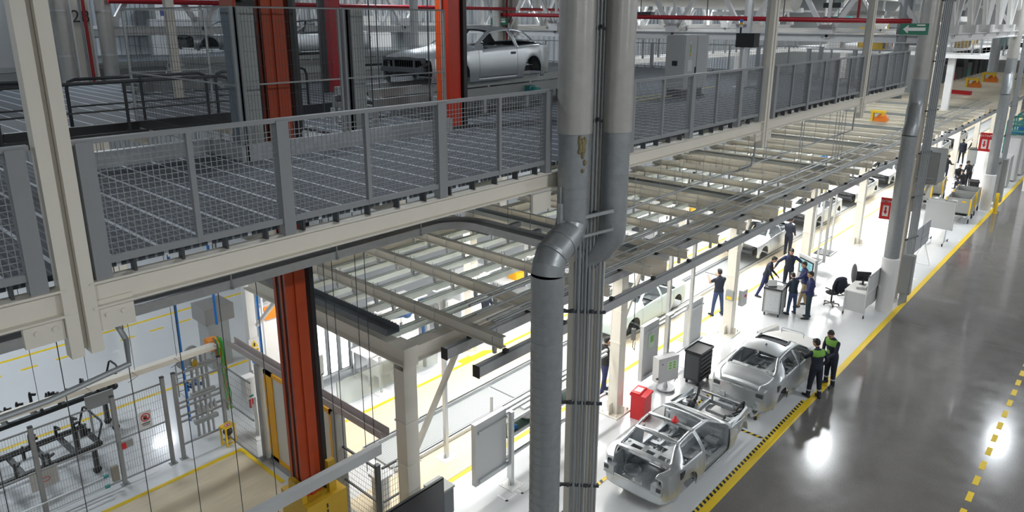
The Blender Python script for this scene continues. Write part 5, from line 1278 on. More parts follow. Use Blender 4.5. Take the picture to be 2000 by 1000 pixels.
# white cabinets, benches and dark machines in the back row under the frame
random.seed(3)
RR = random.Random(11)
def workbench(x, y, lb, w=1.8, d=.75, h=.95):
    t = thing('workbench', lb, 'workbench', (x, y, 0), 0, 'workbenches in the back row')
    MB().bx(x-w/2, x+w/2, y-d/2, y+d/2, h-.05, h).build('top', M_white, t)
    for a in (-1, 1):
        for c in (-1, 1): MB().bx(x+a*(w/2-.05)-.03, x+a*(w/2-.05)+.03, y+c*(d/2-.05)-.03, y+c*(d/2-.05)+.03, 0, h-.05).build('leg', M_alu, t)
    MB().bx(x-w/2+.1, x+w/2-.1, y-d/2+.05, y+d/2-.05, .25, .28).build('lower_shelf', M_cab, t)
    return t
def cabinet_w(x, y, w, d, h, lb, m_=None):
    t = thing('storage_cabinet', lb, 'cabinet', (x, y, 0), 0, 'white cabinets in the back row')
    MB().bx(x-w/2, x+w/2, y-d/2, y+d/2, .05, h).build('body', m_ or M_white, t)
    for s in (-1, 1): o = MB().bx(x+s*w/4-w/4+.02, x+s*w/4+w/4-.02, y-d/2-.02, y-d/2, .1, h-.04).build('door', m_ or M_white, t); MB().bx(x-s*.03-.01+(s*.06), x-s*.03+.01+(s*.06), y-d/2-.04, y-d/2-.02, h*.5, h*.5+.15).build('handle', M_black, o)
    MB().bx(x-w/2+.03, x+w/2-.03, y-d/2+.03, y+d/2-.03, 0, .05).build('plinth', M_dark, t)
spots = [(13.2, 17.0, 'c'), (14.9, 16.6, 'w'), (16.8, 17.2, 'c'), (18.9, 16.7, 'w'), (20.9, 17.1, 'c'), (23.0, 16.7, 'w'), (25.1, 17.0, 'c'), (27.4, 16.7, 'w'), (29.8, 17.0, 'c'), (32.4, 16.7, 'w'), (35, 17, 'c'), (38, 16.7, 'w'), (41, 17, 'c'), (44.5, 16.7, 'w'), (48, 17, 'c'), (52, 16.8, 'w')]
ci_ = wi_ = 0
for x, y, k in spots:
    if k == 'c': cabinet_w(x, y, 1.5, .7, RR.choice((1.3, 1.7, 2.0)), '%s white storage cabinet in the back row seen between the cross beams' % nth(ci_)); ci_ += 1
    else:
        workbench(x, y, '%s white workbench in the back row seen between the cross beams' % nth(wi_)); wi_ += 1
        col = RR.choice([M_black, M_dark, M_blue, M_amb, M_cabd, M_tealp])
        o = MB().bx(x-.3, x+.15, y-.2, y+.2, .95, 1.2).bx(x-.25, x+.1, y-.15, y+.15, 1.2, 1.24); solo(o, 'parts_box', col, 'lidded parts box on the %s white workbench' % nth(wi_-1), 'box', 'parts boxes on the workbenches')
# dark machines in the line zone, glimpsed between the beams
lm_ = 0
for i, (u, v) in enumerate(((1350, 350), (1395, 345), (1440, 362), (1415, 372), (1290, 540 if False else 455), (1520, 300), (1650, 290), (1700, 262))):
    p = at(u, v, 1.2)
    if p.y < 9.9: continue
    lm_ += 1
    t = thing('line_machine', '%s dark machine with a white cover glimpsed between the cross beams' % nth(lm_-1), 'machine', (p.x, p.y, 0), RR.uniform(-.3, .3), 'machines between the cross beams')
    MB().bx(-.5, .5, -.35, .35, 0, .7).build('base', M_dark, t, world=False); MB().lathe((0, 0, .7), [(.28, 0), (.26, .3), (.14, .42)], 14).build('turret', M_black, t, world=False)
    MB().bar((0, 0, 1.0), (.5, .2, 1.5), .16, .16).bar((.5, .2, 1.5), (.9, -.1, 1.25), .12, .12).build('arm', M_white if i % 2 else M_black, t, world=False)
# ================================================================== LEFT AREA BELOW THE MEZZANINE
def wire_panel(mb, x0, x1, y, z0, z1, sx_=.05, sz_=.2, r=.0024, axis='x'):
    L = x1-x0; n = max(1, int(L/sx_))
    for i in range(n+1):
        a = x0+L*i/n
        (mb.bx(a-r, a+r, y-r, y+r, z0, z1) if axis == 'x' else mb.bx(y-r, y+r, a-r, a+r, z0, z1))
    m = max(1, int((z1-z0)/sz_))
    for k in range(m+1):
        z = z0+(z1-z0)*k/m
        (mb.bx(x0, x1, y-2*r, y, z-r, z+r) if axis == 'x' else mb.bx(y-2*r, y, x0, x1, z-r, z+r))
    return mb
FY = 16.02
def fence_post(x, y, h, lb, grp='grey safety fence posts'):
    t = thing('fence_post', lb, 'post', (x, y, 0), 0, grp)
    MB().bx(x-.04, x+.04, y-.04, y+.04, .01, h).build('profile', M_rail, t); MB().bx(x-.09, x+.09, y-.07, y+.07, 0, .012).build('foot_plate', M_rail, t); MB().bx(x-.045, x+.045, y-.045, y+.045, h, h+.02).build('cap', M_dark, t)
fence_post(2.97, FY, 2.2, 'grey safety fence post in front of the dark fixtures at the lower left')
fence_post(.9, FY, 2.2, 'grey safety fence post at the bottom left corner')
fence_post(4.54, FY, 2.24, 'grey gate post with red latch left of the no entry sign')
fence_post(5.63, FY, 2.28, 'grey gate post right of the no entry sign'); fence_post(5.89, FY, 2.28, 'grey fence post at the open rail bay beside the yellow stand')
fence_post(7.0, FY, 2.3, 'grey fence corner post beside the green cable bundle')
def fence_panel(x0, x1, y, lb, z0=.12, z1=2.15, axis='x'):
    c = ((x0+x1)/2, y, z0) if axis == 'x' else (y, (x0+x1)/2, z0)
    t = thing('safety_fence', lb, 'fence', c, 0, 'safety fence panels')
    wire_panel(MB(), x0, x1, y, z0, z1, axis=axis).build('wire_mesh', M_rail, t, smooth=0)
    f = MB()
    for z in (z0, (z0+z1)/2, z1-.03): (f.bx(x0, x1, y-.015, y+.015, z, z+.03) if axis == 'x' else f.bx(y-.015, y+.015, x0, x1, z, z+.03))
    f.pieces('frame', M_rail, t)
    return t
fence_panel(.95, 2.92, FY, 'grey wire safety fence panel at the bottom left corner'); fence_panel(3.02, 4.49, FY, 'grey wire safety fence panel in front of the dark fixture with the pale plate')
g = fence_panel(4.6, 5.58, FY, 'grey wire gate carrying the round no entry sign')
fence_panel(14.5, 15.95, 7.0, 'grey wire safety fence panel running toward the yellow framed doors', axis='y')
t = thing('no_entry_sign', 'white plastic sign with a red ringed hand on the grey wire gate', 'sign', (5.15, FY-.02, 1.25))
MB().bx(5.02, 5.29, FY-.03, FY-.02, 1.2, 1.62).build('plate', M_cloth, t)
MB().tube([(5.155+.09*math.cos(a*PI/10), FY-.033, 1.47+.09*math.sin(a*PI/10)) for a in range(20)], .012, 6, True).bar((5.09, FY-.034, 1.53), (5.22, FY-.034, 1.41), .004, .022).build('ring', M_red, t)
h = MB().bx(5.12, 5.19, FY-.034, FY-.03, 1.41, 1.47)
for k in range(4): h.bx(5.12+.018*k, 5.133+.018*k, FY-.034, FY-.03, 1.47, 1.52-.01*abs(k-1.5))
h.bx(5.105, 5.12, FY-.034, FY-.03, 1.43, 1.48).bx(5.06, 5.25, FY-.034, FY-.03, 1.31, 1.33).bx(5.08, 5.23, FY-.034, FY-.03, 1.27, 1.285).build('hand', M_black, t)
t = thing('gate_latch', 'grey gate latch with a red key block on the gate post', 'latch', (4.6, FY-.1, 1.0))
MB().bx(4.5, 4.8, FY-.12, FY-.05, .95, 1.12).build('box', M_cabd, t); MB().bx(4.56, 4.64, FY-.15, FY-.12, .96, 1.1).build('key_block', M_red, t)
t = thing('junction_box', 'small brown-grey junction box low on the gate post with two green connectors', 'box', (4.35, FY-.1, .3))
MB().bx(4.28, 4.42, FY-.13, FY-.05, .25, .62).build('box', mat('taupe_box', (.26, .24, .20), .5), t)
for z in (.2, .46): MB().box((4.15, FY-.1, z), (.1, .06, .06)).build('connector', M_tealp, t)
for k, z in enumerate((.18, .46)): solo(MB().cyl((1.0, FY-.12, z), (4.1, FY-.1, z), .02, n=8), 'barrier_pipe', M_alu, ('lower', 'upper')[k]+' thin pipe along the foot of the fence at the lower left', 'pipe', 'barrier pipes')
# rail bay with pneumatic block
t = thing('rail_bay', 'bay of horizontal grey rails with a pneumatic valve block beside the yellow stand', 'rack', (6.45, FY, .3))
for z in (.35, .95, 1.1, 1.32, 1.45, 1.95, 2.2): MB().bx(5.93, 6.96, FY-.02, FY+.02, z, z+.045).build('rail', M_rail, t)
v = MB()
for k in range(5): v.box((6.35+k*.1, FY-.08, 1.15), (.06, .09, .16)).cyl((6.35+k*.1, FY-.08, 1.22), (6.35+k*.1, FY-.08, 1.3), .02, n=8)
v.box((6.55, FY-.08, 1.0), (.05, .05, .2)).build('valve_block', M_galv, t)
# yellow stand
t = thing('yellow_stand', 'small yellow floor stand with a no touching emblem and black ball at the fence corner', 'stand', (6.93, 15.8, 0), .2)
for a in (-.13, .13):
    for c in (-.1, .1): MB().bx(a-.018, a+.018, c-.018, c+.018, 0, .5).build('leg', M_yel, t, world=False)
MB().bx(-.16, .16, -.13, .13, .5, .53).bx(-.15, .15, -.1, -.08, .02, .05).bx(-.15, .15, .08, .1, .02, .05).pieces('top_plate', M_yel, t, world=False)
MB().ell((0, 0, .36), (.12, .12, .11), 14, 10).build('black_ball', M_black, t, world=False)
e = MB().lathe((0, 0, .531), [(.08, 0), (.08, .002)], 20); o = e.build('emblem', M_cloth, t, world=False); MB().tube([(.065*math.cos(a*PI/8), .065*math.sin(a*PI/8), .535) for a in range(16)], .008, 6, True).bx(-.02, .02, -.03, .03, .533, .538).build('emblem_ring', M_red, o, world=False)
# dark fixture carts
def fixture(x, y, rz, lb, L=3.0, W=1.3, h=.75, plate=True, high=False):
    t = thing('fixture_cart', lb, 'cart', (x, y, 0), rz, 'dark fixture carts')
    for s in (-1, 1): MB().bx(-L/2, L/2, s*W/2-.05, s*W/2+.05, h-.1, h).build('long_beam', M_black, t, world=False)
    n = 6
    for i in range(n): xx = -L/2+L*i/(n-1); MB().bx(xx-.05, xx+.05, -W/2, W/2, h-.1, h-.01).build('cross_beam', M_black, t, world=False)
    for a in (-1, 1):
        for c in (-1, 1):
            MB().bx(a*(L/2-.15)-.05, a*(L/2-.15)+.05, c*(W/2)-.05, c*(W/2)+.05, .16, h-.1).build('leg', M_black, t, world=False)
            MB().cyl((a*(L/2-.15), c*W/2-.03, .09), (a*(L/2-.15), c*W/2+.03, .09), .09, n=12).build('wheel', M_rubber, t, world=False)
    rq = random.Random(int(x*100))
    for i in range(16):
        xx, yy = rq.uniform(-L/2, L/2), rq.choice((-W/2, W/2, 0)); hh = rq.uniform(.1, .28)
        c = MB().bx(xx-.03, xx+.03, yy-.03, yy+.03, h, h+hh).box((xx+.05, yy, h+hh), (.16, .05, .05), rq.uniform(0, 3)).cyl((xx, yy, h+hh), (xx, yy, h+hh+.08), .025, n=8)
        c.build('clamp', M_black if i % 3 else M_dark, t, world=False)
    if plate:
        o = MB().bx(-.2, .35, -W/2-.08, -W/2-.055, .25, .72).build('cover_plate', mat('pale_beige_plate', (.50, .48, .44), .5), t, world=False)
        MB().tube([(.1+.08*math.cos(a*PI/8), -W/2-.083, .45+.05*math.sin(a*PI/8)) for a in range(16)], .008, 6, True).build('round_mark', M_red, o, world=False)
    MB().tube([(L/2-.05, -W/2, h), (L/2+.1, -W/2, h+.45), (L/2+.1, -W/2+.1, h+.5), (L/2+.1, W/2-.1, h+.5), (L/2+.1, W/2, h+.45), (L/2-.05, W/2, h)], .025, 8).build('push_bar', M_black, t, world=False)
    return t
fixture(3.1, 17.45, .05, 'dark clamping fixture cart with pale plate behind the wire fence', 2.6, 1.1)
fixture(.2, 17.4, .05, 'dark clamping fixture cart cut off by the left edge behind the fence', 2.0, 1.1)
fixture(3.9, 18.75, .05, 'tall black fixture rack with many clamps behind the low fixture cart', 3.0, .5, 1.25, False); fixture(1.0, 19.4, .0, 'black clamp rack cut off at the far left', 2.2, .5, 1.25, False)
solo(MB().bx(4.6, 5.25, 18.3, 18.35, .95, 1.3).bx(4.65, 4.7, 18.31, 18.35, 0, .95).bx(5.15, 5.2, 18.31, 18.35, 0, .95), 'grey_plate', M_cabd, 'grey plate on two legs in front of the tall fixture rack', 'plate')
# reel cage and grey hopper machine
t = thing('reel_cage', 'grey wire cage with two cable reels on top behind the blue pole', 'cage', (7.4, 18.8, 0))
for a in (-.3, .3):
    for c in (-.25, .25): MB().bx(7.4+a-.015, 7.4+a+.015, 18.8+c-.015, 18.8+c+.015, 0, 1.0).build('leg', M_cabd, t)
for z in (.15, .55, 1.0): MB().tube([(7.1, 18.55, z), (7.7, 18.55, z), (7.7, 19.05, z), (7.1, 19.05, z)], .012, 6, True).build('hoop', M_cabd, t)
bw = MB()
for i in range(10): bw.ell((7.2+.045*i, 18.8+.1*((i % 3)-1), .3+.05*(i % 4)), (.07, .08, .05), 8, 6)
bw.build('blue_coils', M_dblue, t)
for k, (x, y, z) in enumerate(((7.2, 18.7, 1.18), (7.5, 18.85, 1.3))): MB().cyl((x, y-.03, z), (x, y+.03, z), .2, n=20).cyl((x, y-.05, z), (x, y+.05, z), .06, n=12).build('reel', M_cabd, t)
t = thing('hopper_machine', 'grey box machine with sloping hood behind the white post at the left', 'machine', (8.95, 20.4, 0))
MB().bx(8.5, 9.15, 19.9, 20.6, .0, 1.5).build('body', M_cabd, t); MB().prism([(8.4, 19.8), (9.3, 19.8), (9.3, 20.7), (8.4, 20.7)], 1.5, 2.0).build('hood', mat('warm_grey_hood', (.24, .23, .22), .5), t)
# vertical cable riser at the fence corner
t = thing('cable_bundle', 'hanging bundle of green, orange and yellow cables at the end of the cream cable duct', 'cables', (7.15, 16.15, .9))
rc = random.Random(5)
for i in range(14):
    c_ = [mat('green_cable', (.03, .35, .06), .5), mat('green_cable', (.03, .35, .06), .5), mat('orange_cable', (.75, .22, .02), .5), mat('lime_cable', (.45, .5, .05), .5), mat('grey_cable', (.3, .3, .3), .5)][i % 5]
    x, y = 7.1+rc.uniform(-.07, .12), 16.15+rc.uniform(-.08, .08)
    MB().tube([(x-.05, y, 2.75), (x, y, 2.6), (x+rc.uniform(-.04, .06), y, 1.9), (x+.05+rc.uniform(-.08, .08), y, 1.2), (x+.08, y, .75)], .014, 6).build('cable', c_, t)
t = thing('machine_riser', 'stack of grey pneumatic pipes and springs standing behind the fence corner', 'riser', (6.85, 16.6, 0))
for k in range(4): MB().cyl((6.55+k*.13, 16.6, 0), (6.55+k*.13, 16.6, 2.4), .035, n=10).build('pipe', M_galv if k % 2 else M_cabd, t)
for k in range(3): MB().box((6.75, 16.55, .5+k*.75), (.6, .12, .1)).build('clamp_bar', M_cabd, t)
MB().lathe((6.62, 16.5, 2.0), [(.07, 0), (.07, .12), (.04, .2)], 12).build('valve', M_mach, t)
solo(MB().bx(6.95, 7.2, 16.3, 16.6, 2.35, 2.62), 'orange_cover', mat('orange_cable_sheet', (.80, .25, .02), .5), 'orange cable cover at the top of the green cable bundle', 'cover')
# white post group with warning signs
t = thing('white_post', 'tall white steel post with diagonal brace left of the orange mast', 'post', (7.7, 15.6, 0))
MB().bx(7.6, 7.8, 15.5, 15.7, .02, 4.2).bx(7.45, 7.95, 15.35, 15.85, 0, .03).build('shaft', M_white, t); MB().bar((7.75, 15.35, 3.1), (7.75, 14.2, 4.15), .08, .08).build('brace', M_white, t)
for k in range(3): solo(MB().cyl((7.9+k*.11, 15.75, .3), (7.9+k*.11, 15.75, 4.1), .03, n=8), 'riser_pipe', (M_white, M_blue, M_white)[k], ('white pipe close to the tall white post', 'blue pipe between two white pipes by the tall white post', 'white pipe farther from the tall white post')[k], 'pipe', 'riser pipes')
t = thing('enclosure_wall', 'white machine enclosure wall with orange cable windows left of the orange mast', 'enclosure', (8.9, 16.2, 0))
MB().bx(8.3, 9.9, 16.25, 16.35, 0, 3.2).build('panel', M_white, t); MB().bx(8.95, 9.35, 16.2, 16.25, 1.7, 2.35).bx(8.4, 8.95, 16.2, 16.25, 2.75, 3.1).build('orange_window', MATS['orange_cable_sheet'], t); MB().bx(8.3, 9.9, 16.2, 16.25, 3.15, 3.2).build('top_edge', M_cab, t)
pw = aty(498, 690, 15.4)
t = thing('warning_sign', 'white warning notice with yellow triangle and blue round mark left of the orange mast', 'sign', (pw.x, 15.4, pw.z-.4))
x0, z0 = pw.x-.13, pw.z-.42
MB().bx(x0, x0+.27, 15.4, 15.41, z0, z0+.82).build('plate', M_cloth, t)
MB().add([(x0+.03, 15.395, z0+.58), (x0+.24, 15.395, z0+.58), (x0+.135, 15.395, z0+.78)], [(0, 1, 2)]).bx(x0+.03, x0+.24, 15.393, 15.397, z0+.42, z0+.54).build('warning_triangle', M_yel, t)
MB().bx(x0+.115, x0+.155, 15.39, 15.394, z0+.61, z0+.70).bx(x0+.05, x0+.22, 15.39, 15.393, z0+.49, z0+.51).bx(x0+.05, x0+.2, 15.39, 15.393, z0+.45, z0+.465).build('symbol', M_black, t)
MB().cyl((x0+.135, 15.397, z0+.24), (x0+.135, 15.39, z0+.24), .1, n=20).bx(x0+.15, x0+.25, 15.392, 15.397, z0+.02, z0+.1).build('blue_disc', M_blue, t)
MB().tube([(x0+.135+.05*math.cos(a*PI/6), 15.388, z0+.24+.05*math.sin(a*PI/6)) for a in range(12)], .008, 5, True).build('disc_symbol', M_cloth, t)
t = thing('operator_box', 'white operator box with a green mark and red keys beside the yellow framed doors', 'box', (7.55, 15.0, 1.4))
MB().bx(7.08, 7.36, 14.9, 15.15, 1.5, 2.05).bx(7.36, 7.4, 14.98, 15.06, 1.6, 1.9).build('box', M_white, t); MB().bx(7.15, 7.25, 14.89, 14.9, 1.55, 1.6).build('green_mark', M_tealp, t); MB().cyl((7.18, 14.95, 1.5), (7.18, 14.95, 1.25), .03, n=8).cyl((7.26, 14.98, 1.5), (7.26, 14.98, 1.3), .02, n=8).pieces('key', M_red, t)
t = thing('white_cabinet', 'white control cabinet with a round black mark at the foot of the white post', 'cabinet', (8.05, 14.45, 0))
MB().bx(7.75, 8.2, 14.25, 14.75, .05, 1.15).build('body', M_white, t); MB().cyl((7.77, 14.35, .85), (7.74, 14.35, .85), .1, n=18).build('round_mark', M_black, t); MB().bx(7.74, 7.75, 14.3, 14.55, .35, .42).build('label_plate', M_yel, t)
# cream and pinkish cable ducts
t = thing('cable_duct', 'long cream cable duct hung on wires across the lower left', 'cable duct', (2, 16.2, 2.5))
MB().bx(-3.5, 7.1, 16.1, 16.3, 2.48, 2.6).build('duct', M_cream, t)
hk = MB()
for i in range(10): x = -1.6+i*.95; hk.tube([(x, 16.1, 2.62), (x+.1, 16.05, 2.5), (x-.12, 16.05, 2.42)], .006, 5)
hk.pieces('hook', M_dark, t, smooth=0)
t = thing('cable_duct', 'grey-pink channel running over the yellow framed doors behind the orange mast', 'cable duct', (7.32, 13, 2.55))
MB().chan((7.32, 9.85, 2.64), (7.32, 15.95, 2.64), .22, .16).build('duct', mat('warm_grey_channel', (.42, .38, .37), .45), t)
t = thing('beam_rail', 'plain light grey box rail crossing in front of the orange mast foot', 'rail', (5, 9.4, 2.65)); MB().bx(2.2, 6.85, 9.34, 9.46, 2.66, 2.86).build('profile', M_cab, t)
# hanging wires
wr_ = [(68, 690), (130, 700), (350, 700), (305, 600), (490, 640), (608, 640), (770, 640)]
n = 0
for (x, y, z0) in [(1.55, 10.6, 1.2), (2.45, 10.6, 1.2), (3.3, 10.6, 1.2), (4.05, 10.6, 1.2), (4.75, 10.6, 1.2), (5.4, 10.6, 1.2), (6.45, 10.2, 2.0), (6.62, 10.2, 2.2), (6.9, 9.9, 2.0), (7.1, 9.9, 1.6)]+[(-1.5+i*.95, 16.2, 2.6) for i in range(9)]:
    top = 6.78 if False else 8.0
    solo(MB().cyl((x, y, z0), (x, y, top), .007 if y < 12 else .006, n=5), 'suspension_wire', M_dark, nth(n if y < 12 else n-10)+(' thin black wire hanging free in front of the lower left floor' if y < 12 else ' thin wire holding the cream cable duct'), 'wire', 'hanging wires'); n += 1
# blue poles and blue beam
solo(MB().cyl((6.75, 17.6, 0), (6.75, 17.6, 4.6), .035, n=10), 'blue_pole', M_blue, 'tall blue pole behind the fence rail bay, beside the reel cage', 'pole')
solo(MB().cyl((8.2, 18.6, 2.0), (8.2, 18.6, 5.2), .04, n=10), 'blue_pole', M_blue, 'shorter blue pole in front of the grey hopper machine', 'pole')
solo(MB().bar((8.1, 15.9, 4.05), (8.1, 10.0, 4.05), .07, .09), 'blue_beam', M_dblue, 'dark blue rail running under the nearest girder behind the orange mast', 'rail')
# --- the orange lift mast
mx, my = 6.0, 10.6
t = thing('lift_mast', 'tall orange lift mast with black guide strips rising from a yellow foot through the mezzanine', 'mast', (mx, my, 0))
MB().bx(mx-.14, mx+.2, my-.2, my+.2, .9, 14.5).bx(mx-.02, mx+.06, my-.235, my-.2, .95, 14.5).bx(mx-.185, mx-.14, my-.06, my+.0, .95, 14.5).bx(mx-.185, mx-.14, my+.12, my+.2, .95, 14.5).bx(mx-.185, mx-.14, my-.2, my-.14, .95, 14.5).build('column', M_orange, t)
MB().bx(mx-.165, mx-.14, my-.14, my-.06, .95, 14.5).bx(mx-.165, mx-.14, my+.0, my+.12, .95, 14.5).build('guide_strip', M_black, t)
MB().bx(mx+.26, mx+.34, my-.24, my-.10, 1.2, 14.5).build('chain_guide', M_black, t)
MB().bx(mx-.3, mx+.55, my-.5, my+.4, 0, 1.75).bx(mx-.3, mx-.2, my-.35, my+.1, 1.75, 2.1).bx(mx+.25, mx+.4, my-.4, my-.3, 1.75, 2.4).build('foot', M_mach, t)
h = MB()
for z in (1.85, 2.0): h.cyl((mx-.31, my-.2, z), (mx-.29, my-.2, z), .025, n=8)
for k in range(6): h.bx(mx+.1, mx+.13, my-.51, my-.50, .9+.13*k, .98+.13*k)
h.pieces('bolt', M_black, t)
solo(MB().box((5.0, 11.2, .35), (.9, .5, .08)).box((5.1, 11.0, .45), (.7, .06, .06)).bx(4.6, 4.66, 11.0, 11.4, 0, .35).bx(5.35, 5.41, 11.0, 11.4, 0, .35), 'grey_linkage', M_cabd, 'dark grey linkage table left of the yellow mast foot', 'linkage')
# amber framed doors
def amber(y0, y1, lb):
    t = thing('yellow_framed_door', lb, 'door', (7.3, (y0+y1)/2, 0), 0, 'yellow framed doors')
    for y, w_ in ((y0, .1), (y1-.36, .36)): MB().bx(7.27, 7.33, y, y+w_, .1, 2.45).build('stile', M_amb, t)
    for z in (.1, 2.35): MB().bx(7.27, 7.33, y0, y1, z, z+.1).build('rail', M_amb, t)
    MB().bx(7.29, 7.31, y0+.1, y1-.36, .2, 2.35).build('panel', mat('milky_curtain', (.74, .72, .66), .35, trans=.25), t)
    MB().bx(7.2, 7.4, y0, y1, 0, .1).build('threshold', M_cabd, t)
amber(13.05, 14.35, 'yellow framed milky door left of the orange mast'); amber(11.6, 12.95, 'yellow framed milky door right of the orange mast')
for k, (y, lb) in enumerate(((14.55, 'thick dark grey post beside the left yellow framed door'), (11.42, 'thick grey post beside the right yellow framed door'))):
    solo(MB().bx(7.2, 7.42, y-.09, y+.09, 0, 2.5).bx(7.1, 7.5, y-.12, y+.12, 0, .03), 'door_post', M_cabd, lb, 'post', 'door posts')
# near mesh fence by the first column
for k, (x, y, lb) in enumerate(((7.35, 10.2, 'slate fence post near the bottom edge right of the yellow mast foot'), (7.95, 10.05, 'slate fence post left of the nearest cream line column'))):
    solo(MB().bx(x-.045, x+.045, y-.045, y+.045, 0, 1.75).bx(x-.05, x+.05, y-.05, y+.05, 1.75, 1.78), 'fence_post', mat('slate_post', (.07, .085, .10), .5), lb, 'post', 'slate fence posts')
t = thing('safety_fence', 'wire fence panel between the two slate posts at the bottom', 'fence', (7.65, 10.12, .1)); wire_panel(MB(), 7.4, 7.9, 10.12, .15, 1.7, .06, .12).build('wire_mesh', M_dark, t, smooth=0); MB().bx(7.4, 7.9, 10.1, 10.14, 1.68, 1.72).bx(7.4, 7.9, 10.1, 10.14, .9, .93).pieces('frame', M_dark, t)
t = thing('safety_fence', 'wire fence panel running from the slate post to the grey door post', 'fence', (7.33, 10.8, .1)); wire_panel(MB(), 10.25, 11.35, 7.33, .15, 1.7, .06, .12, axis='y').build('wire_mesh', M_dark, t, smooth=0); MB().bx(7.31, 7.35, 10.25, 11.35, 1.68, 1.72).bx(7.31, 7.35, 10.25, 11.35, .9, .93).pieces('frame', M_dark, t)
solo(MB().bx(7.9, 8.15, 10.9, 11.2, .02, .75).bx(7.85, 8.2, 10.85, 11.25, .75, .8), 'grey_pedestal', M_cab, 'light grey pedestal box behind the slate fence posts', 'pedestal')
t = thing('red_ring', 'red and white round mark on the grey door post', 'mark', (7.42, 11.3, 1.2)); MB().tube([(7.46, 11.33+.1*math.cos(a*PI/8), 1.25+.1*math.sin(a*PI/8)) for a in range(16)], .02, 6, True).build('ring', mat('dull_red', (.35, .06, .05), .5), t)
# dark screen at the bottom edge
t = thing('display_screen', 'large black display screen cut off by the bottom edge', 'screen', (6.95, 8.6, 0))
MB().bx(6.2, 7.66, 8.58, 8.63, 1.2, 2.06).build('screen', M_screen, t); MB().bx(6.18, 7.68, 8.6, 8.65, 1.18, 2.08).build('bezel', M_black, t); MB().bx(6.85, 7.0, 8.66, 8.72, .03, 1.6).bx(6.5, 7.3, 8.4, 9.0, 0, .03).build('stand', M_dark, t)
t = thing('dark_cart', 'dark blue-grey cart half hidden behind the nearest cream line column', 'cart', (8.6, 9.7, 0)); MB().bx(8.35, 8.75, 9.5, 9.95, .25, .85).build('body', M_tray, t); MB().bx(8.33, 8.77, 9.48, 9.97, .85, .9).build('top', M_cabd, t)
for x in (8.4, 8.7): MB().cyl((x, 9.52, .1), (x, 9.58, .1), .1, n=12).build('wheel', M_rubber, t)
# light booth with three glowing columns
t = thing('light_booth', 'inspection panel with three glowing white vertical light strips', 'light panel', (10.55, 16.4, 0))
x0, x1 = 9.95, 11.15
MB().bx(x0, x0+.06, 16.36, 16.44, 0, 2.3).bx(x1-.06, x1, 16.36, 16.44, 0, 2.3).bx(x0, x1, 16.36, 16.44, 2.24, 2.3).bx(x0, x1, 16.36, 16.44, .3, .36).build('frame', M_alu, t)
MB().bx(x0+.06, x1-.06, 16.42, 16.44, .36, 2.24).build('back_panel', M_tray, t)
for k in range(3): MB().bx(x0+.08+k*.38, x0+.30+k*.38, 16.39, 16.42, .4, 2.2).build('light_strip', mat('glow_strip', (1, 1, 1), .5, emit=(1, 1, 1), est=2.6), t)
solo(MB().bx(8.9, 9.85, 15.9, 15.94, .75, 1.35).bx(8.95, 9.0, 15.9, 15.94, 0, .8).bx(9.75, 9.8, 15.9, 15.94, 0, .8), 'grey_shield', M_cabd, 'grey shield plate on two legs left of the glowing light panel', 'plate')
wb_ = workbench(12.0, 15.9, 'white workbench with small metal parts, right of the glowing light panel', 1.9, .8)
for k in range(4): solo(MB().lathe((11.4+k*.32, 15.8+.12*(k % 2), .95), [(.07, 0), (.1, .04), (.06, .1), (.03, .14)], 12).box((11.5+k*.32, 15.85, 1.0), (.14, .08, .1)), 'metal_part', M_alu, nth(k)+' small shiny metal part on the workbench beside the glowing panel', 'part', 'metal parts on the workbench')
t = thing('white_box', 'white open box with dark window under the workbench by the glowing panel', 'box', (11.5, 15.35, 0)); MB().bx(11.2, 11.85, 15.2, 15.6, .35, .85).bx(11.2, 11.25, 15.2, 15.25, 0, .35).bx(11.8, 11.85, 15.2, 15.25, 0, .35).bx(11.2, 11.25, 15.55, 15.6, 0, .35).bx(11.8, 11.85, 15.55, 15.6, 0, .35).build('body', M_white, t); MB().bx(11.3, 11.75, 15.19, 15.2, .45, .78).build('window', M_cabd, t)
t = thing('lifting_manipulator', 'navy blue jointed lifting arm above the workbench behind the nearest column', 'arm', (12.6, 15.2, 0))
MB().cyl((13.0, 15.3, 0), (13.0, 15.3, 2.2), .06, n=12).build('post', M_dblue, t); MB().bar((13.0, 15.3, 2.1), (12.3, 15.2, 2.0), .14, .14).ell((13.0, 15.3, 2.1), (.14, .14, .14)).build('upper_arm', M_dblue, t); MB().ell((12.3, 15.2, 2.0), (.15, .15, .13)).bar((12.3, 15.2, 2.0), (11.7, 15.6, 1.9), .11, .11).cyl((11.7, 15.6, 1.9), (11.7, 15.6, 1.6), .05).build('fore_arm', M_dblue, t)
for k, (x, y) in enumerate(((11.1, 15.0), (12.3, 14.95))): alu_post(x, y, 1.1, ('short white guard post with wide foot plate right of the light panel', 'short white guard post close to the nearest line column')[k], .07)
solo(MB().bx(9.6, 13.2, 14.93, 14.96, .15, .95), 'clear_screen', mat('clear_guard', (.75, .82, .80), .1, trans=.85), 'low clear guard screen between the white guard posts', 'screen')
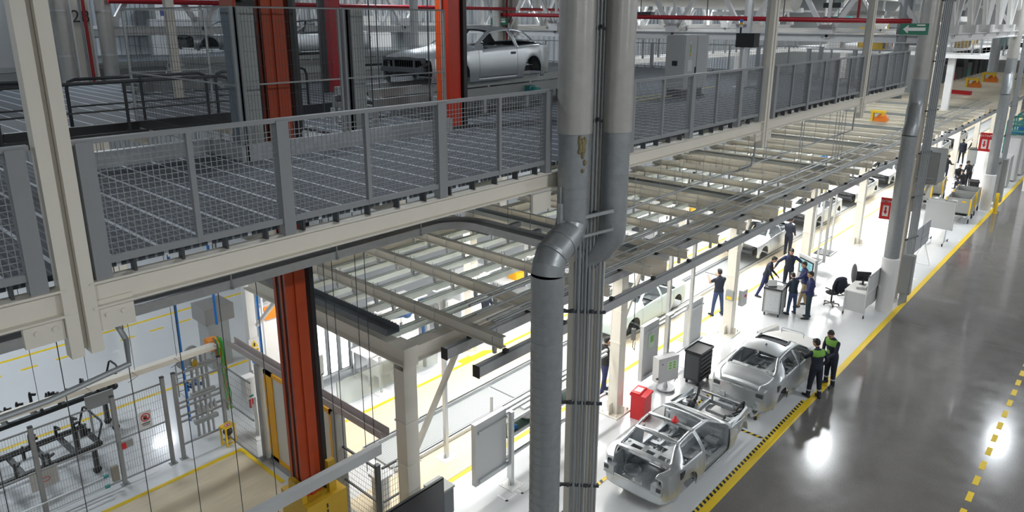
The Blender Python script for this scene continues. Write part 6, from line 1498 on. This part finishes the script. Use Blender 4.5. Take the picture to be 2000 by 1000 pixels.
# ================================================================== ON THE MEZZANINE
def tallfence(x0, x1, y, lb, axis='x', z0=DZ+.1, z1=10.5):
    t = thing('tall_mesh_fence', lb, 'fence', ((x0+x1)/2, y, z0) if axis == 'x' else (y, (x0+x1)/2, z0), 0, 'tall mesh fences round the lift shaft')
    wire_panel(MB(), x0, x1, y, z0, z1, .05, .2, .0018, axis).build('wire_mesh', M_dark, t, smooth=0)
    for a in (x0, x1): (MB().bx(a-.018, a+.018, y-.018, y+.018, DZ, z1) if axis == 'x' else MB().bx(y-.018, y+.018, a-.018, a+.018, DZ, z1)).build('post', M_cabd, t)
    f = MB()
    for z in (z0, z0+1.0, z1-.025): (f.bx(x0, x1, y-.009, y+.009, z, z+.022) if axis == 'x' else f.bx(y-.009, y+.009, x0, x1, z, z+.022))
    f.pieces('frame', M_cabd, t)
tallfence(5.12, 6.6, 13.97, 'tall mesh fence panel at the far side of the lift shaft, behind the black handrails')
tallfence(9.97, 13.9, 5.1, 'tall mesh fence along the left side of the lift shaft', 'y')
tallfence(5.2, 6.9, 9.97, 'tall mesh fence panel in front of the orange mast'); tallfence(7.0, 9.2, 9.97, 'tall mesh fence panel between the two galvanised box columns and the red mast')
# black handrails
def handrail(x0, x1, y, lb, ht=1.0):
    t = thing('black_handrail', lb, 'handrail', ((x0+x1)/2, y, DZ), 0, 'black handrails')
    r_ = .03
    MB().tube([(x0, y, DZ+.02), (x0, y, DZ+ht-.15), (x0+.04, y, DZ+ht-.04), (x0+.15, y, DZ+ht), (x1-.15, y, DZ+ht), (x1-.04, y, DZ+ht-.04), (x1, y, DZ+ht-.15), (x1, y, DZ+.02)], r_, 10).build('top_rail', M_black, t)
    MB().tube([(x0, y, DZ+.52), (x1, y, DZ+.52)], .016, 8).build('middle_rail', M_black, t); MB().bx(x0, x1, y-.008, y+.008, DZ, DZ+.14).build('toe_board', M_black, t)
    if x1-x0 > 2: MB().cyl(((x0+x1)/2, y, DZ), ((x0+x1)/2, y, DZ+ht), .028, n=8).build('post', M_black, t)
handrail(2.85, 6.7, 13.4, 'near black handrail with rounded ends running behind the tall mesh fence'); handrail(.6, 2.7, 13.4, 'near black handrail cut off by the left edge')
handrail(4.2, 6.75, 14.5, 'far black handrail passing behind the tall mesh fence'); handrail(1.9, 4.05, 14.5, 'far black handrail left of the hanging blue pipes'); handrail(6.95, 9.1, 14.5, 'black handrail behind the galvanised box column and orange mast')
handrail(9.9, 15.5, 10.2 if False else 14.3, 'black handrail in front of the crimson mast far behind')
# galvanised box columns and masts
def boxcol(x, y, w, d, lb):
    t = thing('box_column', lb, 'column', (x, y, DZ), 0, 'galvanised box columns')
    MB().bx(x-w/2, x+w/2, y-d/2+.04, y+d/2, DZ, 10.48).build('core', M_galvd, t); MB().bx(x-w/2-.02, x-w/2, y-d/2, y+d/2, DZ, 10.5).build('side_flange', mat('blue_grey_flange', (.20, .25, .29), .45, .2, var=.15, scale=10), t); MB().bx(x-w/2-.02, x-w/2+.05, y-d/2, y-d/2+.03, DZ, 10.49).build('black_seal', M_black, t)
    return t
boxcol(5.52, 10.55, .30, .42, 'spangled galvanised box column with blue side left of the orange mast'); boxcol(7.62, 10.62, .34, .3, 'pale galvanised box column between the orange and red masts')
t = thing('mast_drive', 'black motor unit with orange cap on top of the left galvanised box column', 'motor', (5.55, 10.6, 10.5)); MB().bx(5.42, 5.72, 10.45, 10.75, 10.5, 10.62).cyl((5.5, 10.3, 10.66), (5.5, 10.8, 10.66), .09, n=14).build('motor', M_black, t); MB().bx(5.36, 5.42, 10.4, 10.8, 10.5, 10.9).build('orange_bracket', M_orange, t)
solo(MB().bx(6.78, 6.92, 11.6, 11.74, DZ, 10.5), 'steel_post', M_cabd, 'plain grey steel post between the orange mast and the crimson mast', 'post')
t = thing('lift_mast', 'glossy red and orange lift mast standing in front of the silver coupe', 'mast', (9.55, 10.25, DZ), 0)
MB().bx(9.42, 9.72, 10.08, 10.42, DZ, 14.5).build('column', M_redg, t); MB().bx(9.405, 9.42, 10.25, 10.42, DZ, 14.5).build('orange_face', mat('bright_orange_face', (.85, .10, .01), .3), t)
MB().bx(9.75, 9.84, 10.02, 10.14, DZ, 14.5).build('chain_guide', M_black, t); MB().bx(9.3, 9.9, 10.0, 10.5, DZ, DZ+.05).build('foot', M_black, t); MB().bx(9.38, 9.41, 10.235, 10.25, DZ, 14.5).build('white_edge', M_cab, t)
t = thing('lift_mast', 'crimson lift mast beyond the tall fence between the far sedan bodies', 'mast', (12.4, 18.25, DZ)); MB().bx(12.25, 12.62, 18.1, 18.4, DZ, 14.5).build('column', M_redd, t); MB().bx(11.9, 12.03, 18.0, 18.2, DZ, 14.5).build('chain_guide', M_black, t)
b_ = ray(552, 180)*14.2; solo(MB().bx(6.28+1.0, 6.28+1.12, 11.6+.4, 11.72+.4, DZ, 14.5), 'chain_guide', M_black, 'black guide post right behind the orange mast', 'post')
solo(MB().bx(8.15, 8.33, 19.3, 19.48, DZ, 14.5).bx(8.33, 8.38, 19.35, 19.43, DZ, 14.5), 'cream_post', M_cream, 'slim cream steel post behind the tall mesh fence at left', 'post')
for k, (u, v) in enumerate(((812, 200), (940, 45))):
    p = at(u, 140, DZ) if k == 0 else at(940, 110, DZ)
    solo(MB().bx(p.x-.12, p.x+.12, p.y-.12, p.y+.12, DZ, 14.5), 'white_post', M_white, ('white steel post behind the bonnet of the silver coupe', 'white steel post rising behind the roof of the silver coupe')[k], 'post', 'white posts behind the coupe')
# yellow lattice platform in the shaft
t = thing('yellow_platform', 'yellow steel lattice platform lying in the lift shaft', 'platform', (8.6, 11.2, 8.0))
for i in range(6): MB().bx(7.75, 9.25, 10.3+i*.32, 10.38+i*.32, 8.05, 8.15).build('slat', M_yel, t)
for x in (7.75, 8.5, 9.2): MB().bx(x, x+.07, 10.3, 12.0, 7.98, 8.05).build('bearer', M_yel, t)
for x in (7.8, 9.15):
    for y in (10.35, 11.9): MB().cyl((x, y, 8.0), (x, y, 14.4), .012, n=6).build('hanger_cable', M_dark, t)
# conveyors under the upper bodies
def skid(cx, cy, rz, L, lb, z1=9.03, w=1.0, yel=True):
    t = thing('skid_conveyor', lb, 'conveyor', (cx, cy, DZ), rz, 'skid conveyors')
    H = z1-DZ
    for s in (-1, 1): MB().bx(-L/2, L/2, s*w/2-.06, s*w/2+.06, H-.16, H).build('skid_rail', M_galvd, t, world=False)
    for s in (-1, 1): MB().bx(-L/2, L/2, s*(w/2+.1)-.05, s*(w/2+.1)+.05, H-.42, H-.18).build('conveyor_beam', M_cabd, t, world=False)
    n = int(L/1.4)
    for i in range(n+1):
        x = -L/2+L*i/n
        for s in (-1, 1): MB().bx(x-.05, x+.05, s*(w/2+.1)-.05, s*(w/2+.1)+.05, 0, H-.42).build('leg', M_cab, t, world=False)
        MB().cyl((x+.2, -w/2-.1, H-.2), (x+.2, w/2+.1, H-.2), .05, n=10).build('roller', M_alu, t, world=False)
        MB().bx(x-.02, x+.1, -w/2-.1, w/2+.1, H-.4, H-.3).build('cross_member', M_cabd, t, world=False)
    for i in range(2): x = -L/4+i*L/2; MB().box((x, -w/2-.22, H-.35), (.25, .16, .22)).cyl((x, -w/2-.3, H-.35), (x, -w/2-.5, H-.35), .08, n=10).build('drive_motor', M_tealp if i else M_galv, t, world=False)
    return t
sk = skid(11.6, 11.95, .09, 6.6, 'grey skid conveyor carrying the silver coupe')
t3 = ray(603, 95)*26.5; skid(t3.x+1, t3.y, 0, 12, 'long grey conveyor carrying the two far bodies', 9.1)
skid(9.6, 27.5, 0, 9, 'grey conveyor lying across in front of the far left bodies', 8.85); skid(12.5, 22.0, 0, 9, 'low grey roller conveyor behind the tall mesh fence', 8.75)
for k, (x, y, s_) in enumerate(((16.3, 11.9, 1.0), (18.6, 27.6, .8))):
    t = thing('yellow_transfer', ('yellow transfer table at the right end of the coupe conveyor', 'small yellow block on the far conveyor')[k], 'transfer table', (x, y, DZ)); MB().bx(x-.9*s_, x+.9*s_, y-.5, y-.42, DZ+.25, DZ+.62).bx(x-.9*s_, x+.9*s_, y+.42, y+.5, DZ+.25, DZ+.62).bx(x-.9*s_, x-.82*s_, y-.5, y+.5, DZ+.25, DZ+.55).bx(x+.82*s_, x+.9*s_, y-.5, y+.5, DZ+.25, DZ+.62).bx(x-.5*s_, x+.2*s_, y-.4, y+.4, DZ+.5, DZ+.68).build('frame', M_yel, t)
    for a in (-.7, .7): MB().bx(x+a*s_-.05, x+a*s_+.05, y-.45, y+.45, DZ, DZ+.25).build('leg', M_cabd, t)
    MB().cyl((x+1.0*s_, y-.3, DZ+.45), (x+1.2*s_, y-.3, DZ+.45), .1, n=10).build('motor', M_galv, t)
# yellow dotted floor edging by the cabinet
solo(MB().bx(15.2, 21.5, 10.55, 10.62, DZ, DZ+.02).bx(15.2, 18.0, 10.1, 10.16, DZ, DZ+.02), 'edge_strip', mat('pale_yellow_strip', (.6, .55, .25), .5), 'pale yellow edge strips on the deck in front of the tall grey cabinet', 'strip')
# tall grey control cabinet
t = thing('control_cabinet', 'tall grey three door control cabinet standing on the mezzanine right of the centre ducts', 'cabinet', (18.5, 10.0, DZ))
MB().bx(17.9, 19.2, 9.78, 10.3, DZ+.2, DZ+1.68).build('body', M_cab, t); MB().bx(18.0, 19.2, 9.85, 10.3, DZ, DZ+.2).build('plinth', M_black, t)
for k in range(2): MB().bx(17.93+k*.69, 18.58+k*.69, 9.755, 9.78, DZ+.23, DZ+1.65).build('door', M_cab, t)
MB().bx(17.875, 17.9, 9.82, 10.32, DZ+.23, DZ+1.65).build('side_door', M_cab, t)
MB().bx(17.85, 17.875, 9.95, 10.1, DZ+.85, DZ+.98).bx(18.52, 18.56, 9.73, 9.755, DZ+.5, DZ+.8).build('handle', M_black, t)
MB().bx(18.18, 18.26, 9.75, 9.754, DZ+1.25, DZ+1.5).bx(18.1, 18.35, 9.75, 9.754, DZ+.7, DZ+1.0).build('label_sheet', M_cloth, t); MB().bx(18.2, 18.25, 9.745, 9.75, DZ+1.2, DZ+1.42).build('green_mark', MATS['picture_green'], t); MB().bx(18.2, 18.25, 9.745, 9.75, DZ+1.1, DZ+1.18).build('yellow_mark', M_yel, t)
# operator post with dark box and stack light
t = thing('operator_post', 'white post carrying a dark operator box with a small stack light', 'control post', (22.05, 10.0, DZ))
MB().bx(22.0, 22.1, 9.95, 10.05, DZ+.02, DZ+1.35).bx(21.85, 22.25, 9.85, 10.15, DZ, DZ+.02).build('post', M_white, t); MB().bx(21.85, 22.25, 9.55, 10.15, DZ+1.25, DZ+1.68).build('box', M_black, t)
MB().cyl((22.05, 10.1, DZ+1.68), (22.05, 10.1, DZ+1.85), .03, n=10).build('stem', M_black, t); MB().cyl((22.05, 10.1, DZ+1.85), (22.05, 10.1, DZ+1.93), .05, n=12).build('white_lens', M_white, t); MB().cyl((22.05, 10.1, DZ+1.93), (22.05, 10.1, DZ+2.01), .05, n=12).build('orange_lens', M_amb, t); MB().cyl((22.05, 10.1, DZ+2.01), (22.05, 10.1, DZ+2.1), .05, n=12).build('blue_lens', M_blue, t)
solo(MB().bx(22.5, 22.64, 10.0, 10.12, DZ, 14.5), 'white_post', M_white, 'thin white steel post passing the operator box on the mezzanine', 'post')
# rear towers with ducts
def rear(cx, cy, lb, big=True):
    solo(MB().bx(cx-.28, cx+.28, cy-.3, cy+.3, 0, 14.5), 'tower_column', M_cream, 'beige column of the '+lb, 'column', 'duct tower columns')
    for k, dx in enumerate((-.66, .66)):
        t = thing('ventilation_duct', ('left', 'right')[k]+' wrapped duct of the '+lb, 'duct', (cx+dx, cy-.45, DZ), 0, 'tower ducts')
        MB().cyl((cx+dx, cy-.45, DZ+.0), (cx+dx, cy-.45, 14.5), .24, n=24).build('wrap', M_wrap, t); MB().cyl((cx+dx, cy-.45, DZ+.9), (cx+dx, cy-.45, DZ+.95), .25, n=24).cyl((cx+dx, cy-.45, DZ+2.3), (cx+dx, cy-.45, DZ+2.35), .25, n=24).build('strap', M_alu, t)
    solo(MB().cyl((cx+.05, cy-.55, DZ), (cx+.05, cy-.55, 14.5), .05, n=10), 'red_pipe', M_pipe, 'red standpipe on the front of the '+lb, 'pipe')
    for k in range(3): solo(MB().cyl((cx-.3+.28*k, cy-.4, DZ), (cx-.3+.28*k, cy-.4, 14.5), .04, n=8), 'conduit', M_white if k != 1 else M_cond, nth(k)+' conduit on the column of the '+lb, 'conduit', 'rear tower conduits')
rear(8.35, 26.6, 'rear duct tower at the upper left'); rear(28.4, 26.5, 'rear duct tower behind the silver coupe')
cl = thing('column_number', 'faint black number 28 on the upper left duct tower', 'number', (8.35, 26.29, 10.4)); text(cl, '28', (0, 0, 0), .55, (PI/2, 0, 0), M_dark)
for k, (dx, m_) in enumerate(((-1.75, M_blue), (-1.6, mat('teal_pipe', (.03, .22, .28), .4)), (-1.45, M_galv))): solo(MB().tube([(8.35+dx, 26.0, 14.5), (8.35+dx, 26.0, 10.5), (8.35+dx+.05, 25.8, 10.2), (8.35+dx+.05, 25.8, DZ)], .07, 8), 'supply_pipe', m_, ('bright blue supply pipe', 'teal supply pipe', 'galvanised supply pipe')[k]+' left of the upper left duct tower', 'pipe', 'supply pipes')
for k, (x, y, w, h, lb) in enumerate(((5.9, 27.5, 1.5, 2.6, 'tall light grey cabinet at the upper left edge'), (7.2, 29.3, .7, 2.3, 'dark grey upright cabinet behind the left hanger column'))): t = thing('floor_cabinet', lb, 'cabinet', (x, y, DZ), 0, 'cabinets at the upper left'); MB().bx(x-w/2, x+w/2, y-.4, y+.4, DZ+.1, DZ+h).build('body', (M_cab, M_cabd)[k], t); MB().bx(x-w/2+.04, x+w/2-.04, y-.36, y+.36, DZ, DZ+.1).build('plinth', M_dark, t); MB().bx(x-w/2+.05, x+w/2-.05, y-.43, y-.4, DZ+.15, DZ+h-.06).build('door', (M_cab, M_cabd)[k], t)
solo(MB().bx(9.6, 9.72, 32, 32.1, DZ+.8, DZ+3.2), 'red_post', M_redd, 'dark red post left of the blue supply pipes', 'post')
p0 = aty(312, 92, 46.0); p1 = aty(405, 92, 46.0)
t = thing('white_booth', 'white booth with a blue stripe against the far corrugated wall', 'booth', ((p0.x+p1.x)/2, 46.5, DZ)); MB().bx(p0.x, p1.x, 46, 47, DZ, DZ+3.0).build('wall', M_white, t); MB().bx(p0.x+.3, p1.x-2.2, 45.96, 46, DZ+2.3, DZ+2.8).build('blue_stripe', mat('booth_blue', (.03, .08, .35), .5), t); MB().bx(p1.x-3.6, p1.x-.2, 45.5, 46, DZ, DZ+2.1).build('side_unit', M_cab, t)
for k in range(3):
    p = aty(640+k*90, 70, 46.5); t = thing('wall_cabinet', '%s pale cabinet in front of the corrugated wall behind the galvanised columns' % nth(k), 'cabinet', (p.x, 46.5, DZ), 0, 'pale cabinets by the corrugated wall'); MB().bx(p.x-1.3, p.x+1.3, 46, 47, DZ, DZ+1.9+.5*(k == 1)).build('body', (M_cabd, M_white, M_cab)[k], t); MB().bx(p.x-1.2, p.x+1.2, 45.95, 46, DZ+.1, DZ+1.8).build('door', (M_cabd, M_white, M_cab)[k], t)
# ------------------------------------------------------------------ roof trusses
def truss(p, q, z0, z1, n, name):
    p, q = Vector(p), Vector(q); mb = MB(); d = (q-p)/n
    P = lambda i, z: (p.x+d.x*i, p.y+d.y*i, z)
    mb.ibeam(P(0, z0), P(n, z0), .3, .3, .03, .03).ibeam(P(0, z1), P(n, z1), .3, .3, .03, .03)
    for i in range(n): mb.bar(P(i, z0), P(i+.5, z1), .16, .16).bar(P(i+.5, z1), P(i+1, z0), .16, .16).bar(P(i, z0), P(i, z1), .1, .1)
    for i in range(n+1): c = P(i, z0+.3); mb.box(c, (.5, .5, .35) if abs(d.x) < .01 else (.5, .5, .35))
    o = mb.build(name, M_white); o['kind'] = 'structure'
truss((28.75, 6.4, 0), (28.75, 26.2, 0), 9.72, 12.4, 6, 'roof_truss_beam'); truss((28.75, 26.8, 0), (28.75, 47, 0), 9.8, 12.4, 6, 'roof_truss_beam')
truss((29, 6.2, 0), (48.2, 6.2, 0), 9.72, 12.4, 6, 'roof_truss_beam'); truss((48.4, 6.4, 0), (48.4, 47, 0), 9.75, 12.4, 12, 'roof_truss_beam'); truss((9.2, 26.4, 0), (28.2, 26.4, 0), 9.95, 12.4, 6, 'roof_truss_beam'); truss((49, 6.2, 0), (90, 6.2, 0), 9.72, 12.4, 12, 'roof_truss_beam'); truss((29, 26.4, 0), (68, 26.4, 0), 9.9, 12.4, 12, 'roof_truss_beam')
t = thing('sprinkler_pipe', 'long red sprinkler pipe crossing in front of the white roof truss', 'pipe', (28.2, 15, 10.4)); MB().cyl((28.1, 6.7, 10.32), (28.1, 26.0, 10.62), .09, n=12).build('pipe', M_pipe, t)
for i in range(6): MB().cyl((28.1, 8+i*3.2, 10.3+i*.05), (28.1, 8+i*3.2, 12.3), .02, n=6).build('hanger', M_dark, t)
t = thing('sprinkler_pipe', 'red sprinkler pipe along the far roof truss at the upper left', 'pipe', (18, 25.6, 10.9)); MB().cyl((9, 25.6, 10.9), (40, 25.6, 10.9), .08, n=12).build('pipe', M_pipe, t)
t = thing('sprinkler_pipe', 'upper red sprinkler pipe close under the roof by the duct tower', 'pipe', (30, 8, 11.6)); MB().cyl((30.5, 6.5, 11.55), (30.5, 20, 11.7), .09, n=12).cyl((30.5, 9.2, 11.5), (30.5, 9.2, 10.3), .05, n=8).build('pipe', M_pipe, t)
t = thing('insulated_duct', 'wide silver insulated duct under the roof behind the truss', 'duct', (34, 16, 12)); MB().tube([(34, 13, 11.6), (34, 15, 11.7), (34, 20, 11.9), (34, 26, 12)], .85, 20).build('duct', M_wrap, t)
# far lit roof clutter: white fixtures and boxes hanging beyond the truss
rf = random.Random(9)
for i in range(26):
    x, y, z = 36+(i % 5)*2.4+rf.uniform(0, .6), 8+(i//5)*4.6+rf.uniform(0, 1), rf.uniform(10.2, 12.5)
    L = rf.uniform(.8, 2.4)
    o = MB().bx(x-.2, x+.2, y-L/2, y+L/2, z, z+.25).cyl((x, y, z+.25), (x, y, 14.5), .02, n=6); solo(o, 'hanging_unit', rf.choice([M_white, M_cab, M_cabd, M_tealp, M_white, M_dark]), '%s box unit hanging under the roof beyond the white truss' % nth(i), 'hanging unit', 'units under the far roof')
for k, (x0, y, z) in enumerate(((36, 9, 11.2), (36, 13, 11.6), (36, 19, 11.0))): solo(MB().chan((x0, y, z), (x0+30, y, z), .5, .12), 'cable_tray', M_galv, '%s galvanised cable tray under the far roof' % nth(k), 'cable tray', 'far roof cable trays')
# far platform
solo_ = struct(MB().bx(57, 112, 9.0, 23.5, 8.05, 8.30).bx(33.2, 57, 21.6, 23.5, 8.05, 8.3).bx(53.7, 112, 4.0, 10.9, 8.05, 8.30), 'floor_platform', M_white)
for i, (x0, x1, y, ax, lb) in enumerate(((33.3, 57, 21.65, 'x', 'grey mesh railing of the far platform behind the tall cabinet'), (9.2, 21.4, 57.1, 'y', 'grey mesh railing of the far platform behind the hanger columns'), (4.1, 10.8, 53.8, 'y', 'grey railing of the far bridge right of the duct tower'))):
    t = thing('mesh_railing', lb, 'railing', ((x0+x1)/2, y, 8.3) if ax == 'x' else (y, (x0+x1)/2, 8.3), 0, 'far platform railings')
    n = int((x1-x0)/1.6)
    for k in range(n+1): a = x0+(x1-x0)*k/n; (MB().bx(a-.05, a+.05, y-.05, y+.05, 8.3, 9.4) if ax == 'x' else MB().bx(y-.05, y+.05, a-.05, a+.05, 8.3, 9.4)).build('post', M_rail, t)
    wire_panel(MB(), x0, x1, y, 8.4, 9.35, .2, .16, .008, ax).build('wire_mesh', M_rail, t, smooth=0)
    (MB().bx(x0, x1, y-.05, y+.05, 9.35, 9.42) if ax == 'x' else MB().bx(y-.05, y+.05, x0, x1, 9.35, 9.42)).build('top_rail', M_rail, t)
for i, (x, y) in enumerate(((57.5, 12), (57.5, 18), (54.2, 5.0), (54.2, 10.2), (40, 22), (48, 22))): solo(MB().bx(x-.2, x+.2, y-.2, y+.2, 0, 8.05), 'platform_column', M_white, '%s white column under the far platform' % nth(i), 'column', 'far platform columns')
# dark equipment below and on the far platform
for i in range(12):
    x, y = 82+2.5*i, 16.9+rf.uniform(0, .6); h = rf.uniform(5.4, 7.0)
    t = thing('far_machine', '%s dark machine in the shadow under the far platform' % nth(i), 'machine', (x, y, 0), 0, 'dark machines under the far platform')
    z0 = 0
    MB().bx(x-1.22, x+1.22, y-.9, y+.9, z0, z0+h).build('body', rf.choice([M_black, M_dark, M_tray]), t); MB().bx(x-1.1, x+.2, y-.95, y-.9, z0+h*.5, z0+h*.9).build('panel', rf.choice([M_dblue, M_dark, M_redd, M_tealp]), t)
for i in range(16):
    x, y = 58.5+1.7*i, 9.6+rf.uniform(0, 12); h = rf.uniform(.8, 1.9)
    t = thing('far_equipment', '%s piece of equipment on the far platform' % nth(i), 'machine', (x, y, 8.3), 0, 'equipment on the far platform'); MB().bx(x-.5, x+.5, y-.5, y+.5, 8.3, 8.3+h).build('body', rf.choice([M_yel, M_orange, M_white, M_dark, M_cab, M_mach, M_tealp]), t); MB().bx(x-.4, x+.2, y-.53, y-.5, 8.4, 8.3+h*.8).build('panel', rf.choice([M_cab, M_dark]), t)
# exit signs
def exit_sign(p, rz, lb):
    t = thing('exit_sign', lb, 'sign', p, rz, 'green escape signs')
    MB().bx(-.42, .42, -.02, .02, -.17, .17).build('board', mat('escape_green', (.0, .16, .08), .4), t, world=False)
    a = MB().add([(-.36, -.026, 0), (-.2, -.026, .13), (-.2, -.026, .05), (.32, -.026, .05), (.32, -.026, -.05), (-.2, -.026, -.05), (-.2, -.026, -.13)], [tuple(range(7))]); a.build('arrow', M_white, t, world=False)
    MB().bx(.05, .3, -.026, -.02, .1, .14).build('small_writing', M_white, t, world=False); MB().bx(-.02, .02, .02, .3, -.02, .02).build('bracket', M_dark, t, world=False)
p = aty(1786, 57, 5.85); exit_sign(p, -PI/2+.7, 'green escape sign with white arrow on the duct tower at the mezzanine end')
p = aty(975, 42, 25.9); exit_sign(p, -PI/2+.9, 'small green escape sign with white arrow on the rear tower behind the coupe')
# ================================================================== LIGHT
def area(x, y, z, sx, sy, w, c=(1, 1, 1), spread=180):
    l = bpy.data.lights.new('lamp_light', 'AREA'); l.shape = 'RECTANGLE'; l.size = sx; l.size_y = sy; l.energy = w; l.color = c; l.spread = math.radians(spread)
    o = bpy.data.objects.new('lamp_light', l); COL.objects.link(o); o.location = (x, y, z)
    return o
w = bpy.data.worlds.new('world'); SC.world = w; w.use_nodes = True
w.node_tree.nodes['Background'].inputs[0].default_value = (.55, .62, .70, 1); w.node_tree.nodes['Background'].inputs[1].default_value = .15
vs = SC.view_settings
vs.view_transform = 'Standard'; vs.look = 'None'; vs.exposure = 0.0; vs.gamma = 1.0; vs.use_curve_mapping = False
# under the line frame
for x0 in (8.2, 21.2, 34.2, 47.2):
    area(x0+6.5, 15.05, 4.07, 12.6, .10, 210); area(x0+6.5, 12.2, 3.97, 12.6, .3, 310); area(x0+6.5, 10.2, 3.97, 12.6, .26, 180)
area(80, 12.5, 3.95, 40, 3, 1300)
# unseen lamps added under the mezzanine to brighten the left floor
for x, y in ((-3, 20), (4, 20), (-3, 27), (4, 27), (0, 34), (10, 30)): area(x, y, 7.7, 1.5, .5, 210, (.86, .93, 1))
# high bays in the roof: twin tube fittings
def high_bay(x, y, w, lb, c=(.88, .94, 1)):
    t = thing('high_bay_lamp', lb, 'lamp', (x, y, 14.1), 0, 'high bay lamps in the roof')
    MB().bx(x-.9, x+.9, y-.28, y+.28, 14.12, 14.2).cyl((x-.6, y, 14.2), (x-.6, y, 14.59), .02).cyl((x+.6, y, 14.2), (x+.6, y, 14.59), .02).build('housing', M_white, t)
    for s in (-1, 1): MB().cyl((x-.85, y+s*.13, 14.08), (x+.85, y+s*.13, 14.08), .035, n=8).build('tube', M_lamp, t)
    area(x, y, 14.02, 1.7, .5, w, c)
k = 0
for x in (-6, 8, 22, 39.5, 50, 72.8, 90.7, 106):
    for y in (-18, -6, 11, 26, 38):
        high_bay(x, y, 760 if y < 0 else ((220 if y < 20 else 320) if x < 30 and y < 30 else 560), '%s high bay lamp fitting in the roof' % nth(k), (.80, .90, 1) if y > 5 and x < 30 else (.92, .96, 1)); k += 1
high_bay(47.5, 3.3, 500, 'high bay lamp fitting mirrored in the concrete beside the yellow dashes')

cy = SC.cycles
cy.max_bounces = 7; cy.diffuse_bounces = 3; cy.glossy_bounces = 3; cy.transmission_bounces = 4; cy.transparent_max_bounces = 8; cy.caustics_reflective = False; cy.caustics_refractive = False
